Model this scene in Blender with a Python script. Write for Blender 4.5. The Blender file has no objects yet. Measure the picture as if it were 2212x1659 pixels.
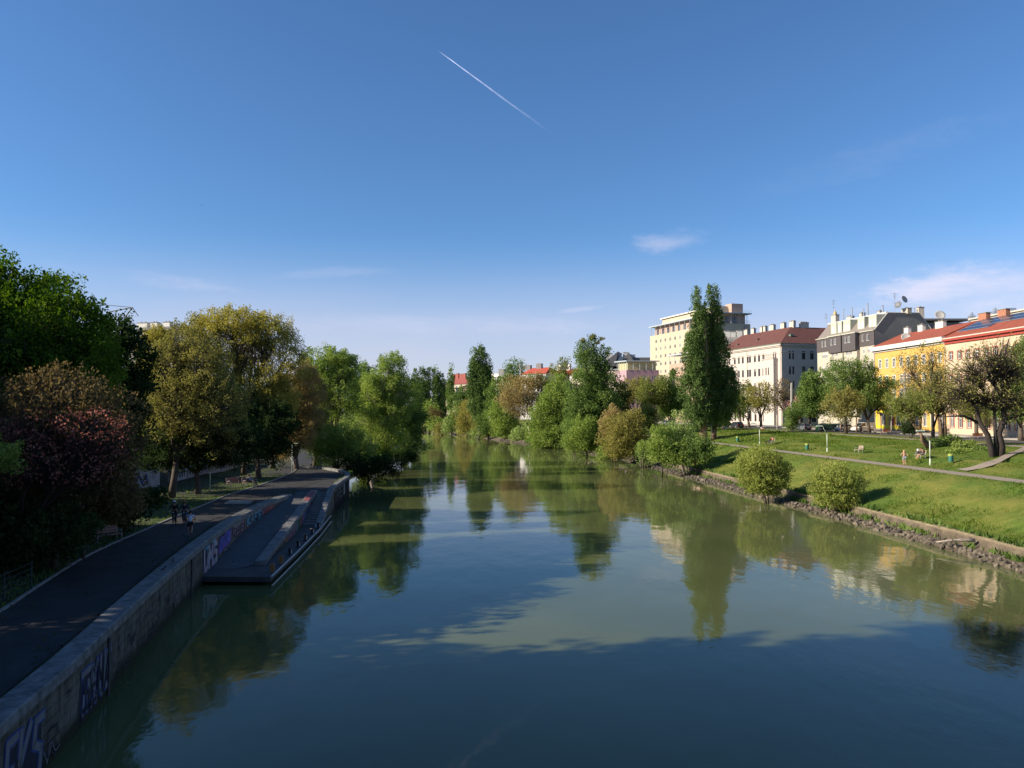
import bpy, bmesh, math, random
import numpy as np
from mathutils import Vector, Matrix
R = math.radians
rnd = random.Random(7)
scene = bpy.context.scene
COL = scene.collection
# ------------------------------------------------------------------ camera
CAMZ = 10.5
PITCH = R(1.8)
cam_d = bpy.data.cameras.new("camera"); cam = bpy.data.objects.new("camera", cam_d); COL.objects.link(cam)
cam_d.sensor_width = 36.0; cam_d.lens = 36.0*1670/2212; cam_d.clip_end = 30000; cam_d.clip_start = 0.1
cam.location = (0, 0, CAMZ); cam.rotation_euler = (R(90)+PITCH, 0, 0)
scene.camera = cam
# ------------------------------------------------------------------ sky and sun
SUN_EL = R(26); SD = Vector((-0.978, -0.205, 0)).normalized()
world = bpy.data.worlds.new("World"); scene.world = world; world.use_nodes = True
nt = world.node_tree; nt.nodes.clear()
out = nt.nodes.new('ShaderNodeOutputWorld'); bg = nt.nodes.new('ShaderNodeBackground')
sky = nt.nodes.new('ShaderNodeTexSky'); sky.sky_type = 'NISHITA'; sky.sun_disc = False
sky.sun_elevation = SUN_EL; sky.sun_rotation = math.atan2(SD.x, SD.y) % (2*math.pi)
sky.air_density = 1.0; sky.dust_density = 0.3; sky.ozone_density = 3.5; sky.altitude = 200
bg.inputs[1].default_value = 0.064
hsv = nt.nodes.new('ShaderNodeHueSaturation'); hsv.inputs['Saturation'].default_value = 1.0; hsv.inputs['Value'].default_value = 1.0
tintn = nt.nodes.new('ShaderNodeMix'); tintn.data_type = 'RGBA'; tintn.blend_type = 'MULTIPLY'; tintn.inputs[0].default_value = 1.0
tintn.inputs[7].default_value = (0.76, 1.05, 1.32, 1)
nt.links.new(sky.outputs[0], tintn.inputs[6]); nt.links.new(tintn.outputs[2], hsv.inputs['Color']); SKYOUT = hsv.outputs[0]; nt.links.new(bg.outputs[0], out.inputs[0])
sun_d = bpy.data.lights.new("sun", 'SUN'); sun_d.energy = 5.0; sun_d.angle = R(0.5); sun_d.color = (1.0, 0.87, 0.70)
sun = bpy.data.objects.new("sun", sun_d); COL.objects.link(sun)
sv = Vector((SD.x*math.cos(SUN_EL), SD.y*math.cos(SUN_EL), math.sin(SUN_EL)))
sun.rotation_euler = sv.to_track_quat('Z', 'Y').to_euler(); sun.location = (-60, -20, 60)
scene.view_settings.view_transform = 'Standard'; scene.view_settings.look = 'None'
scene.view_settings.exposure = 0.85; scene.view_settings.gamma = 1.0
# ------------------------------------------------------------------ measuring helpers (photo survey -> metres)
SF = 2212/3968.0
REG = {'L1': (500,1650,2.37), 'L2': (0,1700,2.37), 'L3': (0,2200,2.011), 'A1': (0,900,1.8433), 'A2': (1100,1200,2.37),
       'A3': (1500,1250,3.3183), 'A4': (2000,1250,2.765), 'A5': (2450,1050,2.2117), 'A6': (2750,1100,2.552),
       'A7': (3100,1100,2.548), 'A8': (2700,1600,1.7445), 'G1': (820,1950,5.927), 'G2': (1100,1850,5.927),
       'B3': (3380,1580,3.762), 'B4': (2700,1560,5.53), 'B5': (3080,1560,5.53), 'C7': (3600,1180,3.951), 'Y7': (3350,1250,4.74),
       'P': (3300,1650,5.53), 'L8': (560,1820,5.53), 'D': (0,0,1/SF)}
def q(r, x, y):
    a, b, s = REG[r]; return ((a+x/s)*SF, (b+y/s)*SF)
def ray(p):
    cx = (p[0]-1106)/1670; cy = (829.5-p[1])/1670
    return Vector((cx, math.cos(PITCH)-cy*math.sin(PITCH), math.sin(PITCH)+cy*math.cos(PITCH)))
def onz(p, z):
    d = ray(p); t = (z-CAMZ)/d.z; return Vector((d.x*t, d.y*t, z))
def aty(p, Y):
    d = ray(p); t = Y/d.y; return Vector((d.x*t, Y, CAMZ+d.z*t))
def onwall(O, u, p):
    """plane through O along u: returns (t, z)"""
    d = ray(p); det = d.x*(-u[1])+d.y*u[0]
    s = (O[0]*(-u[1])+O[1]*u[0])/det
    X, Y = d.x*s, d.y*s
    return ((X-O[0])*u[0]+(Y-O[1])*u[1], CAMZ+d.z*s)
# ------------------------------------------------------------------ object helpers
def tag(o, label=None, cat=None, group=None, kind=None):
    if label: o['label'] = label
    if cat: o['category'] = cat
    if group: o['group'] = group
    if kind: o['kind'] = kind
    return o
def empty(name, loc, rz=0.0):
    o = bpy.data.objects.new(name, None); COL.objects.link(o); o.location = loc; o.rotation_euler = (0, 0, rz)
    o.empty_display_size = 0.3
    return o
def copy_tree(o, parent=None):
    c = o.copy(); COL.objects.link(c); c.parent = parent
    for ch in o.children: copy_tree(ch, c)
    return c
class MB:
    def __init__(s): s.v = []; s.f = []; s.m = []; s.o = Vector((0,0,0))
    def face(s, pts, m=0):
        b = len(s.v); s.v += [tuple(p) for p in pts]; s.f.append(tuple(range(b, b+len(pts)))); s.m.append(m)
    def box(s, c, d, rz=0, m=0, M=None):
        x, y, z = d[0]/2, d[1]/2, d[2]/2; b = len(s.v); cr, sr = math.cos(rz), math.sin(rz)
        for i in (-1,1):
            for j in (-1,1):
                for k in (-1,1):
                    px, py = i*x, j*y
                    p = Vector((c[0]+px*cr-py*sr, c[1]+px*sr+py*cr, c[2]+k*z))
                    if M is not None: p = M @ p
                    s.v.append(tuple(p))
        for q_ in ((0,1,3,2),(4,6,7,5),(0,4,5,1),(2,3,7,6),(0,2,6,4),(1,5,7,3)):
            s.f.append(tuple(b+i for i in q_)); s.m.append(m)
        return s
    def tube(s, pts, rad, n=6, m=0, cap=True):
        pts = [Vector(p) for p in pts]
        if not hasattr(rad, '__len__'): rad = [rad]*len(pts)
        b = len(s.v); k = len(pts)
        for i, p in enumerate(pts):
            t = (pts[min(i+1,k-1)]-pts[max(i-1,0)])
            if t.length < 1e-6: t = Vector((0,0,1))
            t.normalize()
            a = t.cross(Vector((0,0,1))) if abs(t.z) < .9 else t.cross(Vector((0,1,0)))
            a.normalize(); c = t.cross(a)
            for j in range(n):
                an = 2*math.pi*j/n
                s.v.append(tuple(p+(a*math.cos(an)+c*math.sin(an))*rad[i]))
        for i in range(k-1):
            for j in range(n):
                s.f.append((b+i*n+j, b+i*n+(j+1)%n, b+(i+1)*n+(j+1)%n, b+(i+1)*n+j)); s.m.append(m)
        if cap:
            s.f.append(tuple(b+j for j in range(n-1,-1,-1))); s.m.append(m)
            s.f.append(tuple(b+(k-1)*n+j for j in range(n))); s.m.append(m)
        return s
    def prism(s, poly, z0, z1, m=0, mtop=None):
        n = len(poly)
        if isinstance(z0, (int, float)): z0 = [z0]*n
        if isinstance(z1, (int, float)): z1 = [z1]*n
        s.face([(p[0],p[1],z1[i]) for i, p in enumerate(poly)], m if mtop is None else mtop)
        s.face([(p[0],p[1],z0[i]) for i, p in reversed(list(enumerate(poly)))], m)
        for i in range(n):
            j = (i+1) % n
            s.face([(poly[i][0],poly[i][1],z0[i]),(poly[j][0],poly[j][1],z0[j]),(poly[j][0],poly[j][1],z1[j]),(poly[i][0],poly[i][1],z1[i])], m)
        return s
    def lathe(s, prof, c=(0,0,0), n=16, m=0):
        b = len(s.v)
        for r_, z in prof:
            for j in range(n):
                an = 2*math.pi*j/n; s.v.append((c[0]+r_*math.cos(an), c[1]+r_*math.sin(an), c[2]+z))
        for i in range(len(prof)-1):
            for j in range(n):
                s.f.append((b+i*n+j, b+i*n+(j+1)%n, b+(i+1)*n+(j+1)%n, b+(i+1)*n+j)); s.m.append(m)
        return s
    def grid(s, rows, m=0):
        b = len(s.v); w = len(rows[0])
        for r_ in rows: s.v += [tuple(p) for p in r_]
        for i in range(len(rows)-1):
            for j in range(w-1):
                s.f.append((b+i*w+j, b+i*w+j+1, b+(i+1)*w+j+1, b+(i+1)*w+j)); s.m.append(m)
        return s
    def build(s, name, mats, parent=None, smooth=False, loc=None, fix=True, bevel=0):
        me = bpy.data.meshes.new(name); o_ = Vector(loc) if loc is not None else None
        v = s.v if o_ is None else [(a-o_.x, b-o_.y, c-o_.z) for a, b, c in s.v]
        me.from_pydata(v, [], s.f)
        if not isinstance(mats, (list, tuple)): mats = [mats]
        for m in mats: me.materials.append(m)
        me.polygons.foreach_set('material_index', s.m)
        if smooth: me.polygons.foreach_set('use_smooth', [True]*len(s.f))
        if fix:
            bm = bmesh.new(); bm.from_mesh(me)
            bmesh.ops.remove_doubles(bm, verts=bm.verts, dist=1e-4)
            bmesh.ops.recalc_face_normals(bm, faces=bm.faces); bm.to_mesh(me); bm.free()
        me.update()
        o = bpy.data.objects.new(name, me); COL.objects.link(o)
        if parent is not None: o.parent = parent
        elif o_ is not None: o.location = o_
        if bevel:
            bv = o.modifiers.new('bevel', 'BEVEL'); bv.width = bevel; bv.segments = 2; bv.limit_method = 'ANGLE'
        return o
# ------------------------------------------------------------------ materials
def newmat(name):
    m = bpy.data.materials.new(name); m.use_nodes = True
    t = m.node_tree; b = t.nodes['Principled BSDF']; return m, t, b
def pmat(name, col, rough=.7, metal=0, var=.0, scale=3.0, bump=0, spec=.4, stain=None, coord='Object'):
    m, t, b = newmat(name)
    b.inputs['Roughness'].default_value = rough; b.inputs['Metallic'].default_value = metal
    b.inputs['Specular IOR Level'].default_value = spec
    if var or bump:
        tc = t.nodes.new('ShaderNodeTexCoord'); n = t.nodes.new('ShaderNodeTexNoise')
        n.inputs['Scale'].default_value = scale; n.inputs['Detail'].default_value = 6; n.inputs['Roughness'].default_value = .65
        t.links.new(tc.outputs[coord], n.inputs['Vector'])
        r = t.nodes.new('ShaderNodeValToRGB'); r.color_ramp.elements[0].position = .3; r.color_ramp.elements[1].position = .7
        c0 = tuple(max(0,c*(1-var)) for c in col[:3])+(1,); c1 = tuple(min(1,c*(1+var)) for c in col[:3])+(1,)
        if stain: c0 = tuple(stain)+(1,)
        r.color_ramp.elements[0].color = c0; r.color_ramp.elements[1].color = c1
        t.links.new(n.outputs[0], r.inputs[0]); t.links.new(r.outputs[0], b.inputs['Base Color'])
        if bump:
            bp = t.nodes.new('ShaderNodeBump'); bp.inputs['Strength'].default_value = bump; bp.inputs['Distance'].default_value = .05
            t.links.new(n.outputs[0], bp.inputs['Height']); t.links.new(bp.outputs[0], b.inputs['Normal'])
    else: b.inputs['Base Color'].default_value = tuple(col[:3])+(1,)
    return m
def leafmat(name, cols, trans=.3):
    m, t, b = newmat(name); t.nodes.remove(b); o = t.nodes['Material Output']
    a = t.nodes.new('ShaderNodeAttribute'); a.attribute_name = 'tint'
    r = t.nodes.new('ShaderNodeValToRGB'); cr = r.color_ramp
    cr.elements[0].color = tuple(cols[0])+(1,); cr.elements[1].color = tuple(cols[-1])+(1,)
    for i, c in enumerate(cols[1:-1]):
        e = cr.elements.new((i+1)/(len(cols)-1)); e.color = tuple(c)+(1,)
    t.links.new(a.outputs['Fac'], r.inputs[0])
    d = t.nodes.new('ShaderNodeBsdfDiffuse'); tr = t.nodes.new('ShaderNodeBsdfTranslucent'); mx = t.nodes.new('ShaderNodeMixShader')
    mx.inputs[0].default_value = trans
    hs = t.nodes.new('ShaderNodeHueSaturation'); hs.inputs['Value'].default_value = 1.5; hs.inputs['Saturation'].default_value = 1.15
    t.links.new(r.outputs[0], d.inputs[0]); t.links.new(r.outputs[0], hs.inputs['Color']); t.links.new(hs.outputs[0], tr.inputs[0])
    t.links.new(d.outputs[0], mx.inputs[1]); t.links.new(tr.outputs[0], mx.inputs[2]); t.links.new(mx.outputs[0], o.inputs[0])
    return m
def mixnode(t, fac, a, b):
    n = t.nodes.new('ShaderNodeMix'); n.data_type = 'RGBA'
    for i, v in ((6, a), (7, b)):
        if isinstance(v, tuple): n.inputs[i].default_value = v+(1,)
        else: t.links.new(v, n.inputs[i])
    if isinstance(fac, (int, float)): n.inputs[0].default_value = fac
    else: t.links.new(fac, n.inputs[0])
    return n.outputs[2]
def noise(t, vec, scale, detail=4, rough=.6, lo=.4, hi=.6):
    n = t.nodes.new('ShaderNodeTexNoise'); n.inputs['Scale'].default_value = scale; n.inputs['Detail'].default_value = detail
    n.inputs['Roughness'].default_value = rough; t.links.new(vec, n.inputs['Vector'])
    mr = t.nodes.new('ShaderNodeMapRange'); mr.inputs[1].default_value = lo; mr.inputs[2].default_value = hi
    t.links.new(n.outputs[0], mr.inputs[0]); return mr.outputs[0], n.outputs[0]
def mapped(t, scale=(1,1,1), coord='Object'):
    tc = t.nodes.new('ShaderNodeTexCoord'); mp = t.nodes.new('ShaderNodeMapping'); mp.inputs['Scale'].default_value = scale
    t.links.new(tc.outputs[coord], mp.inputs[0]); return mp.outputs[0]
# ---- thin clouds in the sky (placed by direction) and the milky layer low over the horizon
def wmath(op, a, b=None, c=None, clamp=False):
    n = nt.nodes.new('ShaderNodeMath'); n.operation = op; n.use_clamp = clamp
    for i, v in enumerate((a, b, c)):
        if v is None: continue
        if isinstance(v, (int, float)): n.inputs[i].default_value = v
        else: nt.links.new(v, n.inputs[i])
    return n.outputs[0]
wtc = nt.nodes.new('ShaderNodeTexCoord'); wdir = wtc.outputs['Generated']
def wnoise(scale, sc=(1,1,1), detail=5, rough=.6):
    mp = nt.nodes.new('ShaderNodeMapping'); mp.inputs['Scale'].default_value = sc; nt.links.new(wdir, mp.inputs[0])
    n = nt.nodes.new('ShaderNodeTexNoise'); n.inputs['Scale'].default_value = scale; n.inputs['Detail'].default_value = detail
    n.inputs['Roughness'].default_value = rough; nt.links.new(mp.outputs[0], n.inputs['Vector']); return n.outputs[0]
def wdot(v):
    n = nt.nodes.new('ShaderNodeVectorMath'); n.operation = 'DOT_PRODUCT'; nt.links.new(wdir, n.inputs[0]); n.inputs[1].default_value = tuple(v); return n.outputs['Value']
def smooth(v, a, b):
    n = nt.nodes.new('ShaderNodeMapRange'); n.interpolation_type = 'SMOOTHERSTEP'; n.inputs[1].default_value = a; n.inputs[2].default_value = b
    nt.links.new(v, n.inputs[0]); return n.outputs[0]
cur = SKYOUT
def overlay(fac, col):
    global cur
    n = nt.nodes.new('ShaderNodeMix'); n.data_type = 'RGBA'; nt.links.new(fac, n.inputs[0]); nt.links.new(cur, n.inputs[6]); n.inputs[7].default_value = tuple(col)+(1,)
    cur = n.outputs[2]
nA = wnoise(5, (1,1,4)); nB = wnoise(9, (1,1,3), 6)
nC = wnoise(34, (1,1,2.4), 7, .7)
nF = wnoise(2.2, (1,1,3), 4)
def cloud(p, rx, ry, rot, strength, lo=.15):
    d = ray(p).normalized(); r_ = d.cross(Vector((0,0,1))).normalized(); u_ = r_.cross(d).normalized()
    ca, sa = math.cos(R(rot)), math.sin(R(rot)); a_ = r_*ca+u_*sa; b_ = u_*ca-r_*sa
    x = wmath('DIVIDE', wdot(a_), rx/1670); y = wmath('DIVIDE', wdot(b_), ry/1670)
    rr = wmath('SQRT', wmath('ADD', wmath('MULTIPLY', x, x), wmath('MULTIPLY', y, y)))
    rr = wmath('ADD', rr, wmath('MULTIPLY', wmath('SUBTRACT', nB, .5), 1.6))
    rr = wmath('ADD', rr, wmath('MULTIPLY', wmath('SUBTRACT', nC, .5), 1.1)); m = smooth(rr, 1.1, lo)
    front = wmath('GREATER_THAN', wdot(d), .2)
    m = wmath('MULTIPLY', wmath('MULTIPLY', m, front), wmath('MULTIPLY', smooth(nA, .2, .75), strength))
    overlay(m, (8.0, 7.5, 8.7))
# milky lilac air low over the horizon
hz_ = wmath('MULTIPLY', smooth(wdot((0,0,1)), .24, .02), wmath('MULTIPLY_ADD', nF, .7, .35))
overlay(wmath("MULTIPLY", hz_, .88), (6.7, 6.0, 7.3))
cloud((1450, 520), 100, 30, 8, .38)
cloud((2110, 630), 200, 66, -2, .85)
cloud((1850, 350), 280, 40, 14, .05)
cloud((330, 600), 180, 17, -5, .4)
cloud((1000, 700), 420, 30, 0, .2)
cloud((1255, 668), 55, 6, 6, .3)
cloud((730, 590), 160, 14, 5, .12)
nt.links.new(cur, bg.inputs[0])
# ================================================================== SETTING
def catmull(pts, step=2.0):
    P = [Vector((p[0], p[1], 0)) for p in pts]; out_ = []
    for i in range(len(P)-1):
        p0 = P[max(i-1,0)]; p1 = P[i]; p2 = P[i+1]; p3 = P[min(i+2,len(P)-1)]
        n = max(1, int((p2-p1).length/step))
        for k in range(n):
            t = k/n
            out_.append(.5*((2*p1)+(-p0+p2)*t+(2*p0-5*p1+4*p2-p3)*t*t+(-p0+3*p1-3*p2+p3)*t**3))
    out_.append(P[-1]); return out_
RBP = [(30,-50),(32.4,-20),(33,10),(32.8,30),(32.3,48),(31.9,60),(30.6,76),(28.8,95),(27.2,112),(25.4,130),(20.8,167),(11,204),(0.5,236),(-19,295),(-36,334),(-75,385),(-140,440),(-260,500)]
LBP = [(-10,-50),(-11,0),(-12,14),(-13.2,20.7),(-13.9,24.5),(-14.8,28.6),(-16,34),(-18.3,45.7),(-20,56.5),(-20.7,65),(-21,76),(-20.6,86),(-21,95),(-23,104),(-24,120),(-23.5,150),(-29,190),(-45,240),(-75,300),(-110,345),(-180,400),(-300,450)]
RC = catmull(RBP, 2.0); LC = catmull(LBP, 2.0)
def normals(C, side):
    N = []
    for i in range(len(C)):
        a = C[max(i-2,0)]; b = C[min(i+2,len(C)-1)]; t = (b-a).normalized()
        N.append(Vector((t.y, -t.x, 0))*side)
    return N
RN = normals(RC, 1); LN = normals(LC, -1)
def lerp(prof, o):
    if o <= prof[0][0]: return prof[0][1]
    for (a, za), (b, zb) in zip(prof, prof[1:]):
        if o <= b: return za+(zb-za)*(o-a)/(b-a)
    return prof[-1][1]
RPROF_W = [(-6,-1.2),(-.3,-.15),(.6,.12),(2.05,.3),(2.25,.3),(2.3,1.05),(4,1.45),(8,2.9),(11.6,4.08),(12,4.1),(14.2,4.12),(18,4.8),(24,5.45),(32,5.75),(40,5.8),(900,5.8)]
RPROF_N = [(-6,-1.2),(-.3,-.15),(.6,.15),(2.25,.8),(4,1.45),(8,2.9),(11.6,4.08),(12,4.1),(14.2,4.12),(18,4.8),(24,5.45),(32,5.75),(40,5.8),(900,5.8)]
LPROF_Q = [(0,2.3),(14,2.3),(17,2.5),(24,4.2),(32,5.6),(200,5.8)]
LPROF_N = [(-6,-1.2),(-.5,-.2),(.5,.2),(4,1.6),(8,2.25),(14,2.3),(20,2.8),(26,4.2),(34,5.6),(200,5.8)]
def near(C, N, x, y):
    best = 1e18; bi = 0
    for i in range(0, len(C)):
        d = (C[i].x-x)**2+(C[i].y-y)**2
        if d < best: best = d; bi = i
    v = Vector((x, y, 0))-C[bi]; return v.dot(N[bi]), bi
def gz(x, y):
    o, i = near(RC, RN, x, y)
    if o > 0: return lerp(RPROF_W if RC[i].y < 138 else RPROF_N, o)
    o, i = near(LC, LN, x, y)
    if o > 0 or (LC[i].y < 98 and o > -.2):
        return lerp(LPROF_Q if LC[i].y < 98 else LPROF_N, max(o, 0))
    return 0.0
# ---- materials
def grass_material():
    m, t, b = newmat('grass_ground'); vec = mapped(t)
    f1, _ = noise(t, vec, .16, 4, .6, .38, .62); f2, _ = noise(t, vec, 1.3, 5, .7, .35, .65); f3, raw = noise(t, vec, 7, 4, .7, .3, .7)
    c = mixnode(t, f2, (.080,.14,.024), (.125,.19,.032))
    c = mixnode(t, f1, c, mixnode(t, f2, (.15,.18,.032), (.23,.22,.055)))
    c = mixnode(t, f3, c, mixnode(t, .3, c, (.02,.04,.01)))
    t.links.new(c, b.inputs['Base Color']); b.inputs['Roughness'].default_value = .9; b.inputs['Specular IOR Level'].default_value = .1
    bp = t.nodes.new('ShaderNodeBump'); bp.inputs['Strength'].default_value = .9; bp.inputs['Distance'].default_value = .15
    t.links.new(raw, bp.inputs['Height']); t.links.new(bp.outputs[0], b.inputs['Normal']); return m
M = {}
M['grass'] = grass_material()
M['lgrass'] = pmat('shaded_lawn', (.02,.03,.010), .95, var=.45, scale=1.2, bump=.5, stain=(.03,.025,.014))  # lawn and litter darkened in colour to deepen the bank's shade
M['dirt'] = pmat('shore_dirt', (.10,.08,.055), .95, var=.5, scale=1.2, bump=.8)
M['asphalt'] = pmat('asphalt', (.024,.024,.025), .85, var=.4, scale=.8, bump=.15)
M['gravelpath'] = pmat('pale_path', (.27,.225,.175), .9, var=.12, scale=1.5, bump=.1)
M['street'] = pmat('street_asphalt', (.07,.068,.066), .9, var=.2, scale=.5)
M['pave'] = pmat('pavement', (.26,.24,.215), .9, var=.15, scale=.7)
M['kerb'] = pmat('kerb_stone', (.22,.21,.20), .85, var=.2, scale=2)
# ---- ground strips
def strip(C, N, offs, prof, name, mat, i0=0, i1=None, zadd=0, jit=None, kind='structure'):
    b = MB(); rows = []
    i1 = len(C) if i1 is None else i1
    for i in range(i0, i1):
        row = []
        for k, o in enumerate(offs):
            p = C[i]+N[i]*o; z = lerp(prof(C[i].y), o)+zadd
            if jit: z += jit(i, o)
            row.append((p.x, p.y, z))
        rows.append(row)
    b.grid(rows); o = b.build(name, mat, smooth=True, fix=False); tag(o, kind=kind); return o
def rprof(y): return RPROF_W if y < 138 else RPROF_N
jr = random.Random(3); JT = {}
def bumps(i, o):
    if 11 < o < 15 or o < 2.4 or o > 31: return 0
    a = .10*math.sin(i*.9+o*1.7)+.08*math.sin(i*.37-o*.9)+jr.uniform(-.05,.05)
    return a*(.6 if o < 3.5 else 1)
offs_r = [2.26,2.3,2.8,3.4,4,4.7,5.4,6.1,6.8,7.5,8.2,9,9.7,10.4,11.2,12,14.2,15,15.8,16.6,17.4,18.2,19,20,21,22.5,24,26,28,30,33,36,40,60,110,400]
strip(RC, RN, offs_r, rprof, 'riverbank_ground', M['grass'], jit=bumps)
strip(RC, RN, [-6,-3,-.3,.2,.6,1.2,1.6,2.05,2.3], rprof, 'shore', M['dirt'], jit=lambda i,o: (jr.uniform(-.05,.08) if 0 < o < 2 else 0))
iw = max(i for i in range(len(RC)) if RC[i].y < 215)
strip(RC, RN, [12,12.7,13.5,14.2], rprof, 'riverside_path', M['gravelpath'], i1=iw, zadd=.012)
def lprof(y): return LPROF_Q if y < 98 else LPROF_N
iq = max(i for i in range(len(LC)) if LC[i].y < 98)
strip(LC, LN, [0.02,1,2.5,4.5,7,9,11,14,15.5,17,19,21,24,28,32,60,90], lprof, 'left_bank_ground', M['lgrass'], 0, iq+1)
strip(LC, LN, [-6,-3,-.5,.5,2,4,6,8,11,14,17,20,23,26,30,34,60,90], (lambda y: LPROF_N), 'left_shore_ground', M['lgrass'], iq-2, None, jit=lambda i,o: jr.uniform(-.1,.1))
# wider terrain beyond
b = MB()
for (x0,y0,x1,y1) in ((-900,-300,-95,330),(-900,330,-200,1500),(-200,470,1200,1500),(430,-300,1200,470),(-95,-300,430,-52)):
    b.face([(x0,y0,4.2),(x1,y0,4.2),(x1,y1,4.2),(x0,y1,4.2)])
tag(b.build('terrain', M['grass'], fix=False), kind='structure')
# left path
LP = [(0,-17.2,-12.3),(10,-17.6,-12.9),(16,-18.0,-13.3),(24,-19.1,-14.9),(30.9,-20.4,-16.3),(37,-22,-17.7),(44,-23.6,-19.2),(55,-24.9,-21.0),(65,-25.9,-21.8),(73.7,-26.7,-22.1),(83,-26.7,-21.8),(93,-27.3,-21.8),(102,-28.4,-24.3),(110,-30.8,-28.6),(125,-35.5,-31.2),(137,-39.5,-34),(150,-45,-39.5),(175,-58,-51)]
LPL = catmull([(a[1],a[0]) for a in LP], 1.5); LPR = catmull([(a[2],a[0]) for a in LP], 1.5)
ys = np.arange(0.5, 174, 1.0)
lx = np.interp(ys, [p.y for p in LPL], [p.x for p in LPL]); rx = np.interp(ys, [p.y for p in LPR], [p.x for p in LPR])
b = MB()
b.grid([[(lx[i]+(rx[i]-lx[i])*k/4, ys[i], 2.325+(.08*max(0,(ys[i]-120)/50))) for k in range(5)] for i in range(len(ys))])
tag(b.build('quay_path', M['asphalt'], smooth=True, fix=False), kind='structure')
PY, PLX, PRX = ys, lx, rx
b = MB()  # kerb along the path's left edge
for i in range(len(ys)-1):
    a0 = Vector((lx[i], ys[i])); a1 = Vector((lx[i+1], ys[i+1]))
    b.face([(a0.x-.14,a0.y,2.40),(a0.x,a0.y,2.40),(a1.x,a1.y,2.40),(a1.x-.14,a1.y,2.40)])
    b.face([(a0.x,a0.y,2.28),(a1.x,a1.y,2.28),(a1.x,a1.y,2.40),(a0.x,a0.y,2.40)])
    b.face([(a0.x-.14,a0.y,2.28),(a0.x-.14,a0.y,2.40),(a1.x-.14,a1.y,2.40),(a1.x-.14,a1.y,2.28)])
tag(b.build('path_kerb', M['kerb']), kind='structure')
b = MB()  # side path joining from the left towards the underpass
sp = [onz(q('L8',2000,480),2.33), onz(q('L8',1480,520),2.33), onz(q('L8',1000,500),2.33), onz(q('L8',560,440),2.33)]
sp2 = [onz(q('L8',1900,570),2.33), onz(q('L8',1450,560),2.33), onz(q('L8',1000,550),2.33), onz(q('L8',480,500),2.33)]
b.grid([[tuple(p) for p in sp], [tuple(p) for p in sp2]]); 
tag(b.build('side_path', M['asphalt'], fix=False), kind='structure')
b = MB()  # lighter patch repair in the path
pp = [onz(q('L1',870,712),2.331), onz(q('L1',1110,716),2.331), onz(q('L1',1145,686),2.331), onz(q('L1',925,680),2.331)]
b.face(pp); tag(b.build('path_patch', M['pave'], fix=False), kind='structure')
# street on the right
b = MB()
i0 = 0; i1 = max(i for i in range(len(RC)) if RC[i].y < 330)
rows = []
for i in range(i0, i1):
    rows.append([tuple(RC[i]+RN[i]*o+Vector((0,0,5.815))) for o in (39.5, 43, 47)])
b.grid(rows); tag(b.build('street', M['street'], smooth=True, fix=False), kind='structure')
b = MB(); rows = []
for i in range(i0, i1):
    rows.append([tuple(RC[i]+RN[i]*o+Vector((0,0,z))) for o, z in ((47.0,5.80),(47.01,5.93),(52,5.94),(58,5.95))])
b.grid(rows); tag(b.build('pavement', M['pave'], smooth=True, fix=False), kind='structure')
b = MB(); rows = []
for i in range(i0, i1):
    rows.append([tuple(RC[i]+RN[i]*o+Vector((0,0,z))) for o, z in ((33,5.775),(35.4,5.80))])
b.grid(rows); tag(b.build('promenade_path', M['gravelpath'], smooth=True, fix=False), kind='structure')
# ---- water
def water_material():
    m, t, b = newmat('river_water')
    v1 = mapped(t, (1.0,.55,1)); v2 = mapped(t, (1,1,1))
    b.inputs['Roughness'].default_value = .04; b.inputs['IOR'].default_value = 1.33; b.inputs['Specular IOR Level'].default_value = .5
    fs, _ = noise(t, v2, .05, 3, .5, .35, .65)
    c = mixnode(t, fs, (.070,.085,.032), (.104,.120,.048)); t.links.new(c, b.inputs['Base Color'])
    n1 = t.nodes.new('ShaderNodeTexNoise'); n1.inputs['Scale'].default_value = .55; n1.inputs['Detail'].default_value = 3; n1.inputs['Roughness'].default_value=.5; t.links.new(v1, n1.inputs['Vector'])
    n2 = t.nodes.new('ShaderNodeTexNoise'); n2.inputs['Scale'].default_value = 2.6; n2.inputs['Detail'].default_value = 4; n2.inputs['Distortion'].default_value = .6; t.links.new(v1, n2.inputs['Vector'])
    fa, _ = noise(t, v2, .09, 3, .6, .42, .66)
    mul = t.nodes.new('ShaderNodeMath'); mul.operation = 'MULTIPLY'; t.links.new(n2.outputs[0], mul.inputs[0]); t.links.new(fa, mul.inputs[1])
    ma = t.nodes.new('ShaderNodeMath'); ma.operation = 'MULTIPLY_ADD'; t.links.new(mul.outputs[0], ma.inputs[0]); ma.inputs[1].default_value = .35; 
    t.links.new(n1.outputs[0], ma.inputs[2])
    bp = t.nodes.new('ShaderNodeBump'); bp.inputs['Strength'].default_value = .36; bp.inputs['Distance'].default_value = .05
    t.links.new(ma.outputs[0], bp.inputs['Height']); t.links.new(bp.outputs[0], b.inputs['Normal']); return m
M['water'] = water_material()
b = MB(); b.face([(-320,-60,0),(60,-60,0),(60,520,0),(-320,520,0)])
tag(b.build('water', M['water'], fix=False), kind='structure')
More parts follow.
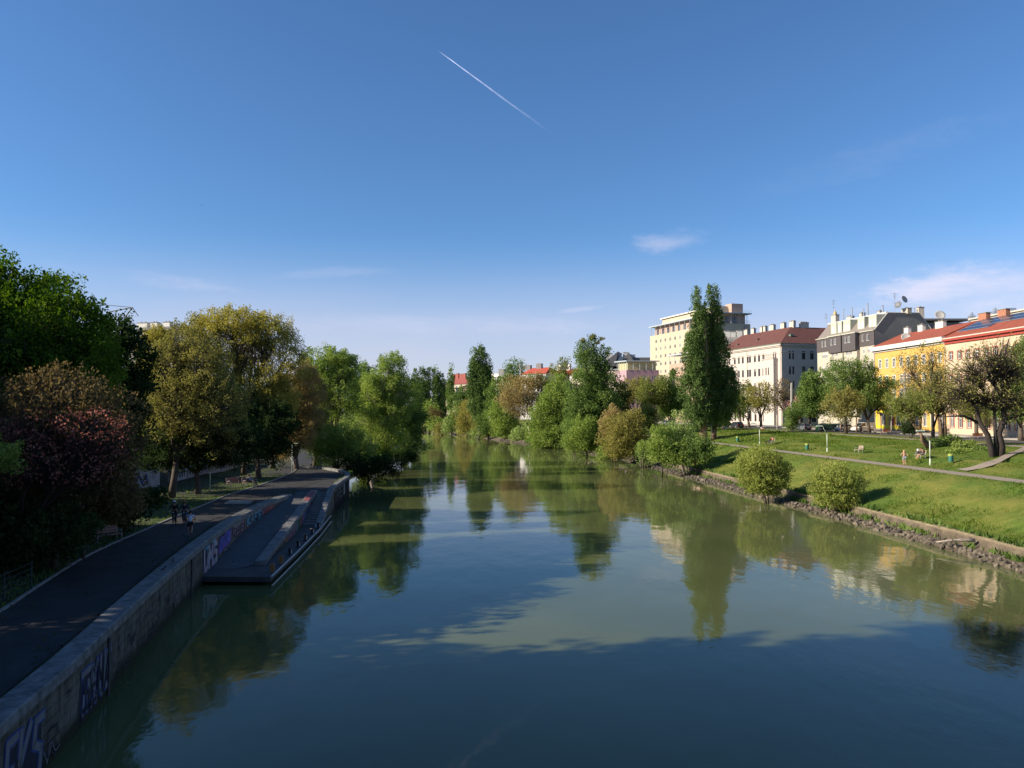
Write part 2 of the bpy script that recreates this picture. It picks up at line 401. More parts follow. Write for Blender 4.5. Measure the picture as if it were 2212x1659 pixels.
# ================================================================== QUAY WALLS, RAMP, STAIRS, RIGHT WALL, RIPRAP
def stone_material(name, c1, c2, mortar, bw=.9, bh=.33, water=True, uaxis='XY'):
    m, t, b = newmat(name)
    uv = t.nodes.new('ShaderNodeUVMap'); br = t.nodes.new('ShaderNodeTexBrick')
    br.inputs['Scale'].default_value = 1; br.inputs['Brick Width'].default_value = bw; br.inputs['Row Height'].default_value = bh
    br.inputs['Mortar Size'].default_value = .018; br.inputs['Mortar Smooth'].default_value = .4
    br.inputs['Color1'].default_value = tuple(c1)+(1,); br.inputs['Color2'].default_value = tuple(c2)+(1,); br.inputs['Mortar'].default_value = tuple(mortar)+(1,)
    t.links.new(uv.outputs[0], br.inputs['Vector'])
    vec = mapped(t); f, raw = noise(t, vec, 1.1, 6, .7, .38, .62); f2, _ = noise(t, mapped(t, (1,1,.25)), 2.2, 5, .7, .45, .62)
    c = mixnode(t, f, br.outputs['Color'], mixnode(t, .55, br.outputs['Color'], (.03,.03,.025)))
    f2h = t.nodes.new('ShaderNodeMath'); f2h.operation = 'MULTIPLY'; t.links.new(f2, f2h.inputs[0]); f2h.inputs[1].default_value = .45
    c = mixnode(t, f2h.outputs[0], c, (.22,.20,.165))
    if water:   # algae and wet tide line near the water level
        geo = t.nodes.new('ShaderNodeNewGeometry'); sx = t.nodes.new('ShaderNodeSeparateXYZ'); t.links.new(geo.outputs['Position'], sx.inputs[0])
        ad = t.nodes.new('ShaderNodeMath'); ad.operation = 'MULTIPLY_ADD'; t.links.new(raw, ad.inputs[0]); ad.inputs[1].default_value = -1.3; t.links.new(sx.outputs[2], ad.inputs[2])
        mr = t.nodes.new('ShaderNodeMapRange'); mr.inputs[1].default_value = .1; mr.inputs[2].default_value = -.35; t.links.new(ad.outputs[0], mr.inputs[0])
        c = mixnode(t, mr.outputs[0], c, (.025,.028,.015))
    t.links.new(c, b.inputs['Base Color']); b.inputs['Roughness'].default_value = .85; b.inputs['Specular IOR Level'].default_value = .25
    bp = t.nodes.new('ShaderNodeBump'); bp.inputs['Strength'].default_value = .5; bp.inputs['Distance'].default_value = .04
    ad2 = t.nodes.new('ShaderNodeMath'); ad2.operation = 'SUBTRACT'; t.links.new(raw, ad2.inputs[0]); t.links.new(br.outputs['Fac'], ad2.inputs[1])
    t.links.new(ad2.outputs[0], bp.inputs['Height']); t.links.new(bp.outputs[0], b.inputs['Normal']); return m
M['stone'] = stone_material('quay_stone', (.085,.075,.058), (.125,.11,.085), (.035,.03,.027))
M['coping'] = pmat('coping_stone', (.17,.17,.165), .8, var=.35, scale=2.2, bump=.3, stain=(.06,.063,.06))
M['concrete'] = pmat('concrete', (.22,.215,.2), .85, var=.25, scale=1.2, bump=.2)
M['rampgrey'] = pmat('ramp_surface', (.075,.078,.082), .85, var=.2, scale=1.4, bump=.15)
M['darkdeck'] = pmat('dark_platform', (.05,.05,.052), .8, var=.3, scale=1.3)
def wallsheet(pts, zb, zt, name, mat, parent=None, vstep=None):
    """vertical sheet with metric uv along a polyline; zb, zt lists"""
    me = bpy.data.meshes.new(name); v = []; f = []; uv = []; d = 0
    n = len(pts)
    if isinstance(zb, (int, float)): zb = [zb]*n
    if isinstance(zt, (int, float)): zt = [zt]*n
    for i in range(n):
        v += [(pts[i][0], pts[i][1], zb[i]), (pts[i][0], pts[i][1], zt[i])]
    for i in range(n-1):
        L = math.hypot(pts[i+1][0]-pts[i][0], pts[i+1][1]-pts[i][1])
        f.append((2*i, 2*i+2, 2*i+3, 2*i+1)); uv += [(d, zb[i]), (d+L, zb[i+1]), (d+L, zt[i+1]), (d, zt[i])]; d += L
    me.from_pydata(v, [], f); me.materials.append(mat); ul = me.uv_layers.new(name='UVMap')
    for i, c in enumerate(uv): ul.data[i].uv = c
    o = bpy.data.objects.new(name, me); COL.objects.link(o); o.parent = parent; return o
def offset_line(pts, d):
    """offset polyline to its left (+) by d metres"""
    out_ = []
    for i in range(len(pts)):
        a = pts[max(i-1,0)]; c = pts[min(i+1,len(pts)-1)]; t = Vector((c[0]-a[0], c[1]-a[1])).normalized()
        out_.append((pts[i][0]-t.y*d, pts[i][1]+t.x*d))
    return out_
def coping(pts, zt, w, h, name, parent, mat, over=.08, wav=0, seed=1):
    """stone cap: outer edge overhangs `over` beyond pts (river side is right of travel)"""
    rr = random.Random(seed); o_ = offset_line(pts, -over); i_ = offset_line(pts, w)
    n = len(pts)
    if isinstance(zt, (int, float)): zt = [zt]*n
    b = MB(); rows = []
    for i in range(n):
        z = zt[i]; jx = rr.uniform(-wav, wav)
        o2 = (o_[i][0]+jx, o_[i][1])
        rows.append([(i_[i][0], i_[i][1], z-h), (i_[i][0], i_[i][1], z-.03), (i_[i][0]+.03, i_[i][1], z), (o2[0]-.05, o2[1], z-.01+jx*.3), (o2[0], o2[1], z-.06), (o2[0]+.0, o2[1], z-h), (pts[i][0], pts[i][1], z-h-.01)])
    b.grid(rows)
    b.face([tuple(p) for p in rows[0]]); b.face([tuple(p) for p in reversed(rows[-1])])
    return b.build(name, mat, parent, smooth=False)
# ---- the near quay wall
qend = max(i for i in range(len(LC)) if LC[i].y <= 75.5)
QP = [(p.x, p.y) for p in LC[:qend+1] if p.y > -30]
quay = empty('quay_wall', (-18, 40, 0))
tag(quay, 'long stone quay wall with pale coping curving along the shaded left path', 'quay wall')
def rel(o, root):    # world-built mesh into a root that stands at its base
    o.parent = root; o.matrix_parent_inverse = Matrix.Translation(-Vector(root.location)); return o
rel(wallsheet(QP, -1.2, 2.2, 'wall_face', M['stone']), quay)
zz = [2.52 if p[1] < 66 else 2.52-.2*((p[1]-66)/10) for p in QP]
rel(coping(QP, zz, .75, .34, 'coping', None, M['coping'], over=.10, wav=.035), quay)
# vertical drain pipe grooves and a rusty downpipe
b = MB()
for yy in (28.8, 44.5):
    i = min(range(len(QP)), key=lambda k: abs(QP[k][1]-yy)); x, y = QP[i]
    b.box((x+.03, y, 1.05), (.10,.12,2.1))
rel(b.build('wall_joint', M['darkdeck']), quay)
# ---- platform at the foot of the ramp
PLz = .52
PE = [(-17.9,46.3),(-14.35,46.2),(-15.0,54),(-16.0,64.6),(-16.9,71)]
plat = empty('landing_platform', (-16, 50, 0)); tag(plat, 'low dark concrete landing platform beside the ramp at the water', 'landing stage')
b = MB(); b.prism([(-18.4,46.2),(-14.3,46.1),(-14.95,54),(-15.95,64.6),(-16.8,71),(-20.9,76.5),(-21,66),(-20.2,56.5)], .22, PLz)
b.prism([(-17.8,47.2),(-15.2,47.1),(-15.7,54),(-16.7,64.6),(-17.4,70.8),(-20.5,76),(-20.5,66),(-19.7,56.5)], -1.5, .22)
rel(b.build('deck', M['darkdeck']), plat)
b = MB(); E1 = [(-14.25,46.1,PLz+.02),(-14.9,54,PLz+.02),(-15.9,64.6,PLz+.02),(-16.8,72,PLz+.02)]
b.tube(E1, .06, 6); b.tube([(x+.05,y,.02) for x,y,z in E1], .05, 6)
rel(b.build('edge_rail', pmat('pale_steel', (.35,.36,.36), .5, .3)), plat)
# ---- ramp
MW = [(-15.75,49.6),(-16.3,54),(-17.0,60),(-17.8,66),(-18.6,72),(-19.1,76.0)]   # outer line of the ramp's own wall
def rz(y): return PLz+(2.3-PLz)*min(1, max(0, (y-48.8)/26.5))
ramp = empty('boat_ramp', (-18.5, 60, PLz)); tag(ramp, 'smooth grey concrete ramp running down between two graffiti walls', 'ramp')
b = MB(); rows = []
for y in np.arange(48.4, 76.9, 1.0):
    xl = np.interp(y, [p[1] for p in QP], [p[0] for p in QP])+.02 if y < 75.4 else -21; xr = np.interp(y, [p[1] for p in MW], [p[0] for p in MW])-.3
    if y < 50: xr = -15.9-(50-y)*.8
    rows.append([(xl+(xr-xl)*k/4, y, rz(y)+.012) for k in range(5)])
b.grid(rows); rel(b.build('ramp_surface', M['rampgrey'], fix=False), ramp)
MWc = [(p.x,p.y) for p in catmull(MW, 1.0)]
rz_l = [rz(p[1])+.22 for p in MWc]
rel(wallsheet(MWc, .4, [z-.12 for z in rz_l], 'side_wall', M['stone']), ramp)
rel(coping(MWc, rz_l, .62, .3, 'coping', None, M['coping'], over=.06, wav=.015, seed=4), ramp)
b = MB()  # red and white painted bars on the coping top
for k in range(8):
    y = 70.2+k*.62; x = np.interp(y, [p[1] for p in MWc], [p[0] for p in MWc]); z = rz(y)+.226
    b.face([(x-.55,y,z),(x+.02,y-.02,z),(x+.02,y+.34,z+.02),(x-.55,y+.36,z+.02)], 0)
rel(b.build('painted_bars', pmat('red_paint', (.42,.05,.06), .6, var=.2), fix=False), ramp)
# ---- stairs and outer wall
OWt = [(-15.95,64.6),(-16.45,68),(-17.1,72.5),(-17.75,77),(-18.5,84),(-19.1,91),(-20.4,96.2),(-22.6,100.8),(-25.5,104.6),(-29,107.6)]
OW = [(p.x,p.y) for p in catmull(OWt, 1.0)]
owz = [(.62+(2.62-.62)*min(1,max(0,(p[1]-64.6)/12.4))) for p in OW]
qb = empty('quay_bastion', (-20, 90, 0)); tag(qb, 'curved stone quay wall end with pale coping beside the stairs', 'quay wall')
rel(wallsheet(OW, -1.2, [z-.2 for z in owz], 'wall_face', M['stone']), qb)
rel(coping(OW, owz, .5, .32, 'coping', None, M['coping'], over=.07, wav=.015, seed=7), qb)
b = MB(); top = [(x,y) for x,y in OW if y > 77]+[(-32,110),(-32,98),(-26,88),(-21.2,76.2),(-17.9,76.2)]
b.prism(top, -1.5, 2.315); rel(b.build('quay_fill', M['asphalt']), qb)
st = empty('stone_stairs', (-17.8, 66, PLz)); tag(st, 'steep flight of stone stairs between graffiti wall and white flank', 'stairs')
b = MB(); n = 15; y0, y1 = 66.0, 76.8
for k in range(n):
    ya = y0+(y1-y0)*k/n; yb = y0+(y1-y0)*(k+1)/n; z = PLz+(2.31-PLz)*(k+1)/n
    def xl(y): return np.interp(y, [p[1] for p in MWc], [p[0] for p in MWc])+.02
    def xr(y): return np.interp(y, [p[1] for p in OW], [p[0] for p in OW])-.5
    b.prism([(xl(ya),ya),(xr(ya),ya),(xr(yb),yb),(xl(yb),yb)], PLz-.3, z, 0)
    b.prism([(xl(ya),ya-.05),(xr(ya),ya-.05),(xr(ya),ya+.14),(xl(ya),ya+.14)], z+.002, z+.03, 1)
rel(b.build('steps', [M['concrete'], M['coping']]), st)
b = MB()   # white flank of the outer wall seen from the platform
for i in range(len(OW)-1):
    if OW[i][1] > 77: break
    a0, a1 = OW[i], OW[i+1]
    b.face([(a0[0]-.5,a0[1],PLz),(a1[0]-.5,a1[1],PLz),(a1[0]-.5,a1[1],owz[i+1]-.3),(a0[0]-.5,a0[1],owz[i]-.3)])
rel(b.build('white_flank', pmat('worn_white', (.5,.5,.48), .8, var=.25, scale=2), fix=False), st)
# ---- graffiti as thin paint strokes lying on the walls
GC = {'w': pmat('paint_white', (.36,.33,.36), .7, var=.2, scale=5), 'k': pmat('paint_black', (.012,.014,.03), .6), 'b': pmat('paint_violet', (.13,.11,.46), .6, var=.25, scale=4),
      'c': pmat('paint_cyan', (.08,.36,.42), .6, var=.3, scale=4), 'r': pmat('paint_red', (.35,.08,.07), .6, var=.3), 'p': pmat('paint_pink', (.36,.17,.26), .6, var=.3, scale=3),
      'g': pmat('paint_green', (.10,.22,.14), .6, var=.3), 'n': pmat('paint_blue', (.03,.06,.22), .6), 'o': pmat('paint_orange', (.42,.16,.04), .6), 's': pmat('paint_silver', (.16,.16,.175), .5, var=.15, scale=4)}
class Surf:
    """wall line used as (distance along, height) canvas"""
    def __init__(s, pts):
        s.p = [Vector((a[0],a[1],0)) for a in pts]; s.d = [0]
        for a, c in zip(s.p, s.p[1:]): s.d.append(s.d[-1]+(c-a).length)
    def at(s, t, z, off):
        i = 0
        while i < len(s.d)-2 and s.d[i+1] < t: i += 1
        k = (t-s.d[i])/(s.d[i+1]-s.d[i]); tan = (s.p[i+1]-s.p[i]).normalized(); n = Vector((tan.y, -tan.x, 0))
        p = s.p[i].lerp(s.p[i+1], k)+n*off; return (p.x, p.y, z)
    def dist_y(s, y): return float(np.interp(y, [p.y for p in s.p], s.d))
def stroke(b, S, pts, w, off, m=0):
    for (t0,z0),(t1,z1) in zip(pts, pts[1:]):
        L = math.hypot(t1-t0, z1-z0) or 1; nx, nz = -(z1-z0)/L*w/2, (t1-t0)/L*w/2; ex, ez = (t1-t0)/L*w*.35, (z1-z0)/L*w*.35
        k = max(1, int(L/1.0)); 
        for j in range(k):
            a, c = j/k, (j+1)/k
            A = (t0-ex+(t1-t0+2*ex)*a, z0-ez+(z1-z0+2*ez)*a); C = (t0-ex+(t1-t0+2*ex)*c, z0-ez+(z1-z0+2*ez)*c)
            b.face([S.at(A[0]+nx,A[1]+nz,off), S.at(C[0]+nx,C[1]+nz,off), S.at(C[0]-nx,C[1]-nz,off), S.at(A[0]-nx,A[1]-nz,off)], m)
def blobface(b, S, pts, off, m=0): b.face([S.at(t, z, off) for t, z in pts], m)
def graffiti(root, S, items, name='graffiti'):
    mats = []; b = MB()
    for k, (col, pts, w, lay) in enumerate(items):
        if col not in mats: mats.append(col)
        if w: stroke(b, S, pts, w, .012+.008*lay, mats.index(col))
        else: blobface(b, S, pts, .012+.008*lay, mats.index(col))
    return rel(b.build(name, [GC[c] for c in mats], fix=False), root)
SQ = Surf(QP); SM = Surf(MWc); SO = Surf(OW)
def letters(S, t0, z0, w, h, col, edge, word, lay=1, thick=.2, slant=.0):
    G = {'L': [[(0,1),(0,0),(.8,0)]], 'M': [[(0,0),(0,1),(.4,.45),(.8,1),(.8,0)]], 'W': [[(0,1),(.18,0),(.42,.7),(.66,0),(.85,1)]],
         'S': [[(.8,.95),(.15,.95),(.05,.6),(.75,.45),(.7,.05),(0,.05)]], 'R': [[(0,0),(0,1),(.65,.95),(.7,.6),(.05,.5),(.75,0)]], 'O': [[(.1,.1),(.0,.7),(.35,1),(.75,.8),(.75,.25),(.4,0),(.1,.1)]],
         'E': [[(.75,1),(0,1),(0,0),(.75,0)],[(0,.5),(.6,.5)]], 'K': [[(0,0),(0,1)],[(.75,1),(0,.45),(.8,0)]], 'A': [[(0,0),(.4,1),(.8,0)],[(.18,.4),(.62,.4)]],
         'T': [[(-.05,1),(.85,1)],[(.4,1),(.4,0)]], 'U': [[(0,1),(.05,.1),(.4,0),(.75,.15),(.8,1)]], 'I': [[(.3,0),(.3,1)]], 'F': [[(0,0),(0,1),(.75,1)],[(0,.55),(.55,.55)]], 'P': [[(0,0),(0,1),(.7,.9),(.65,.5),(0,.45)]]}
    it = []; cw = w/len(word)
    for i, ch in enumerate(word):
        for ln in G[ch]:
            pp = [(t0+i*cw+x*cw*.92+y*slant, z0+y*h) for x, y in ln]
            it.append((edge, pp, thick+.12, lay)); it.append((col, pp, thick, lay+1))
    return it
ty = SQ.dist_y
a = ty(46.6)
its = [('k', [(a-.2,.65),(a+4.3,.85),(a+4.2,2.0),(a+2.5,2.1),(a+.2,1.95)], 0, 0)]
its += letters(SQ, a+.1, .72, 4.0, 1.2, 'w', 'n', 'UMS', 1, .32)
its += [('c', [(a+.4,2.0),(a+1.2,2.05)], .14, 3), ('c', [(a+2.3,2.08),(a+3.3,2.1)], .13, 3), ('o', [(a+3.6,1.95),(a+3.9,2.1)], .12, 3)]
c = a+4.4
its += [('b', [(c,.95),(c+2.6,1.1),(c+2.7,1.75),(c+2.5,2.02),(c+.1,1.9)], 0, 0), ('b', [(c+1.6,1.1),(c+3.6,1.25),(c+3.7,2.12),(c+1.7,2.05)], 0, 1)]
its += letters(SQ, c+.3, 1.15, 2.9, .8, 'b', 'n', 'WM', 2, .12)
its += [('k', [(c+.4,2.1),(c+.7,1.85),(c+1.1,2.12),(c+1.5,1.95)], .05, 4), ('k', [(c+2.9,2.15),(c+3.3,2.0),(c+3.8,2.15)], .06, 4)]
d = c+4.4
its += letters(SQ, d, 1.35, 3.6, .7, 'p', 'k', 'ROS', 1, .12) + letters(SQ, d+4.4, 1.5, 4.6, .62, 'c', 'n', 'KAFE', 1, .13) + letters(SQ, d+9.5, 1.75, 3.8, .4, 'r', 'k', 'OST', 1, .1)
its += [('g', [(d,2.12),(d+3.5,2.14),(d+3.5,1.95),(d,1.9)], 0, 0), ('r', [(d+9,1.7),(d+13,1.85),(d+13,2.15),(d+9,2.12)], 0, 0)]
e = ty(25.6)
its += letters(SQ, e, .35, 3.2, 1.35, 's', 'k', 'TRIZ', 1, .16, .15) + letters(SQ, ty(20.0), -.1, 2.6, 1.9, 's', 'k', 'RK', 1, .16, .2) + letters(SQ, ty(17.0), .1, 2.2, 1.3, 's', 'k', 'FP', 1, .12, .2) if False else [('k', [(e-.2,.5),(e+3.4,.6),(e+3.3,1.6),(e,1.55)], 0, 0), ('k', [(ty(20.2)-.1,.1),(ty(20.2)+2.3,.2),(ty(20.2)+2.4,1.6),(ty(20.2)+.2,1.5)], 0, 0)] + letters(SQ, e, .4, 3.4, 1.3, 's', 'n', 'TROUS', 1, .2, .15) + letters(SQ, e+.2, .45, 3.2, 1.1, 'k', 'k', 'SEMA', 3, .05, .1) + letters(SQ, ty(20.2), -.0, 2.5, 1.75, 's', 'n', 'FKS', 1, .22, .2) + letters(SQ, ty(17.4), .1, 1.8, 1.2, 's', 'k', 'FP', 1, .1, .2)
gq = random.Random(21)
for k in range(90):
    y = gq.choice([gq.uniform(17,45), gq.uniform(46,72)]); t = SQ.dist_y(y); zlo = .15 if y < 46 else rz(y)+.15 if 'rz' in globals() and y > 48 else .7
    if 2.0-zlo < .3: continue
    z = gq.uniform(zlo, 1.9); s_ = gq.uniform(.2,.5); pts = [(t+s_*i*.55, min(2.1,max(zlo, z+gq.uniform(-s_,s_)))) for i in range(gq.randint(3,6))]
    its.append((gq.choice('kkksgnrc') if y > 46 else gq.choice('ksk'), pts, gq.uniform(.03,.07), 5))
graffiti(quay, SQ, its)
def mz(y): return rz(y)-.12
it2 = []
gr = random.Random(11)
for k in range(26):
    y = 56.5+k*.72; t = SM.dist_y(y); zt = mz(y)-.1; col = gr.choice('cpkgrnbwopk')
    zb_ = PLz+.08
    if zt-zb_ > .25:
        pts = [(t, zb_+gr.uniform(0,.2)), (t+.35, zt-gr.uniform(0,.15)), (t+.55, zb_+.25*(zt-zb_)), (t+.9, zt-.05)]
        it2.append((col, pts, .16+.1*gr.random(), k % 2)); it2.append(('k', [(p[0]+.06,p[1]) for p in pts], .04, 3))
graffiti(ramp, SM, it2)
it3 = letters(SO, SO.dist_y(78.5), 1.0, 6.5, 1.1, 's', 'k', 'TAPE', 1, .12, .1)
it3 += [('w', [(SO.dist_y(86),.9),(SO.dist_y(90.5),1.0),(SO.dist_y(90.5),2.2),(SO.dist_y(86),2.15)], 0, 0)]
graffiti(qb, SO, it3)
# ---- right bank low wall
i1 = max(i for i in range(len(RC)) if RC[i].y < 137)
RWp = [(RC[i].x+RN[i].x*2.28, RC[i].y+RN[i].y*2.28) for i in range(0, i1)]
rw = empty('embankment_wall', (34, 50, .3)); tag(rw, 'low weathered concrete wall between the grass slope and riprap stones', 'retaining wall')
M['stone2'] = stone_material('weathered_concrete', (.20,.165,.115), (.25,.205,.15), (.15,.125,.09), 3.2, 2.5, water=True)
RWr = [(p[0]-.03, p[1]) for p in reversed(RWp)]
RWr = list(reversed(RWr))
rel(wallsheet(RWr, -.3, 1.02, 'wall_face', M['stone2']), rw)
b = MB(); rows = []
for i in range(0, i1):
    p = RC[i]; n_ = RN[i]; jz = jr.uniform(-.02,.02)
    rows.append([tuple(p+n_*o+Vector((0,0,z))) for o, z in ((2.2,.98),(2.2,1.10+jz),(2.5,1.12+jz),(2.7,1.0))])
b.grid(rows); rel(b.build('wall_top', pmat('mossy_concrete', (.20,.165,.10), .9, var=.35, scale=1.5, bump=.3), fix=False), rw)
# ---- riprap
def rockmesh(name, seed):
    bm = bmesh.new(); bmesh.ops.create_icosphere(bm, subdivisions=2, radius=.5); r_ = random.Random(seed)
    dirs = [Vector((r_.gauss(0,1),r_.gauss(0,1),r_.gauss(0,1))).normalized() for _ in range(11)]; lim = [r_.uniform(.26,.42) for _ in dirs]
    for v in bm.verts:
        for d_, l in zip(dirs, lim):
            k = v.co.dot(d_)
            if k > l: v.co -= d_*(k-l)
    me = bpy.data.meshes.new(name); bm.to_mesh(me); bm.free(); return me
def rockmat():
    m, t, b = newmat('rock'); oi = t.nodes.new('ShaderNodeObjectInfo'); vec = mapped(t); f, raw = noise(t, vec, 4, 5, .7, .35, .65)
    r_ = t.nodes.new('ShaderNodeValToRGB'); r_.color_ramp.elements[0].color = (.055,.045,.032,1); r_.color_ramp.elements[1].color = (.20,.165,.12,1)
    t.links.new(oi.outputs['Random'], r_.inputs[0]); c = mixnode(t, f, r_.outputs[0], mixnode(t, .5, r_.outputs[0], (.035,.03,.02)))
    t.links.new(c, b.inputs['Base Color']); b.inputs['Roughness'].default_value = .85
    bp = t.nodes.new('ShaderNodeBump'); bp.inputs['Strength'].default_value = .6; bp.inputs['Distance'].default_value = .05
    t.links.new(raw, bp.inputs['Height']); t.links.new(bp.outputs[0], b.inputs['Normal']); return m
M['rock'] = rockmat()
rms = [rockmesh('rock', k) for k in range(6)]
for r_ in rms: r_.materials.append(M['rock'])
rr = random.Random(5); cand = []
for i in range(len(RC)):
    if 44 < RC[i].y < 250:
        for k in range(20 if RC[i].y < 150 else 9):
            o = rr.choice([rr.uniform(-.1,.9), rr.uniform(.3,1.9)]); j = rr.uniform(-1,1)
            nx_ = RC[min(i+1,len(RC)-1)]-RC[i-1]; nx_.normalize()
            p = RC[i]+RN[i]*o+nx_*j; cand.append((p, o, rr.uniform(.2,.52)*(1.15 if o < 1 else .8)))
cand.sort(key=lambda c: (c[0].length/c[2]))
rv = None; sm = MB()
for k, (p, o, s) in enumerate(cand):
    z = lerp(RPROF_N if p.y > 138 else RPROF_W, o)+s*.12
    if k < 300:
        ob = bpy.data.objects.new('rock', rms[k % 6]); COL.objects.link(ob); ob.location = (p.x, p.y, z)
        ob.rotation_euler = (rr.uniform(0,6),rr.uniform(0,6),rr.uniform(0,6)); ob.scale = (s*1.25, s, s*.8)
        tag(ob, 'rough grey brown riprap stone lying at the right water edge', 'rock', 'riprap stones along the right bank')
    else:
        E = Matrix.Translation((p.x,p.y,z)) @ Matrix.Rotation(rr.uniform(0,6),4,'Z') @ Matrix.Rotation(rr.uniform(0,6),4,'X') @ Matrix.Diagonal((s*1.25,s,s*.8,1))
        me = rms[k % 6]; b0 = len(sm.v); sm.v += [tuple(E @ v.co) for v in me.vertices]
        for pl in me.polygons: sm.f.append(tuple(b0+i_ for i_ in pl.vertices)); sm.m.append(0)
tag(sm.build('riprap', M['rock'], fix=False), 'far riprap stones lining the right water edge', 'rocks', kind='stuff')
# white graffiti wall of the underpass on the left
ug = empty('graffiti_wall', (-37, 85, 2.3)); tag(ug, 'white painted retaining wall with graffiti behind the left trees', 'retaining wall')
UP = [(-39.5,72.5),(-36.9,79.2),(-36.6,80.6),(-37,84.2),(-37.3,93),(-37.6,104),(-38.5,112)]
def upw(i0,i1,zt0,zt1):
    b = MB(); a0 = Vector(UP[i0]); a1 = Vector(UP[i1]); n_ = (a1-a0).normalized(); n_ = Vector((n_.y,-n_.x))*.35
    b.prism([tuple(a0), tuple(a1), tuple(a1-n_), tuple(a0-n_)], 2.0, [zt0,zt1,zt1,zt0]); return b
wm = pmat('whitewash', (.34,.34,.37), .8, var=.3, scale=1.5)
for i0_, zt in ((0,4.9),(1,4.8),(3,4.7),(4,4.5),(5,4.2)):
    rel(upw(i0_, i0_+1, zt, zt-.15).build('wall_section', wm), ug)
b = MB(); b.prism([(-38.6,80.6),(-38.6,84.2),(-38.9,84.2),(-38.9,80.6)], 2.2, 4.7); rel(b.build('passage', pmat('dark_door', (.05,.02,.02), .8)), ug)
b = MB(); b.prism([(-36.6,80.6),(-37,84.2),(-38.6,84.2),(-38.6,80.6)], 4.3, 4.7); rel(b.build('lintel', wm), ug)
SU = Surf(UP); itu = []
for k in range(16):
    t = .6+k*2.3; 
    if 7.2 < t < 12.6: continue
    col = gr.choice('nkcbgkn'); itu.append((col, [(t,2.6+gr.random()*.5),(t+.4,3.9),(t+.9,2.9),(t+1.4,3.8),(t+1.6,2.8)], .2, k % 2))
graffiti(ug, SU, itu)
# ================================================================== BUILDINGS
GZ = 5.8
def glassmat(name, col, rough=.08): return pmat(name, col, rough, 0, spec=.8)
M['glass'] = glassmat('window_glass', (.025,.03,.04)); M['glasslight'] = glassmat('curtained_glass', (.22,.22,.22), .2)
M['wframe'] = pmat('white_frame', (.62,.61,.58), .5); M['dframe'] = pmat('brown_frame', (.09,.06,.045), .6); M['gframe'] = pmat('grey_frame', (.2,.2,.21), .5)
M['whitetrim'] = pmat('white_trim', (0.578,0.561,0.510), .7, var=.1, scale=2)
WC = {}; VAR = [1]
M['glassmid'] = glassmat('half_curtained_glass', (.09,.095,.10), .12)
STY = {}
def sty(name, frame, pane, bars='T', surround=None, sw=.18, blind=None): STY[name] = (frame, pane, bars, surround, sw, blind)
def window(root, O, u, tc, w, z0, h, st, depth=.14):
    w = round(w, 2); h = round(h, 2); VAR[0] = (VAR[0]*7+3) % 11; vr = VAR[0] % 3; key = (w, h, st, vr)
    ang = math.atan2(u[1], u[0]); loc = Vector((O[0]+u[0]*tc, O[1]+u[1]*tc, z0))-Vector(root.location)
    if key in WC:
        src = WC[key]; o = src.copy(); COL.objects.link(o); o.parent = root
        for ch in src.children: c = ch.copy(); COL.objects.link(c); c.parent = o
    else:
        fr, pn, bars, sur, sw, blind = STY[st]; pn = M['glassmid'] if (vr == 1 and pn is M['glass']) else pn; b = MB(); f = .07; y = depth
        for (x0,x1,a,c) in ((-w/2,-w/2+f,0,h),(w/2-f,w/2,0,h),(-w/2+f,w/2-f,0,f),(-w/2+f,w/2-f,h-f,h)): b.box(((x0+x1)/2,y-.03,(a+c)/2),(x1-x0,.08,c-a))
        if bars in 'TC': b.box((0,y-.035,h*.70),(w-2*f,.06,.08)); b.box((0,y-.035,h*.35),(.09,.07,h*.70-.05))
        if bars == 'C': b.box((0,y-.035,h*.85),(.07,.065,h*.26))
        if bars == 'V': b.box((0,y-.035,h/2),(.08,.06,h-2*f))
        if bars == 'S': b.box((-w*.1,y-.035,h/2),(.10,.06,h-2*f))
        o = b.build('window', fr, root, fix=False)
        b = MB(); b.face([(-w/2+.01,y,.01),(w/2-.01,y,.01),(w/2-.01,y,h-.01),(-w/2+.01,y,h-.01)]); b.build('pane', pn, o, fix=False)
        if vr == 2 and not blind and h > 1.8: b = MB(); b.box((0,y-.012,h*.80),(w-.12,.02,h*.34)); b.build('curtain', M['glasslight'], o, fix=False)
        if blind: b = MB(); b.box((0,y-.02,h*.8),(w-.1,.03,h*.38)); b.build('blind', blind, o, fix=False)
        if sur:
            b = MB()
            for (x0,x1,a,c) in ((-w/2-sw,-w/2,-sw*.6,h+sw),(w/2,w/2+sw,-sw*.6,h+sw),(-w/2,w/2,h,h+sw)): b.box(((x0+x1)/2,-.025,(a+c)/2),(x1-x0,.05,c-a))
            b.box((0,-.06,-sw*.4),(w+.02,.12,sw*.45)); b.build('surround', sur, o, fix=False)
        WC[key] = o
    o.location = loc; o.rotation_euler = (0,0,ang); return o
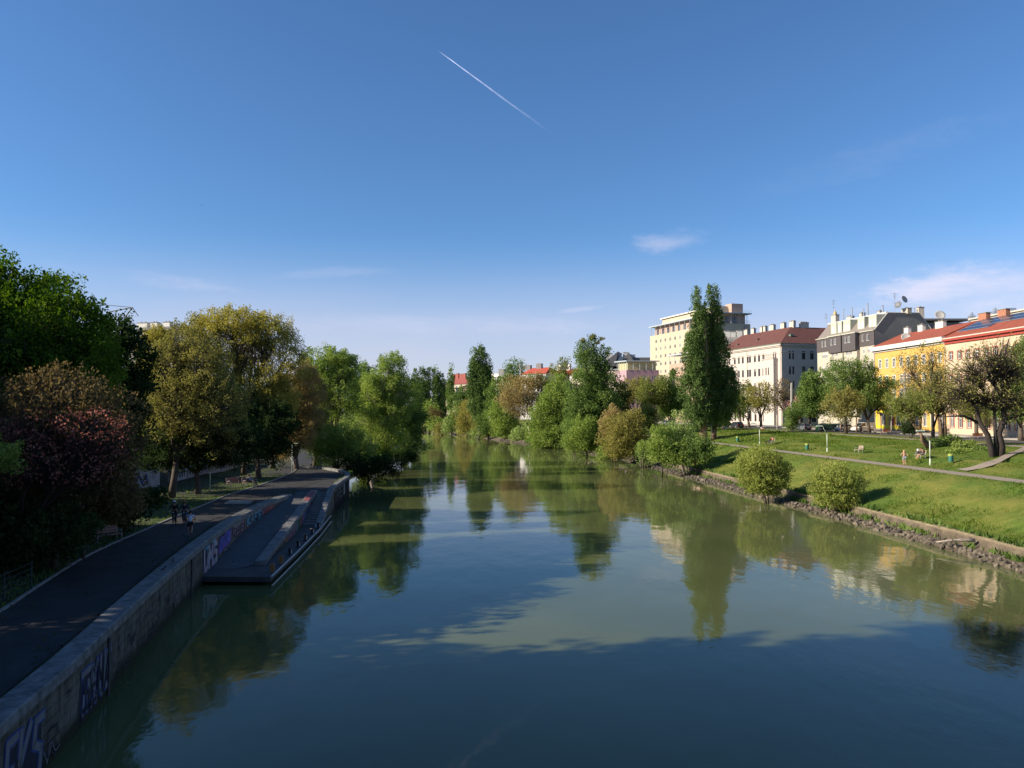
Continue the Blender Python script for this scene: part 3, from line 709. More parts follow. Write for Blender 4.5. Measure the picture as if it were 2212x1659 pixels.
def facade(b, O, u, T0, T1, z0, z1, ops, m=0, depth=.2):
    """vertical wall with real openings; u runs left to right seen from outside"""
    n = (u[1], -u[0]); ts = {T0, T1}; zs = {z0, z1}
    for a, c, d, e in ops: ts |= {a, c}; zs |= {d, e}
    ts = sorted(t for t in ts if T0 <= t <= T1); zs = sorted(z for z in zs if z0 <= z <= z1)
    P = lambda t, z, k=0: (O[0]+u[0]*t-n[0]*k, O[1]+u[1]*t-n[1]*k, z)
    for i in range(len(ts)-1):
        for j in range(len(zs)-1):
            tm, zm = (ts[i]+ts[i+1])/2, (zs[j]+zs[j+1])/2
            if any(a < tm < c and d < zm < e for a, c, d, e in ops): continue
            b.face([P(ts[i],zs[j]),P(ts[i+1],zs[j]),P(ts[i+1],zs[j+1]),P(ts[i],zs[j+1])], m)
    for a, c, d, e in ops:
        b.face([P(a,d),P(a,e),P(a,e,depth),P(a,d,depth)], m); b.face([P(c,d),P(c,d,depth),P(c,e,depth),P(c,e)], m)
        b.face([P(a,d),P(a,d,depth),P(c,d,depth),P(c,d)], m); b.face([P(a,e),P(c,e),P(c,e,depth),P(a,e,depth)], m)
def wallpt(O, u, t, k=0):
    n = (u[1], -u[0]); return (O[0]+u[0]*t+n[0]*k, O[1]+u[1]*t+n[1]*k)
def band(b, O, u, t0, t1, z0, z1, out_, m=0, inn=0.0):
    p = [wallpt(O,u,t0,-inn), wallpt(O,u,t1,-inn), wallpt(O,u,t1,out_), wallpt(O,u,t0,out_)]
    b.prism(p, z0, z1, m)
def norm(x, y): l = math.hypot(x, y); return (x/l, y/l)
def chimney(root, x, y, z0, w, d, h, mat, rz=0, pots=2, cap=None):
    b = MB(); b.box((x,y,z0+h/2),(w,d,h),rz); b.box((x,y,z0+h+.06),(w+.2,d+.2,.12),rz,1)
    for k in range(pots):
        a = (k+.5)/pots-.5; b.box((x+math.cos(rz)*a*w*.8, y+math.sin(rz)*a*w*.8, z0+h+.24),(.22,.22,.28),rz,1)
    return rel(b.build('chimney', [mat, cap or M['concrete']], fix=False), root)
M['plaster'] = pmat('pale_plaster', (.46,.41,.365), .85, var=.06, scale=.6)
M['redtile'] = pmat('red_brown_tiles', (.115,.045,.035), .8, var=.25, scale=1.2, bump=.2)
M['chim'] = pmat('chimney_plaster', (.48,.43,.36), .9, var=.2, scale=2)
M['brickchim'] = pmat('brick_chimney', (.34,.15,.09), .9, var=.4, scale=4)
M['copper'] = pmat('green_gutter', (.14,.24,.17), .7)
# ---------------------------------------------------------------- pale corner building
C0 = (71.6, 205.0); ul = norm(.23, -.973); ur = (-ul[1], ul[0])   # left (river) face runs t<0 .. 0, right face t>0
ur = norm(.973, .23)
wb = empty('corner_building', (C0[0], C0[1], GZ)); tag(wb, 'pale pinkish five storey corner building with reddish brown hipped roof', 'building')
sty('narrow', M['dframe'], M['glass'], 'T'); sty('wide', M['dframe'], M['glass'], 'V'); sty('arched', M['dframe'], M['glass'], 'V')
ez = onwall(C0, ul, q('A6',715,590))[1]
H5 = [onwall(C0, ul, q('A6',488,y))[1] for y in (770,695,913,840,1055,980)]
rowsz = [(H5[0],H5[1]),(H5[2],H5[3]),(H5[4],H5[5])]
dz = rowsz[0][0]-rowsz[1][0]; rowsz += [(rowsz[2][0]-dz, rowsz[2][0]-dz+2.3),(GZ+1.0, GZ+3.9)]
b = MB(); ops = []; tx = lambda x: onwall(C0, ul, q('A6', x, 700))[0]
xsA = [248,288,327,375,398,447,488,531]; TL = -34.0
tsx = [tx(x) for x in xsA]; tsx = [tsx[0]-2*2.95, tsx[0]-2.95-.2]+tsx; tsx = [t for t in tsx if t > TL+1]+[tsx[0]-3.1, tsx[0]-6.2]
for (z0, z1) in rowsz:
    for t in tsx:
        w = 1.05
        if t-.55 > TL+.5: ops.append((round(t-w/2,2), round(t+w/2,2), round(z0,2), round(z1,2)))
ops1 = list(ops)
bayt0, bayt1 = tx(570), tx(672); bayz = onwall(C0, ul, q('A6',640,745))[1]
for x in (633, 652): ops1.append((tx(x)-.3, tx(x)+.3, rowsz[0][0]+.05, rowsz[0][1]+.1))
facade(b, C0, ul, TL, 0, GZ-.3, ez, ops1)
ops2 = []
for rr_, yy in enumerate(((745,663),(895,815),(1040,962),(1180,1110))):
    zb = onwall(C0, ur, q('A6',810,yy[0]))[1]; zt = onwall(C0, ur, q('A6',810,yy[1]))[1]
    for x0, x1, k in ((783,803,'arched'),(817,835,'arched'),(912,946,'wide'),(993,1029,'wide'),(1074,1105,'wide')):
        t0 = onwall(C0, ur, q('A6',x0,700))[0]; t1 = onwall(C0, ur, q('A6',x1,700))[0]
        ops2.append((t0, t1, zb, zt, k))
for t in (3,5.5,9.5,13): ops2.append((t-.7,t+.7,GZ+1,GZ+3.6,'wide'))
TR = 19.0
facade(b, C0, ur, 0, TR, GZ-.3, ez, [o[:4] for o in ops2])
pb = wallpt(C0, ul, TL); pd = wallpt(C0, ur, TR); pc = (pb[0]+ur[0]*TR, pb[1]+ur[1]*TR)
b.face([(pb[0],pb[1],GZ-.3),(pb[0],pb[1],ez),(pc[0],pc[1],ez),(pc[0],pc[1],GZ-.3)]); b.face([(pc[0],pc[1],GZ-.3),(pc[0],pc[1],ez),(pd[0],pd[1],ez),(pd[0],pd[1],GZ-.3)])
rel(b.build('wall', M['plaster'], fix=False), wb)
for o in ops1: window(wb, C0, ul, (o[0]+o[1])/2, o[1]-o[0], o[2], o[3]-o[2], 'narrow')
for o in ops2: window(wb, C0, ur, (o[0]+o[1])/2, o[1]-o[0], o[2], o[3]-o[2], o[4])
b = MB()   # projecting bay with its own windows
facade(b, wallpt(C0,ul,0,1.3), ul, bayt0, bayt1, GZ, bayz, [(tx(604)-.25-.3,tx(604)+.25-.3,z0,z1) for z0,z1 in rowsz[1:4]]+[(tx(623)-.3,tx(623)+.2,z0,z1) for z0,z1 in rowsz[1:4]])
for t in (bayt0, bayt1):
    a0 = wallpt(C0,ul,t,1.3); a1 = wallpt(C0,ul,t); b.face([(a0[0],a0[1],GZ),(a1[0],a1[1],GZ),(a1[0],a1[1],bayz),(a0[0],a0[1],bayz)])
band(b, C0, ul, bayt0-.1, bayt1+.1, bayz, bayz+.15, 1.45)
bay = rel(b.build('bay', M['plaster'], fix=False), wb)
for z0,z1 in rowsz[1:4]:
    for x in (604, 623): window(wb, wallpt(C0,ul,0,1.3), ul, tx(x)-.3, .5, z0, z1-z0, 'narrow')
b = MB()
for k in range(12):
    t = bayt0+(bayt1-bayt0)*k/11; p = wallpt(C0,ul,t,1.3); b.tube([(p[0],p[1],bayz+.15),(p[0],p[1],bayz+1.1)], .025, 4)
p0 = wallpt(C0,ul,bayt0,1.3); p1 = wallpt(C0,ul,bayt1,1.3); b.tube([(*p0,bayz+1.1),(*p1,bayz+1.1)], .035, 4)
rel(b.build('balcony_rail', M['dframe'], fix=False), wb)
b = MB()
for z0_, z1_, o_ in ((ez-.45,ez+.02,.55),(ez-.75,ez-.47,.3),(ez-2.4,ez-2.2,.12),(rowsz[3][0]-1.5,rowsz[3][0]-1.25,.18)):
    band(b, C0, ul, TL, o_, z0_, z1_, o_); band(b, C0, ur, -o_, TR, z0_-.003, z1_-.003, o_)
rel(b.build('cornice', M['plaster'], fix=False), wb)
b = MB(); band(b, C0, ul, TL, .7, ez+.02, ez+.14, .72); band(b, C0, ur, -.7, TR, ez+.018, ez+.137, .72); rel(b.build('gutter', M['copper'], fix=False), wb)
b = MB(); D_ = 8.0; rh = 5.3; zr = ez+.15
A_ = wallpt(C0,ul,0,.6); A_ = (A_[0]-ur[0]*0+ (ur[1])*.0, A_[1]); cor = (C0[0]+ul[0]*.6-ur[0]*.6, C0[1]+ul[1]*.6-ur[1]*.6)
L_ = (C0[0]+ul[0]*TL-ur[0]*.6, C0[1]+ul[1]*TL-ur[1]*.6); R_ = (C0[0]+ur[0]*TR+ul[0]*.6, C0[1]+ur[1]*TR+ul[1]*.6)
hp = (C0[0]-ul[0]*D_+ur[0]*D_, C0[1]-ul[1]*D_+ur[1]*D_); Lr = (L_[0]+ur[0]*(D_+.6), L_[1]+ur[1]*(D_+.6)); Rr = (R_[0]-ul[0]*(D_+.6), R_[1]-ul[1]*(D_+.6))
b.face([(*cor,zr),(*hp,zr+rh),(*Lr,zr+rh),(*L_,zr)]); b.face([(*cor,zr),(*R_,zr),(*Rr,zr+rh),(*hp,zr+rh)])
L2 = (Lr[0]+ur[0]*D_, Lr[1]+ur[1]*D_); h2 = (hp[0]+ur[0]*D_-ul[0]*D_, hp[1]+ur[1]*D_-ul[1]*D_); R2 = (Rr[0]-ul[0]*D_, Rr[1]-ul[1]*D_)
b.face([(*hp,zr+rh),(*h2,zr),(*L2,zr),(*Lr,zr+rh)]); b.face([(*hp,zr+rh),(*Rr,zr+rh),(*R2,zr),(*h2,zr)])
b.face([(*L_,zr),(*Lr,zr+rh),(*L2,zr)]); b.face([(*R_,zr),(*R2,zr),(*Rr,zr+rh)])
rel(b.build('roof', M['redtile'], fix=False), wb)
rl = math.atan2(ul[1], ul[0])
for t, w in ((-33,2.0),(-29,1.6),(-24.2,1.2),(-22.4,1.2),(-18.6,2.2),(-13,1.8),(-8.9,1.3),(-8.0,.9)):
    p = (C0[0]+ul[0]*t+ur[0]*(D_+1.0), C0[1]+ul[1]*t+ur[1]*(D_+1.0)); chimney(wb, p[0], p[1], zr+rh-.6, w, .8, 2.2, M['chim'], rl, 3)
rw_ = math.atan2(ur[1], ur[0])
for t, w in ((12.2,2.6),):
    p = (C0[0]-ul[0]*D_+ur[0]*t, C0[1]-ul[1]*D_+ur[1]*t); chimney(wb, p[0], p[1], zr+rh-.4, w, .8, 1.7, M['chim'], rw_, 3)
for t_, k_ in ((-26, .25), (-17, .4)):
    b = MB(); p = (C0[0]+ul[0]*t_+ur[0]*D_*k_, C0[1]+ul[1]*t_+ur[1]*D_*k_); b.box((p[0],p[1],zr+rh*k_+.3),(1.0,.8,.6),rl); rel(b.build('roof_hatch', M['dframe'], fix=False), wb)
for x_, y_ in ((850,545),):
    b = MB(); P_ = Vector((C0[0]+ur[0]*5-ul[0]*3, C0[1]+ur[1]*5-ul[1]*3, 0)); b.box((P_.x,P_.y,zr+rh*3.6/8.6+.2),(1.1,.8,.5),rw_); rel(b.build('skylight', M['copper'], fix=False), wb)
# ---------------------------------------------------------------- dark mansard building
K0 = (79.0, 168.0); kl = norm(.13, -.991); kr = norm(.991, .13)
mb_ = empty('mansard_building', (K0[0], K0[1], GZ)); tag(mb_, 'beige apartment building with dark upper band, dormers and grey gable', 'building')
M['beige'] = pmat('beige_plaster', (0.400,0.368,0.295), .85, var=.06, scale=.8); M['darkband'] = pmat('dark_cladding', (.075,.065,.066), .7, var=.1, scale=2)
M['gable'] = pmat('grey_gable', (.19,.19,.175), .85, var=.1, scale=.5); M['mroof'] = pmat('brown_grey_roof', (.19,.165,.145), .8, var=.15, scale=2); M['dormer'] = pmat('dormer_cladding', (.40,.41,.33), .7, var=.1, scale=2)
kt = lambda x: onwall(K0, kl, q('A7', x, 600))[0]
kz = lambda x, y: onwall(K0, kl, q('A7', x, y))[1]
zband = kz(735,602); zroof = kz(740,458); ztop = 31.3
sty('whitew', M['wframe'], M['glass'], 'V', None); sty('blindw', M['wframe'], M['glasslight'], 'V', None, blind=M['whitetrim'])
KT = -24.0
r1 = (kz(500,585), kz(500,522)); r2 = (kz(500,705), kz(500,645)); r3 = (kz(500,845),kz(500,785)); dzk = r2[0]-r3[0]
rws = [r1, r2, r3, (r3[0]-dzk, r3[1]-dzk), (r3[0]-2*dzk, r3[1]-2*dzk)]
flat_x = [[(215,234),(245,262),(612,635),(657,686)], [(218,243),(247,270),(620,640),(667,692)]]
bays = [(333,458,[(350,376),(386,411)]), (470,602,[(490,518),(524,552)])]
ops = []
for ri, (z0, z1) in enumerate(rws):
    for (a, c) in flat_x[0 if ri == 0 else 1]: ops.append((kt(a), kt(c), z0, z1, 'whitew' if ri == 0 else 'blindw'))
b = MB(); facade(b, K0, kl, KT, 0, GZ-.2, zband, [o[:4] for o in ops if o[2] < zband-1])
gy = 26.0
pL = wallpt(K0,kl,KT); pR = K0
for P_ in (pL,): b.face([(P_[0],P_[1],GZ),(P_[0],P_[1],zroof),(P_[0]+kr[0]*12,P_[1]+kr[1]*12,zroof),(P_[0]+kr[0]*12,P_[1]+kr[1]*12,GZ)])
rel(b.build('wall', M['beige'], fix=False), mb_)
b = MB(); facade(b, wallpt(K0,kl,0,.12), kl, KT, 0, zband, zroof, [o[:4] for o in ops if o[2] > zband-1])
band(b, K0, kl, KT, 0, zband-.02, zband+.02, .12)
rel(b.build('dark_band', M['darkband'], fix=False), mb_)
for o in ops:
    OO = K0 if o[2] < zband-1 else wallpt(K0,kl,0,.12); window(mb_, OO, kl, (o[0]+o[1])/2, o[1]-o[0], o[2], o[3]-o[2], o[4])
for (a, c, ws) in bays:
    for part, zz0, zz1, outd, mt in (('bay_dark', zband-.75, zroof-.05, 1.15, M['darkband']), ('bay', GZ+3, zband-.75, .75, M['beige'])):
        OO = wallpt(K0,kl,0,outd); t0, t1 = kt(a)-.4, kt(c)-.4; b = MB()
        rr_ = [r for r in rws if zz0 < r[0] < zz1]
        op = [(kt(x0)-.4, kt(x1)-.4, z0, z1) for (x0,x1) in ws for (z0,z1) in rr_]
        facade(b, OO, kl, t0, t1, zz0, zz1, op)
        for t in (t0, t1):
            a0 = wallpt(K0,kl,t,outd); a1 = wallpt(K0,kl,t,.0); b.face([(*a0,zz0),(*a1,zz0),(*a1,zz1),(*a0,zz1)])
        b.face([(*wallpt(K0,kl,t0,outd),zz0),(*wallpt(K0,kl,t1,outd),zz0),(*wallpt(K0,kl,t1),zz0),(*wallpt(K0,kl,t0),zz0)])
        rel(b.build(part, mt, fix=False), mb_)
        for o in op: window(mb_, OO, kl, (o[0]+o[1])/2, o[1]-o[0], o[2], o[3]-o[2], 'whitew' if part == 'bay_dark' else 'blindw')
    b = MB(); band(b, K0, kl, kt(a)-.6, kt(c)-.2, zroof-.05, zroof+.2, 1.35); rel(b.build('bay_cap', M['dormer'], fix=False), mb_)
b = MB(); band(b, K0, kl, KT-.2, .0, zroof-.02, zroof+.16, .35); rel(b.build('eave_trim', M['dormer'], fix=False), mb_)
b = MB(); S_ = 3.1; W_ = 15.0
P = lambda t, d, z: (K0[0]+kl[0]*t+kr[0]*d, K0[1]+kl[1]*t+kr[1]*d, z)
b.face([P(KT,0,zroof+.16),P(0,0,zroof+.16),P(0,S_,ztop),P(KT,S_,ztop)]); b.face([P(KT,S_,ztop),P(0,S_,ztop),P(0,W_-4.5,ztop),P(KT,W_-4.5,ztop)])
b.face([P(KT,W_-4.5,ztop),P(0,W_-4.5,ztop),P(0,W_,zroof-1.5),P(KT,W_,zroof-1.5)]); rel(b.build('roof', M['mroof'], fix=False), mb_)
b = MB(); b.face([P(0,0,GZ),P(0,W_,GZ),P(0,W_,zroof-1.5),P(0,W_-4.5,ztop+.05),P(0,S_,ztop+.05),P(0,0,zroof+.2)]); rel(b.build('gable_wall', M['gable'], fix=False), mb_); b = MB(); b.face([P(KT,0,GZ),P(KT,0,zroof+.2),P(KT,S_,ztop+.05),P(KT,W_-4.5,ztop+.05),P(KT,W_,zroof-1.5),P(KT,W_,GZ)])
rel(b.build('gable_wall', M['gable'], fix=False), mb_)
b = MB(); b.tube([P(.05,S_-.1,ztop+.1), P(KT,S_-.1,ztop+.1)], .28, 8); b.tube([P(.05,-.05,zroof+.2),P(.05,S_,ztop+.12),P(.05,W_-4.5,ztop+.12),P(.05,W_,zroof-1.4)], .11, 5); rel(b.build('parapet_pipe', pmat('pale_sheet', (.45,.46,.44), .5)), mb_)
for x0, x1 in ((322,378),(388,430),(445,515),(588,655),(697,775)):
    t0, t1 = onwall(wallpt(K0,kl,0,-1.0), kl, q('A7',x0,440))[0], onwall(wallpt(K0,kl,0,-1.0), kl, q('A7',x1,440))[0]
    b = MB(); band(b, K0, kl, t0, t1, zroof+.9, ztop-.25, -.55, 0, 3.0); dm = rel(b.build('dormer', M['dormer'], fix=False), mb_)
    nw = 2 if x1-x0 > 60 else 1
    for k in range(nw):
        tc = t0+(t1-t0)*(k+.5)/nw; b = MB(); OO = wallpt(K0,kl,0,-.54); band(b, OO, kl, tc-.42, tc+.42, zroof+1.1, zroof+2.5, .04)
        ww = rel(b.build('dormer_window', M['wframe'], fix=False), mb_)
for t, d, w, h in ((-22.5,4,2.0,2.3),(-17.5,5,1.8,1.4),(-12.5,5,.9,1.6),(-5.5,5,.9,1.2),(-.6,8,2.2,1.2)):
    p = P(t, d, ztop); chimney(mb_, p[0], p[1], ztop-.1, w, 1.0, h, M['beige'] if w > 2 else M['chim'], math.atan2(kl[1],kl[0]), 1)
M['steel'] = pmat('bright_steel', (.55,.56,.57), .3, .8)
for t, d, h, r in ((-20.5,5,3.2,.14),(-15.2,4,2.9,.18),(-8.8,4,3.0,.2),(-12,5,2.2,.16),(-4.6,5,2.0,.2)):
    b = MB(); p = P(t,d,ztop); b.lathe([(r,0),(r,h),(r*.6,h),(r*.6,h+.15),(r*1.4,h+.2),(r*1.4,h+.3),(0,h+.35)], p, 10); rel(b.build('flue_pipe', M['steel'], smooth=False), mb_)
def dish(root, p, r, az, el, mat, name='satellite_dish', mast=1.0):
    b = MB(); prof = [(0,0),(r*.5,r*.06),(r*.8,r*.16),(r,r*.26),(r,r*.29),(r*.75,r*.17),(0,.03)]
    b.lathe(prof, (0,0,0), 18); Mx = Matrix.Translation(p) @ Matrix.Rotation(az,4,'Z') @ Matrix.Rotation(R(90)-el,4,'X')
    b.v = [tuple(Mx @ Vector(v)) for v in b.v]; o = rel(b.build(name, mat, smooth=True), root)
    b = MB(); b.tube([(p[0],p[1],p[2]-mast),(p[0],p[1]+.1,p[2])], .06, 6); b2 = rel(b.build('mast', M['gframe']), root); b2.parent = o
    b2.matrix_parent_inverse = Matrix.Translation(-Vector(root.location)); return o
M['dish'] = pmat('pale_dish', (.34,.33,.31), .5); M['ddish'] = pmat('dark_dish', (.10,.11,.13), .5)
dish(mb_, Vector(P(-.6,7.4,ztop+3.1)), .85, R(25), R(20), M['dish']); dish(mb_, Vector(P(-.6,6.2,ztop+1.9)), .8, R(-60), R(15), M['ddish'])
def aerial(root, p, h):
    b = MB(); b.tube([p, (p[0],p[1],p[2]+h)], .04, 4)
    for k in range(4): b.box((p[0],p[1],p[2]+h-.15-.35*k),(1.1-.15*k,.04,.04),.4)
    b.box((p[0],p[1],p[2]+h*.55),(1.4,.04,.04),.4)
    return rel(b.build('aerial', M['gframe'], fix=False), root)
aerial(mb_, P(-3.2,7,ztop), 5.0); aerial(mb_, P(-23.2,4,ztop+2), 4.2); aerial(mb_, P(-23.6,2.2,ztop+.2), 2.6)
b = MB(); b.lathe([(.4,0),(.45,.35),(.28,.7),(.1,1.0),(.08,1.3),(0,1.35)], P(-22.5,4,ztop+2.3), 10); rel(b.build('roof_finial', pmat('ochre_finial', (.45,.33,.15), .6), smooth=True), mb_)
# ---------------------------------------------------------------- rear penthouses behind the yellow row
rb = empty('rear_building', (95, 172, GZ)); tag(rb, 'grey flat roofed apartment building with terraces behind the yellow house', 'building')
def boxw(root, p0, p1, dep, z0, z1, mat, name):
    """box whose front line runs p0->p1, going back dep metres"""
    d = Vector((p1[0]-p0[0], p1[1]-p0[1])).normalized(); n_ = Vector((d.y,-d.x))
    b = MB(); b.prism([tuple(p0), tuple(p1), (p1[0]-n_.x*dep,p1[1]-n_.y*dep), (p0[0]-n_.x*dep,p0[1]-n_.y*dep)], z0, z1); return rel(b.build(name, mat, fix=False), root)
M['rearwall'] = pmat('rear_beige', (.34,.32,.27), .85, var=.1); M['darkroof'] = pmat('dark_flat_roof', (.14,.14,.14), .7)
yA = 178.0
def atp(x, y, Y): return aty(q('A7',x,y), Y)
a0, a1 = atp(1130,400,yA), atp(1640,400,yA)
boxw(rb, (a0.x,yA), (a1.x,yA), 12, GZ, atp(1300,385,yA).z, M['rearwall'], 'wall')
z1_ = atp(1300,347,yA).z
boxw(rb, (a0.x-.3,yA-1.2), (a1.x+.4,yA-1.2), 13, z1_-.45, z1_, M['darkroof'], 'roof_slab')
boxw(rb, (a0.x+1,yA+1.5), (a1.x-1,yA+1.5), 8, z1_-2.6, z1_-.45, M['rearwall'], 'penthouse')
dish(rb, Vector((atp(1403,330,yA).x, yA+1, z1_+.9)), 1.15, R(-12), R(28), M['dish'])
for x, t_, bt in ((1175,232,345),(1215,232,345),(1240,240,345),(1115,275,300)):
    p = atp(x,bt,yA); h = atp(x,t_,yA).z-z1_; b = MB(); b.lathe([(.3,0),(.3,h*.6),(.16,h*.6),(.16,h),(.28,h+.05),(0,h+.15)], (p.x,yA+2,z1_), 8); rel(b.build('flue_pipe', M['steel']), rb)
p = atp(1235,345,yA); chimney(rb, p.x, yA+2, z1_, 1.3, 1, 2.9, M['chim'], 0, 1)
for k in range(5):
    p = atp(1230+k*85,400,yA); b = MB(); b.box((p.x,yA-.03,z1_-1.6),(1.6,.08,1.3)); rel(b.build('window', M['glass'], fix=False), rb)
for k in range(4):
    p = atp(1190+k*120,420,yA); b = MB(); b.box((p.x,yA-.7,z1_-3.2),(.12,.12,3)); rel(b.build('post', M['gframe'], fix=False), rb)
lb = empty('long_rear_building', (105, 150, GZ)); tag(lb, 'long cream rear building with many flue pipes behind the solar roof', 'building')
yB0, yB1 = 168.0, 122.0; xB = 100.0
uB = norm(.05, -1); OB = (xB, yB0)
zB = onwall(OB, uB, q('A7',2000,300))[1]
b = MB(); pp_ = [wallpt(OB,uB,0), wallpt(OB,uB,52), wallpt(OB,uB,52,-10), wallpt(OB,uB,0,-10)]; b.prism(pp_, GZ, zB); rel(b.build('wall', M['beige'], fix=False), lb)
b = MB(); band(b, OB, uB, -.3, 52.3, zB, zB+.3, .4, 0, 10.3); rel(b.build('roof_slab', M['chim'], fix=False), lb)
for x, yt in ((1608,283),(1833,237),(2000,240)):
    t, z = onwall(OB,uB,q('A7',x,yt)); p = wallpt(OB,uB,t,-2); b = MB(); h = z-zB; b.box((p[0],p[1],zB+.6),(1.1,1.1,1.3)); b.lathe([(.3,1.2),(.3,h-.4),(.42,h-.4),(.42,h-.25),(.2,h-.2),(.2,h),(0,h+.1)], (p[0],p[1],zB), 10, 0); rel(b.build('flue_pipe', M['steel'], fix=False), lb)
t, z = onwall(OB,uB,q('A7',2070,265)); p = wallpt(OB,uB,t,-3); chimney(lb, p[0], p[1], zB, 3.2, 2.5, z-zB, M['chim'], 0, 0)
for k in range(8):
    t = 6+k*4.6; p = wallpt(OB,uB,t,.3); b = MB(); b.box((p[0],p[1],zB-1.1),(.8,2.2,1.5), math.atan2(uB[1],uB[0])+R(90)); rel(b.build('dormer', M['dormer'], fix=False), lb)
# ---------------------------------------------------------------- yellow house
Y0 = (77.5, 165.0); yu = norm(.036, -1.0); yrr = norm(1.0, .036)
yh = empty('yellow_house', (Y0[0], Y0[1], GZ)); tag(yh, 'bright yellow four storey house with white window surrounds and red roof', 'house')
M['yellow'] = pmat('yellow_plaster', (.52,.325,.09), .85, var=.05, scale=.5); M['cream'] = pmat('cream_pink_plaster', (.50,.39,.275), .85, var=.08, scale=.8)
M['roofred'] = pmat('bright_red_roof', (.26,.068,.038), .75, var=.15, scale=.6, bump=.1); M['redtrim'] = pmat('red_trim', (0.300,0.050,0.036), .7)
sty('yel', M['wframe'], M['glass'], 'T', M['whitetrim'], .16); sty('crm', M['wframe'], M['glass'], 'C', M['redtrim'], .14)
yt_ = lambda x: onwall(Y0, yu, q('Y7', x, 700))[0]
yz = lambda x, y: onwall(Y0, yu, q('Y7', x, y))[1]
ezY = yz(200, 530); tp = onwall(Y0, yu, q('Y7',1490,500))[0]
xs = [285,410,540,675,805,945,1090,1240,1385]
ra = (yz(285,845), yz(285,690)); rb_ = (yz(415,1128), yz(415,985)); dzy = ra[0]-rb_[0]; rc = (rb_[0]-dzy, rb_[0]-dzy+2.1); 
ops = []
for (z0,z1) in (ra, rb_, rc):
    for x in xs: t = yt_(x); ops.append((t-.5, t+.5, z0, z1))
for x in xs[3:]: t = yt_(x); ops.append((t-.55, t+.55, GZ+1.3, GZ+3.6))
shop = [(yt_(x)-.8, yt_(x)+.8, GZ+1.2, GZ+3.6) for x in (330, 470, 600)]
b = MB(); facade(b, Y0, yu, 0, tp, GZ-.2, ezY, ops+shop)
e0 = wallpt(Y0,yu,0); b.face([(*e0,GZ),(*e0,ezY),(e0[0]+12,e0[1]+.4,ezY),(e0[0]+12,e0[1]+.4,GZ)])
rel(b.build('wall', M['yellow'], fix=False), yh)
for o in ops: window(yh, Y0, yu, (o[0]+o[1])/2, o[1]-o[0], o[2], o[3]-o[2], 'yel')
sty('shopw', M['wframe'], M['glass'], 'V')
for o in shop: window(yh, Y0, yu, (o[0]+o[1])/2, o[1]-o[0], o[2], o[3]-o[2], 'shopw')
b = MB(); band(b, Y0, yu, -.4, tp, ezY, ezY+.85, .75); band(b, Y0, yu, -.3, tp, ezY-.35, ezY, .25); rel(b.build('cornice', M['whitetrim'], fix=False), yh)
b = MB(); band(b, Y0, yu, -.1, tp, ezY-.12, ezY-.002, .5); rel(b.build('cornice_shade_strip', M['darkroof'], fix=False), yh)  # solid dark strip standing in for the shade under the cornice
b = MB(); band(b, Y0, yu, .1, yt_(700), GZ+.45, GZ+1.15, .03); band(b, Y0, yu, .1, yt_(700), GZ+3.65, GZ+4.3, .06)
for t in (.5, yt_(400), yt_(535), yt_(690)): band(b, Y0, yu, t-.25, t+.25, GZ+1.15, GZ+3.65, .04)
rel(b.build('shop_front', pmat('lemon_shop_front', (0.560,0.464,0.030), .5), fix=False), yh)
b = MB(); band(b, Y0, yu, yt_(470)+.9, yt_(470)+1.45, GZ+1.2, GZ+3.4, .1); rel(b.build('shop_sign', pmat('red_sign', (.5,.02,.03), .5), fix=False), yh)
b = MB(); band(b, Y0, yu, 0, tp, GZ-.2, GZ+.44, .05); rel(b.build('plinth', M['darkroof'], fix=False), yh)
M['pvw'] = 1
def saddle(root, O, u, r, t0, t1, ze, D1, H1, mat, over=.7):
    b = MB(); Q = lambda t, d, z: (O[0]+u[0]*t+r[0]*d, O[1]+u[1]*t+r[1]*d, z); k = H1/D1
    b.face([Q(t0,-over,ze),Q(t1,-over,ze),Q(t1,D1,ze+H1),Q(t0,D1,ze+H1)]); b.face([Q(t0,D1,ze+H1),Q(t1,D1,ze+H1),Q(t1,2*D1+over,ze),Q(t0,2*D1+over,ze)])
    b.face([Q(t0,-over,ze),Q(t0,D1,ze+H1),Q(t0,2*D1+over,ze)]); b.face([Q(t1,-over,ze),Q(t1,2*D1+over,ze),Q(t1,D1,ze+H1)])
    return rel(b.build('roof', mat, fix=False), root), Q
ro, QY = saddle(yh, Y0, yu, yrr, -.05, tp, ezY+.87, 6.0, 2.9, M['roofred'])
for x, w in ((800,1.6),(1060,1.7),(1412,2.6)):
    t, z = onwall((Y0[0]+5.8*yrr[0],Y0[1]), yu, q('Y7',x,150)); p = QY(t,5.8,0); chimney(yh, p[0], p[1], ezY+3.3, w, .7, 1.5, M['whitetrim'], math.atan2(yu[1],yu[0]), 2)
t_, z_ = onwall((Y0[0]+2.2,Y0[1]), yu, q('Y7',765,275)); p = QY(t_,2.2,0); dish(yh, Vector((p[0],p[1],z_)), .95, R(-18), R(30), M['dish'])
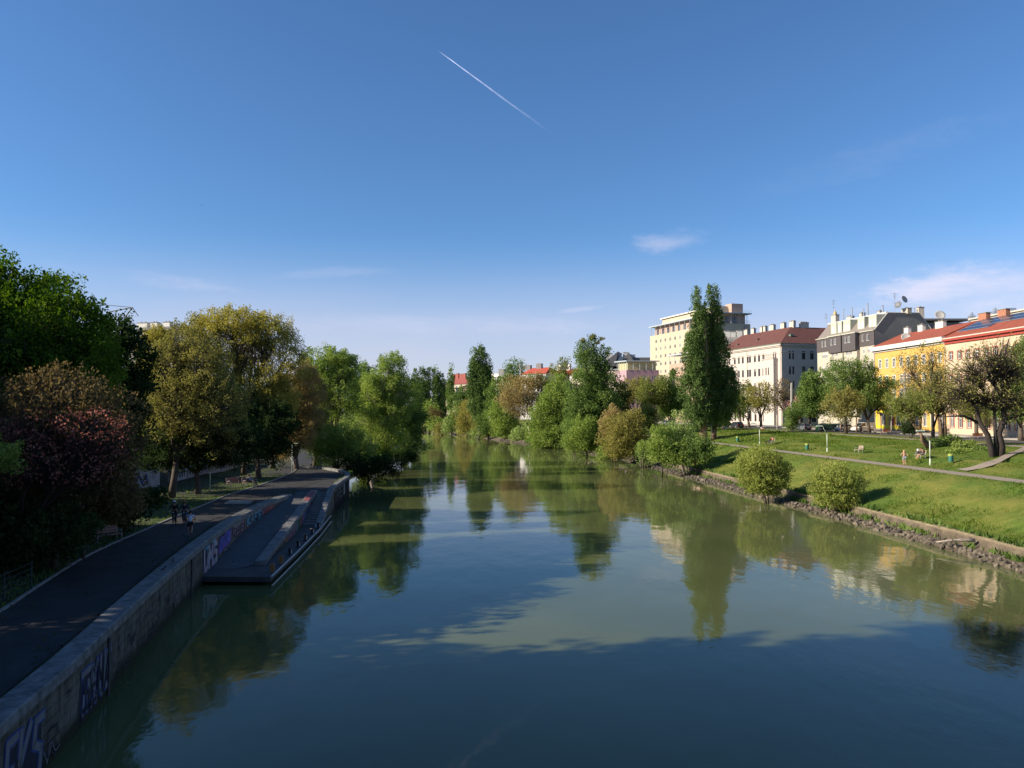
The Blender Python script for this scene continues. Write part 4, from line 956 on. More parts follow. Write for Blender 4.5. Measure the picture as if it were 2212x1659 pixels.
# ---------------------------------------------------------------- cream house with solar panels
Z0 = wallpt(Y0, yu, tp+.02); ch = empty('cream_house', (Z0[0], Z0[1], GZ)); tag(ch, 'cream pink house with red window trim and solar panels on its red roof', 'house')
TC = 62.0; ops = []
ezC = onwall(Z0, yu, q('C7',700,505))[1]; c1 = (onwall(Z0,yu,q('C7',735,805))[1], onwall(Z0,yu,q('C7',735,680))[1])
tc0 = onwall(Z0,yu,q('C7',338,780))[0]; stepc = (onwall(Z0,yu,q('C7',875,700))[0]-tc0)/4
for k in range(20):
    t = tc0+k*stepc
    if t > TC-1: break
    for z0,z1 in (c1, (c1[0]-4.1, c1[1]-4.1), (c1[0]-8.2,c1[1]-8.2)): ops.append((t-.5,t+.5,z0,z1))
    ops.append((t-.55,t+.55,GZ+1.3,GZ+3.7))
b = MB(); facade(b, Z0, yu, 0, TC, GZ-.2, ezC, ops); e1 = wallpt(Z0,yu,TC); b.face([(*e1,GZ),(e1[0]+13,e1[1]+.4,GZ),(e1[0]+13,e1[1]+.4,ezC),(*e1,ezC)])
rel(b.build('wall', M['cream'], fix=False), ch)
for o in ops: window(ch, Z0, yu, (o[0]+o[1])/2, o[1]-o[0], o[2], o[3]-o[2], 'crm')
b = MB(); band(b, Z0, yu, 0, TC, ezC, ezC+.35, .65); band(b, Z0, yu, 0, TC, ezC-.5, ezC-.15, .25); rel(b.build('cornice', M['redtrim'], fix=False), ch)
b = MB(); band(b, Z0, yu, 0, TC, ezC+.36, ezC+.55, .72); band(b, Z0, yu, 0, TC, GZ+4.5, GZ+4.8, .2); rel(b.build('gutter', M['chim'], fix=False), ch)
ro, QC = saddle(ch, Z0, yu, yrr, 0, TC, ezC+.56, 6.2, 3.3, M['roofred'])
kk = 3.3/6.9
pvm = newmat('solar_cells'); m, t, bs = pvm; bs.inputs['Base Color'].default_value = (.03,.04,.07,1); bs.inputs['Roughness'].default_value = .18
pvf = pmat('panel_frame', (.45,.46,.47), .4, .6); M['pv'] = m
def panel(t0, t1, d0, d1):
    b = MB(); zf = lambda d: ezC+.56+(d+.7)*kk+.14
    P4 = [QC(t0,d0,zf(d0)),QC(t1,d0,zf(d0)),QC(t1,d1,zf(d1)),QC(t0,d1,zf(d1))]; lo_ = [(x,y,z-.06) for x,y,z in P4]
    b.face(P4)
    for i in range(4): j = (i+1)%4; b.face([P4[i],P4[j],lo_[j],lo_[i]], 1)
    rel(b.build('solar_panel', [M['pv'], pvf], fix=False), ch)
for k in range(26):
    t = 1.2+k*1.72
    panel(t+1.7 if False else t, t+1.64, 4.55, 6.0)
    panel(t, t+1.64, 3.0, 4.45)
    if k not in (6,7,8,): panel(t, t+1.64, 1.45, 2.9) if (k < 5 or k > 9) else None
for x in (850,1150):
    t, z = onwall((Z0[0]+6.3,Z0[1]), yu, q('C7',x,200)); p = QC(t,6.4,0); chimney(ch, p[0], p[1], ezC+3.4, 2.2, .8, 1.6, M['brickchim'], math.atan2(yu[1],yu[0]), 0)
t, z = onwall((Z0[0]+6.3,Z0[1]), yu, q('C7',520,270)); 
p = QC(28,6.4,0); chimney(ch, p[0], p[1], ezC+3.4, 1.5, .8, 2.0, M['brickchim'], math.atan2(yu[1],yu[0]), 0)
# ---------------------------------------------------------------- cream high-rise
H0 = (68.1, 255.0); hl = norm(.28, -.957); hr = norm(.957, .28)
hb = empty('apartment_tower', (H0[0], H0[1], GZ)); tag(hb, 'tall pale yellow apartment block with roof terraces behind the poplar', 'apartment block')
M['tower'] = pmat('pale_yellow_render', (0.437,0.376,0.274), .85, var=.04, scale=.4); M['salmon'] = pmat('salmon_render', (0.413,0.288,0.221), .85, var=.05); M['canopy'] = pmat('pale_blue_canopy', (0.360,0.416,0.448), .6)
ht = lambda x, y=600: onwall(H0, hl, q('A5', x, y))[0]; hz = lambda x, y: onwall(H0, hl, q('A5', x, y))[1]
HT = ht(153); zt = hz(190, 553)
cx = [205,244,284,324,367,410]; tcs = [ht(x) for x in cx]; step = (tcs[-1]-tcs[0])/5
tcs = [tcs[0]+k*step for k in range(14) if tcs[0]+k*step < -1]
rz0 = hz(284,606); rz1 = hz(284,577); fl = (rz0-hz(284,673))
sty('tw', M['wframe'], M['glass'], 'V'); sty('tb', M['wframe'], M['glasslight'], 'V'); rx_ = random.Random(2)
ops = []
for r_ in range(8):
    for i, t in enumerate(tcs):
        if len(ops) < 92: ops.append((t-.62, t+.62, rz0-r_*fl, rz1-r_*fl, rx_.choice(['tw','tw','tb'])))
b = MB(); facade(b, H0, hl, HT, 0, GZ, zt, [o[:4] for o in ops])
HR = 12.3; opr = [(HR-2.6, HR-1.2, rz0-k*fl*1.0+1.0, rz0+1.55+1.0-k*fl, 'tw') for k in range(4)]
facade(b, H0, hr, 0, HR, GZ, zt, [o[:4] for o in opr])
pA = wallpt(H0,hl,HT); pB = wallpt(H0,hr,HR); pC = (pA[0]+hr[0]*HR, pA[1]+hr[1]*HR)
b.face([(*pA,GZ),(*pA,zt),(*pC,zt),(*pC,GZ)]); b.face([(*pC,GZ),(*pC,zt),(*pB,zt),(*pB,GZ)]); b.face([(*H0,zt),(*pB,zt),(*pC,zt),(*pA,zt)])
rel(b.build('wall', M['tower'], fix=False), hb)
for o in ops: window(hb, H0, hl, (o[0]+o[1])/2, o[1]-o[0], o[2], o[3]-o[2], o[4])
for o in opr: window(hb, H0, hr, (o[0]+o[1])/2, o[1]-o[0], o[2], o[3]-o[2], o[4])
QH = lambda t, d, z: (H0[0]+hl[0]*t+hr[0]*d, H0[1]+hl[1]*t+hr[1]*d, z)
def hbox(t0,t1,d0,d1,z0,z1,mat,name): b = MB(); b.prism([QH(t0,d0,0)[:2],QH(t1,d0,0)[:2],QH(t1,d1,0)[:2],QH(t0,d1,0)[:2]], z0, z1); return rel(b.build(name, mat, fix=False), hb)
hbox(HT+1.2,-1.5,1.5,HR-1.0,zt,zt+3.3,M['salmon'],'penthouse')
hbox(HT-.3,.4,-.4,HR+.4,zt+3.3,zt+3.65,M['canopy'],'canopy')
hbox(HT+6,-4,2.2,HR-1.5,zt+3.65,zt+6.0,M['tower'],'upper_storey'); hbox(HT+5.5,-4.5,1.5,HR-1,zt+6.0,zt+6.4,pmat('cream_slab', (.6,.56,.48), .8),'roof_slab')
hbox(-6,-2,6.5,HR-1.5,zt+3.65,zt+7.0,M['salmon'],'lift_house')
for k in range(13):
    t = HT+1.5+k*(-1-HT)/13; hbox(t,t+.12,-.2,-.08,zt,zt+3.3,M['canopy'],'canopy_post')
for d in (2,5,8,11): hbox(-.1,.02,d,d+.12,zt,zt+3.3,M['canopy'],'canopy_post')
for k in range(9):
    t = HT+3+k*4.2; 
    if t < -3: b = MB(); b.prism([QH(t,1.42,0)[:2],QH(t+1.6,1.42,0)[:2],QH(t+1.6,1.5,0)[:2],QH(t,1.5,0)[:2]], zt+.3, zt+2.3); rel(b.build('terrace_door', M['glass'], fix=False), hb)
for d in (3.5,6.2):
    b = MB(); b.prism([QH(-1.42,d,0)[:2],QH(-1.42,d+1.8,0)[:2],QH(-1.5,d+1.8,0)[:2],QH(-1.5,d,0)[:2]], zt+.2, zt+2.6); rel(b.build('terrace_door', M['glass'], fix=False), hb)
b = MB()
for dd, zz_ in ((zt+.5,.02),(zt+1.0,.03)): b.tube([QH(HT,-.05,dd),QH(.05,-.05,dd),QH(.05,HR,dd)], .04, 4)
for dd in (zt+4.1,zt+4.6): b.tube([QH(HT-.2,-.3,dd),QH(.3,-.3,dd),QH(.3,HR+.3,dd)], .03, 4)
rel(b.build('terrace_rail', M['canopy'], fix=False), hb)
# lower salmon annex of the tower
ax = empty('salmon_annex', (60, 246, GZ)); tag(ax, 'low salmon block with pale blue balconies in front of the tall yellow tower', 'apartment block')
AO = (H0[0]+hl[0]*0-hr[0]*5, H0[1]+hl[1]*0-hr[1]*5); at0 = onwall(AO,hl,q('A5',318,800))[0]; at1 = -1.0; za = onwall(AO,hl,q('A5',340,798))[1]
sty('ax', M['wframe'], M['glass'], 'V')
ops = [(at0+2+3.2*k, at0+3.2+3.2*k, za-2.9-3*r_, za-1.4-3*r_) for k in range(int((at1-at0-4)/3.2)) for r_ in range(5)]
b = MB(); facade(b, AO, hl, at0, at1, GZ, za, ops); facade(b, wallpt(AO,hl,at1), hr, 0, 4.9, GZ, za, []); b.face([(*wallpt(AO,hl,at0),za),(*wallpt(AO,hl,at1),za),(*wallpt(AO,hl,at1,-4.9),za),(*wallpt(AO,hl,at0,-4.9),za)]); b.face([(*wallpt(AO,hl,at0),GZ),(*wallpt(AO,hl,at0,-4.9),GZ),(*wallpt(AO,hl,at0,-4.9),za),(*wallpt(AO,hl,at0),za)])
rel(b.build('wall', M['salmon'], fix=False), ax)
for o in ops: window(ax, AO, hl, (o[0]+o[1])/2, 1.2, o[2], o[3]-o[2], 'ax')
b = MB(); band(b, AO, hl, at0-.3, at1, za+2.9, za+3.3, .5, 0, 4.0)
for k in range(6): t = at0+k*(at1-at0)/6; band(b, AO, hl, t, t+.12, za, za+2.9, 0, 0, .12)
b.tube([(*wallpt(AO,hl,at0),za+1),(*wallpt(AO,hl,at1),za+1)], .05, 4); rel(b.build('terrace_canopy', M['canopy'], fix=False), ax)
# ---------------------------------------------------------------- pink block
Pz = (40.0, 270.0); p1u = norm(.40, -.917); p2u = norm(.99, .13)
pk = empty('pink_building', (Pz[0], Pz[1], GZ)); tag(pk, 'pink apartment block with glazed roof terrace left of the tall yellow tower', 'apartment block')
M['pink'] = pmat('pink_render', (0.374,0.246,0.272), .85, var=.05); zp = onwall(Pz,p1u,q('A4',1185,507))[1]
PT = onwall(Pz,p1u,q('A4',1060,600))[0]; PR = onwall(Pz,p2u,q('A4',1530,600))[0]
ops = []
for x in (1083,1118,1155):
    for k, (y0_, y1_) in enumerate(((590,558),(675,640))): t = onwall(Pz,p1u,q('A4',x,600))[0]; ops.append((t-.5,t+.5,onwall(Pz,p1u,q('A4',x,y0_))[1],onwall(Pz,p1u,q('A4',x,y1_))[1]))
ops_r = [(onwall(Pz,p2u,q('A4',x0,570))[0],onwall(Pz,p2u,q('A4',x1,570))[0],zp-3.4,zp-1.9) for x0,x1 in ((1350,1395),(1452,1495))]
b = MB(); facade(b, Pz, p1u, PT, 0, GZ, zp, ops); facade(b, Pz, p2u, 0, PR, GZ, zp, ops_r); e = wallpt(Pz,p2u,PR); f_ = wallpt(Pz,p1u,PT); g_ = (f_[0]+p2u[0]*PR, f_[1]+p2u[1]*PR)
b.face([(*e,GZ),(*g_,GZ),(*g_,zp),(*e,zp)]); b.face([(*Pz,zp),(*e,zp),(*g_,zp),(*f_,zp)])
rel(b.build('wall', M['pink'], fix=False), pk)
for o in ops: window(pk, Pz, p1u, (o[0]+o[1])/2, 1.0, o[2], o[3]-o[2], 'tw')
for o in ops_r: window(pk, Pz, p2u, (o[0]+o[1])/2, o[1]-o[0], o[2], 1.5, 'tb')
b = MB(); Qp = lambda t, d: (Pz[0]+p1u[0]*t+p2u[0]*d, Pz[1]+p1u[1]*t+p2u[1]*d)
b.prism([Qp(PT+.5,1),Qp(-1,1),Qp(-1,PR-.5),Qp(PT+.5,PR-.5)], zp, zp+3.0); rel(b.build('penthouse', pmat('olive_render', (.42,.38,.22), .85), fix=False), pk)
b = MB(); b.prism([Qp(PT-.2,-.2),Qp(.3,-.2),Qp(.3,PR+.2),Qp(PT-.2,PR+.2)], zp+3.0, zp+3.35)
for k in range(5): d = k*PR/5; b.prism([Qp(.1,d),Qp(.2,d),Qp(.2,d+.12),Qp(.1,d+.12)], zp, zp+3)
for k in range(5): t = PT*k/5; b.prism([Qp(t-.1,.0),Qp(t,.0),Qp(t,.1),Qp(t-.1,.1)], zp, zp+3)
rel(b.build('terrace_canopy', M['canopy'], fix=False), pk)
# ---------------------------------------------------------------- grey pitched roof building behind the pink block
gb = empty('grey_roof_building', (42, 325, GZ)); tag(gb, 'apartment building with steep dark grey roofs and white chimneys behind pink block', 'building')
Yg = 325.0; g = lambda x, y, Y=Yg: aty(q('A4',x,y), Y)
def roofprism(root, a, b_, c, dep, mat, name='roof'):
    m_ = MB(); f = [a, b_, c]; bk = [Vector((p.x+dep*.25, p.y+dep, p.z)) for p in f]
    m_.face([tuple(p) for p in f]); m_.face([tuple(p) for p in reversed(bk)])
    for i in range(3): j = (i+1)%3; m_.face([tuple(f[i]),tuple(f[j]),tuple(bk[j]),tuple(bk[i])])
    return rel(m_.build(name, mat, fix=False), root)
M['slate'] = pmat('slate_roof', (.15,.145,.15), .7, var=.15); M['slate2'] = pmat('light_slate', (.22,.205,.19), .75, var=.1)
roofprism(gb, g(1020,500), g(1300,470), g(1205,325), 16, M['slate2']); roofprism(gb, g(860,500), g(1060,480), g(1090,308), 16, M['slate'])
b = MB(); x0, x1 = g(950,500), g(1440,500); b.prism([(x0.x,Yg),(x1.x,Yg),(x1.x+6,Yg+16),(x0.x+6,Yg+16)], GZ, g(1200,468).z); rel(b.build('wall', M['whitetrim'], fix=False), gb)
b = MB(); x0, x1 = g(1260,400), g(1440,400); b.prism([(x0.x,Yg+1),(x1.x,Yg+1),(x1.x,Yg+12),(x0.x,Yg+12)], g(1300,470).z, g(1300,372).z); rel(b.build('roof_storey', M['slate'], fix=False), gb)
for x, y in ((1020,335),(1118,330),(1200,325),(1268,350)): p = g(x,y); chimney(gb, p.x, Yg+6, p.z-2.5, 2.6, 1, 3.0, M['whitetrim'], 0, 2)
b = MB(); x0, x1 = g(1075,415), g(1165,365); b.face([tuple(g(1075,420)+Vector((0,-.3,0))), tuple(g(1125,420)+Vector((0,-.3,0))), tuple(g(1165,365)+Vector((0,-.3,0))), tuple(g(1115,365)+Vector((0,-.3,0)))]); rel(b.build('roof_window', pmat('bluish_glass', (.10,.14,.2), .1), fix=False), gb)
# ---------------------------------------------------------------- far red roofed houses
def farhouse(name, label, reg, x0, x1, ye, yr, Y, wallm, roofm, hip=True, nwin=6, cat='house', inset=.12, chims=(), wr=3, u=(.76,-.65), dp=12):
    u = norm(*u); v = (-u[1], u[0]); A = aty(q(reg,x0,ye),Y); O = (A.x, A.y); L = onwall(O,u,q(reg,x1,ye))[0]; ze = A.z
    zr_ = onwall((O[0]+v[0]*dp/2,O[1]+v[1]*dp/2), u, q(reg,(x0+x1)/2,yr))[1]
    mid = wallpt(O,u,L/2); root = empty(name, (mid[0], mid[1], GZ)); tag(root, label, cat)
    ops = []; n = max(2,int(L/3.0))
    for r_ in range(wr):
        for k in range(n): tcx = L*(k+.5)/n; ops.append((tcx-.5,tcx+.5,ze-2.6-3.4*r_,ze-.9-3.4*r_))
    b = MB(); facade(b, O, u, 0, L, GZ-2, ze, ops); Q = lambda t, d, z: (O[0]+u[0]*t+v[0]*d, O[1]+u[1]*t+v[1]*d, z)
    for t in (0, L): b.face([Q(t,0,GZ-2),Q(t,0,ze),Q(t,dp,ze),Q(t,dp,GZ-2)])
    rel(b.build('wall', wallm, fix=False), root)
    for o in ops: window(root, O, u, (o[0]+o[1])/2, 1.0, o[2], 1.7, 'whitew')
    i_ = L*inset if hip else 0; b = MB(); w = .5
    b.face([Q(-w,-w,ze),Q(L+w,-w,ze),Q(L-i_,dp/2,zr_),Q(i_,dp/2,zr_)]); b.face([Q(L+w,-w,ze),Q(L+w,dp+w,ze),Q(L-i_,dp/2,zr_)])
    b.face([Q(L+w,dp+w,ze),Q(-w,dp+w,ze),Q(i_,dp/2,zr_),Q(L-i_,dp/2,zr_)]); b.face([Q(-w,dp+w,ze),Q(-w,-w,ze),Q(i_,dp/2,zr_)]); rel(b.build('roof', roofm, fix=False), root)
    for cx_, w_, h_, m_ in chims:
        t = onwall((O[0]+v[0]*dp/2,O[1]+v[1]*dp/2), u, q(reg,cx_,yr))[0]; p = Q(t,dp/2-.5,0); chimney(root, p[0], p[1], zr_-.8, w_, 1.1, h_, m_, math.atan2(u[1],u[0]), 2)
    return root
M['farred'] = pmat('far_red_roof', (0.270,0.076,0.063), .8, var=.15); M['farcream'] = pmat('far_cream', (0.496,0.424,0.328), .85, var=.06); M['farwhite'] = pmat('far_white', (0.528,0.512,0.492), .85, var=.05); M['orangeroof'] = pmat('orange_red_roof', (0.374,0.072,0.040), .75, var=.1)
farhouse('tenement_house', 'far cream house with dark red roof and red chimneys between poplars', 'A3', 745, 1045, 795, 712, 400, M['farcream'], M['farred'], chims=((862,2,2.4,M['farred']),(915,2.2,3.0,M['farred']),(965,2,2.6,M['farred']),(1005,2.2,2.8,M['farred'])), wr=4)
farhouse('low_house', 'far cream house with brown hipped roof in front of the dark red roofed one', 'A3', 885, 1060, 850, 792, 372, M['farcream'], pmat('brown_roof', (.22,.11,.08), .8), wr=3, inset=.35)
fw = farhouse('white_building', 'tall white far building beside the big poplar clump', 'A3', 1245, 1530, 705, 697, 345, M['farwhite'], M['whitetrim'], inset=.02, cat='building', chims=((1395,6,2.2,M['whitetrim']),(1490,3.5,4,M['darkroof'])), wr=6)
farhouse('red_roof_house', 'white house with bright red hipped roof and two dark chimneys', 'A4', 45, 315, 555, 487, 330, M['farwhite'], M['orangeroof'], chims=((125,4.5,1.9,M['slate']),(258,2.8,2.4,M['slate'])), wr=3, inset=.16)
farhouse('red_roof_house', 'pale house with orange red roof behind tall mistletoe tree', 'A4', 290, 660, 570, 505, 345, M['farwhite'], M['orangeroof'], chims=((470,2.2,2.8,M['whitetrim']),(560,3,3,M['whitetrim'])), wr=3, inset=.1)
farhouse('street_house', 'pale house behind trees just left of pink block', 'A4', 600, 1062, 530, 522, 300, M['farcream'], M['slate'], wr=4, inset=.1, cat='house')
# house with grey roof squeezed between tower and corner building
farhouse('grey_roof_house', 'grey roofed house with white ribbed chimneys between tower and corner building', 'A5', 770, 955, 640, 555, 247, M['plaster'], M['slate2'], inset=.15, chims=((810,1.8,2.2,M['whitetrim']),(860,1.7,2.0,M['whitetrim']),(915,1.8,2.3,M['whitetrim'])), wr=2, u=(1,-.12))
# left far tall building and construction crane
farhouse('far_apartment_block', 'distant grey apartment block top showing above the left trees', 'A1', 930, 1250, 705, 672, 190, pmat('far_grey', (.40,.36,.33), .8), M['slate'], hip=True, inset=.02, cat='apartment block', u=(1,-.25), chims=((1035,3,1.6,M['whitetrim']),(1118,2,1.6,M['whitetrim']),(1207,2,1.6,M['whitetrim'])), wr=5)
cr = aty(q('A1',915,600),240); crane = empty('tower_crane', (cr.x,240,GZ)); tag(crane, 'thin grey tower crane above the left trees', 'crane')
b = MB(); zc = aty(q('A1',926,537),240).z; zj = aty(q('A1',926,600),240).z
for sx_ in (-.8,.8):
    for sy_ in (-.8,.8): b.tube([(cr.x+sx_,240+sy_,GZ),(cr.x+sx_,240+sy_,zj)], .12, 4)
for k in range(int((zj-GZ)/2)): z = GZ+2*k; b.tube([(cr.x-.8,239.2,z),(cr.x+.8,239.2,z+2)], .07, 4); b.tube([(cr.x+.8,240.8,z),(cr.x-.8,240.8,z+2)], .07, 4)
rel(b.build('mast', M['gframe'], fix=False), crane)
b = MB(); top = Vector((cr.x+1.3,240,zc)); b.tube([(cr.x-.8,240,zj),top],.22,4); b.tube([(cr.x+3.2,240,zj),top],.12,4); l = aty(q('A1',735,517),240); l2 = aty(q('A1',770,570),240); b.tube([l,top],.10,4); b.tube([l2,top],.16,4)
rel(b.build('jib', M['gframe'], fix=False), crane)

for root_, O_, u_, ts_, zt_ in ((yh, Y0, yu, (.15, tp-.2), ezY), (ch, Z0, yu, (15.5, 31), ezC), (wb, C0, ul, (-.35, -17.4), ez-.8), (mb_, K0, kl, (-.25,), zband)):
    for t in ts_:
        p = wallpt(O_, u_, t, .1); b = MB(); b.tube([(p[0],p[1],GZ), (p[0],p[1],zt_)], .07, 6); rel(b.build('downpipe', M['chim'], fix=False), root_)
# ================================================================== TREES AND SHRUBS
LM = {
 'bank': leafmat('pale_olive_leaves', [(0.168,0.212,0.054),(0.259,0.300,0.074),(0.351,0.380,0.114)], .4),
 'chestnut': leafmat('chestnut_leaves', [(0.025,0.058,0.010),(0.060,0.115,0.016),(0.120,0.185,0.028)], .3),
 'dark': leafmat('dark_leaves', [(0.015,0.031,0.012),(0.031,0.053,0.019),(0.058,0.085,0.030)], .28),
 'bright': leafmat('bright_leaves', [(0.114,0.175,0.041),(0.206,0.278,0.067),(0.305,0.380,0.108)], .4),
 'mid': leafmat('mid_leaves', [(0.069,0.118,0.032),(0.130,0.198,0.054),(0.206,0.278,0.080)], .36),
 'poplar': leafmat('poplar_leaves', [(0.049,0.088,0.029),(0.102,0.161,0.050),(0.175,0.242,0.076)], .3),
 'willow': leafmat('willow_leaves', [(0.152,0.220,0.067),(0.244,0.322,0.108),(0.335,0.410,0.147)], .4),
 'yellow': leafmat('yellow_green_leaves', [(0.183,0.175,0.043),(0.308,0.286,0.070),(0.421,0.366,0.098)], .4),
 'olive': leafmat('olive_leaves', [(0.140,0.142,0.049),(0.229,0.218,0.070),(0.316,0.298,0.092)], .36),
 'tan': leafmat('tan_leaves', [(0.224,0.175,0.077),(0.308,0.241,0.105),(0.393,0.322,0.140)], .36),
 'brown': leafmat('brown_leaves', [(0.073,0.055,0.027),(0.128,0.098,0.046),(0.183,0.146,0.067)], .32),
 'ochre': leafmat('ochre_leaves', [(0.171,0.171,0.049),(0.256,0.244,0.073),(0.342,0.305,0.098)], .4),
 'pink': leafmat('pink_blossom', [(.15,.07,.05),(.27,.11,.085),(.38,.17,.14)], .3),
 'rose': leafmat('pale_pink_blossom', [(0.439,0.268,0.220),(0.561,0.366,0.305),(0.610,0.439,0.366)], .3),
 'oakgrn': leafmat('olive_green_leaves', [(0.106,0.132,0.037),(0.175,0.205,0.054),(0.251,0.278,0.080)], .38),
 'grass': leafmat('grass_blades', [(0.055,0.100,0.016),(0.100,0.155,0.026),(0.190,0.220,0.050)], .35),
}
M['bark'] = pmat('bark', (.085,.068,.052), .95, var=.35, scale=3, bump=.6)
M['darkbark'] = pmat('dark_bark', (.035,.028,.024), .95, var=.3, scale=3, bump=.5)
M['palebark'] = pmat('pale_bark', (.32,.27,.22), .9, var=.3, scale=3, bump=.3)
M['brownbark'] = pmat('brown_bark', (.17,.115,.075), .95, var=.35, scale=4, bump=.6)
BARK = {'b': M['bark'], 'd': M['darkbark'], 'p': M['palebark'], 'n': M['brownbark']}
def leaf_object(name, C, Rr, T, N, L, mat, parent, loc, seed, asp=.6, drop=0.0):
    """N leaves spread over clumps (centres C, radii Rr, tints T) as one mesh of small rhombic faces"""
    g = np.random.default_rng(seed); w = Rr[:,0]*Rr[:,1]; w = w/w.sum()
    idx = g.choice(len(C), size=N, p=w); off = g.normal(size=(N,3)); off /= np.maximum(1, np.linalg.norm(off, axis=1, keepdims=True)/1.6)
    P = C[idx]+off*Rr[idx]*.68
    n = g.normal(size=(N,3)); n[:,2] = n[:,2]*.8+.35; n /= np.linalg.norm(n, axis=1, keepdims=True)
    a = np.cross(n, g.normal(size=(N,3))); a /= np.linalg.norm(a, axis=1, keepdims=True)
    if drop: a = a*(1-drop)+np.array([0,0,-1.])*drop; a /= np.linalg.norm(a, axis=1, keepdims=True)
    b_ = np.cross(n, a); b_ /= np.maximum(1e-6, np.linalg.norm(b_, axis=1, keepdims=True))
    s = L*g.uniform(.5,1.45,size=(N,1)); a = a*s*.5; b_ = b_*s*.5*asp
    V = np.stack([P-a, P-b_+a*.15, P+a, P+b_+a*.15], axis=1).reshape(-1,3)-np.array(loc)
    me = bpy.data.meshes.new(name); me.vertices.add(4*N); me.vertices.foreach_set('co', V.astype(np.float32).ravel())
    me.loops.add(4*N); me.loops.foreach_set('vertex_index', np.arange(4*N, dtype=np.int32)); me.polygons.add(N)
    me.polygons.foreach_set('loop_start', np.arange(0,4*N,4,dtype=np.int32))
    at = me.attributes.new('tint','FLOAT','FACE'); at.data.foreach_set('value', np.clip(T[idx]+g.normal(size=N)*.14, 0, 1).astype(np.float32))
    me.materials.append(mat); me.update(calc_edges=True); me.validate()
    o = bpy.data.objects.new(name, me); COL.objects.link(o); o.parent = parent; return o
NLEAF = 0; TSEED = 100
def tree(name, label, Y, bx, blobs, mat='mid', cat='tree', L=None, dens=1.0, tr=.3, bark='b', clump=None, vert=1.0, twig=.35, group=None, gy=None, extra=(), bend=0, drop=0.0, base=None, hollow=.5, stems=1, parts=('crown','trunk'), lump=.24, asp=.6, shoots=1.0, fk=.42, lean=.22):
    """blobs: crown lobes measured in the survey frame (cx, cy, rx, ry[, dy, dens]) at distance Y"""
    global NLEAF, TSEED
    TSEED += 1; g = np.random.default_rng(TSEED); r_ = random.Random(TSEED)
    B = base if base is not None else Vector((aty((bx, 900), Y).x, Y, 0))
    z0 = gz(B.x, B.y) if base is None or base.z == 0 else base.z
    B = Vector((B.x, B.y, z0-.12)); root = empty(name, (B.x, B.y, z0)); tag(root, label, cat, group); loc = Vector((B.x,B.y,z0))
    L = L or max(.16, Y*.0018); cr = (clump or max(.55, Y*.0075))*.78; CC = []; RR = []; TT = []; limbs = MB()
    lobes = []
    for bl in blobs:
        cx, cy, rx, ry = bl[:4]; rx *= 1.12; ry *= 1.04; dy = bl[4] if len(bl) > 4 else 0; dn = bl[5] if len(bl) > 5 else 1.0
        Yb = Y+dy; c = aty((cx,cy), Yb); a = rx/1670*Yb; h = ry/1670*Yb; lobes.append((c, a, h, dn))
    zmin = min(c.z-h for c,a,h,_ in lobes)
    order = sorted(lobes, key=lambda l: l[0].z)
    low = sum((l[0]*(l[1]*l[2]) for l in order), Vector((0,0,0)))/sum(l[1]*l[2] for l in order); low.z = order[0][0].z; fork = Vector((B.x+(low.x-B.x)*lean+bend*.3, B.y+(low.y-B.y)*.3, z0+max(.4,(low.z-z0)*fk)))
    for s_ in range(stems):
        so = Vector((r_.uniform(-.25,.25),r_.uniform(-.25,.25),0))*(stems > 1)*1.6
        fk = fork+so*1.5
        limbs.tube([B+so, B+so*1.1+(fk-B-so)*.5+Vector((r_.uniform(-.1,.1)*tr*2+bend*.15,0,0)), fk], [tr*1.35, tr*1.0, tr*.85], 8)
        for k, (c, a, h, dn) in enumerate(order):
            if stems > 1 and k % stems != s_: continue
            e = c+Vector((0,0,h*.25)); m1 = fk.lerp(e,.35)+Vector((r_.uniform(-.12,.12)*a, r_.uniform(-.12,.12)*a, 0)); m2 = fk.lerp(e,.7)+Vector((r_.uniform(-.2,.2)*a,r_.uniform(-.2,.2)*a,0))
            rr_ = tr*(.62 if len(order) > 1 else .8); limbs.tube([fk, m1, m2, e], [rr_, rr_*.75, rr_*.5, rr_*.22], 6)
    N = 0
    for (c, a, h, dn) in lobes:
        area = 2*math.pi*a*a+2*math.pi*a*h; nc = max(5, int(area/(cr*cr*2.0)))
        d = g.normal(size=(nc,3)); d /= np.linalg.norm(d, axis=1, keepdims=True)
        rad = g.uniform(hollow, 1.0, size=(nc,1))**.6*(1+lump*np.sin(d[:,0:1]*5+TSEED)*np.cos(d[:,2:3]*6+TSEED)+g.normal(size=(nc,1))*lump*.45)
        P = np.array(c)+d*rad*np.array([a,a,h]); P[:,2] = np.maximum(P[:,2], z0+.15)
        CC.append(P); rs = cr*g.uniform(.6,1.35,size=(nc,1)); RR.append(np.hstack([rs,rs,rs*vert*.8])); TT.append(np.clip(g.normal(.5,.24,size=nc),0,1))
        N += int(dens*dn*2.5*math.pi*a*h/(.13*L*L))
        ns = int(nc*shoots/6)   # ragged shoots reaching out of the lobe
        if ns:
            d2 = g.normal(size=(ns,3)); d2[:,2] = np.abs(d2[:,2])*.9+.1; d2 /= np.linalg.norm(d2, axis=1, keepdims=True)
            for q_ in range(ns):
                p0_ = np.array(c)+d2[q_]*np.array([a,a,h])*.92; up = d2[q_]*np.array([.8,.8,.6])+np.array([0,0,.7*vert])+g.normal(size=3)*.25; up /= np.linalg.norm(up); ln_ = g.uniform(.12,.34)*min(a,h*1.2)+cr*.5
                for w_ in (.2,.5,.8,1.0):
                    CC.append((p0_+up*ln_*w_)[None,:]); k_ = cr*(.75-.45*w_); RR.append(np.array([[k_,k_,k_*1.2]])); TT.append(np.array([g.uniform(.35,.95)]))
                if ns < 60: limbs.tube([Vector(p0_-up*ln_*.4), Vector(p0_+up*ln_*.95)], [max(.012,tr*.06), .008], 3, cap=False)
        e = Vector(c); 
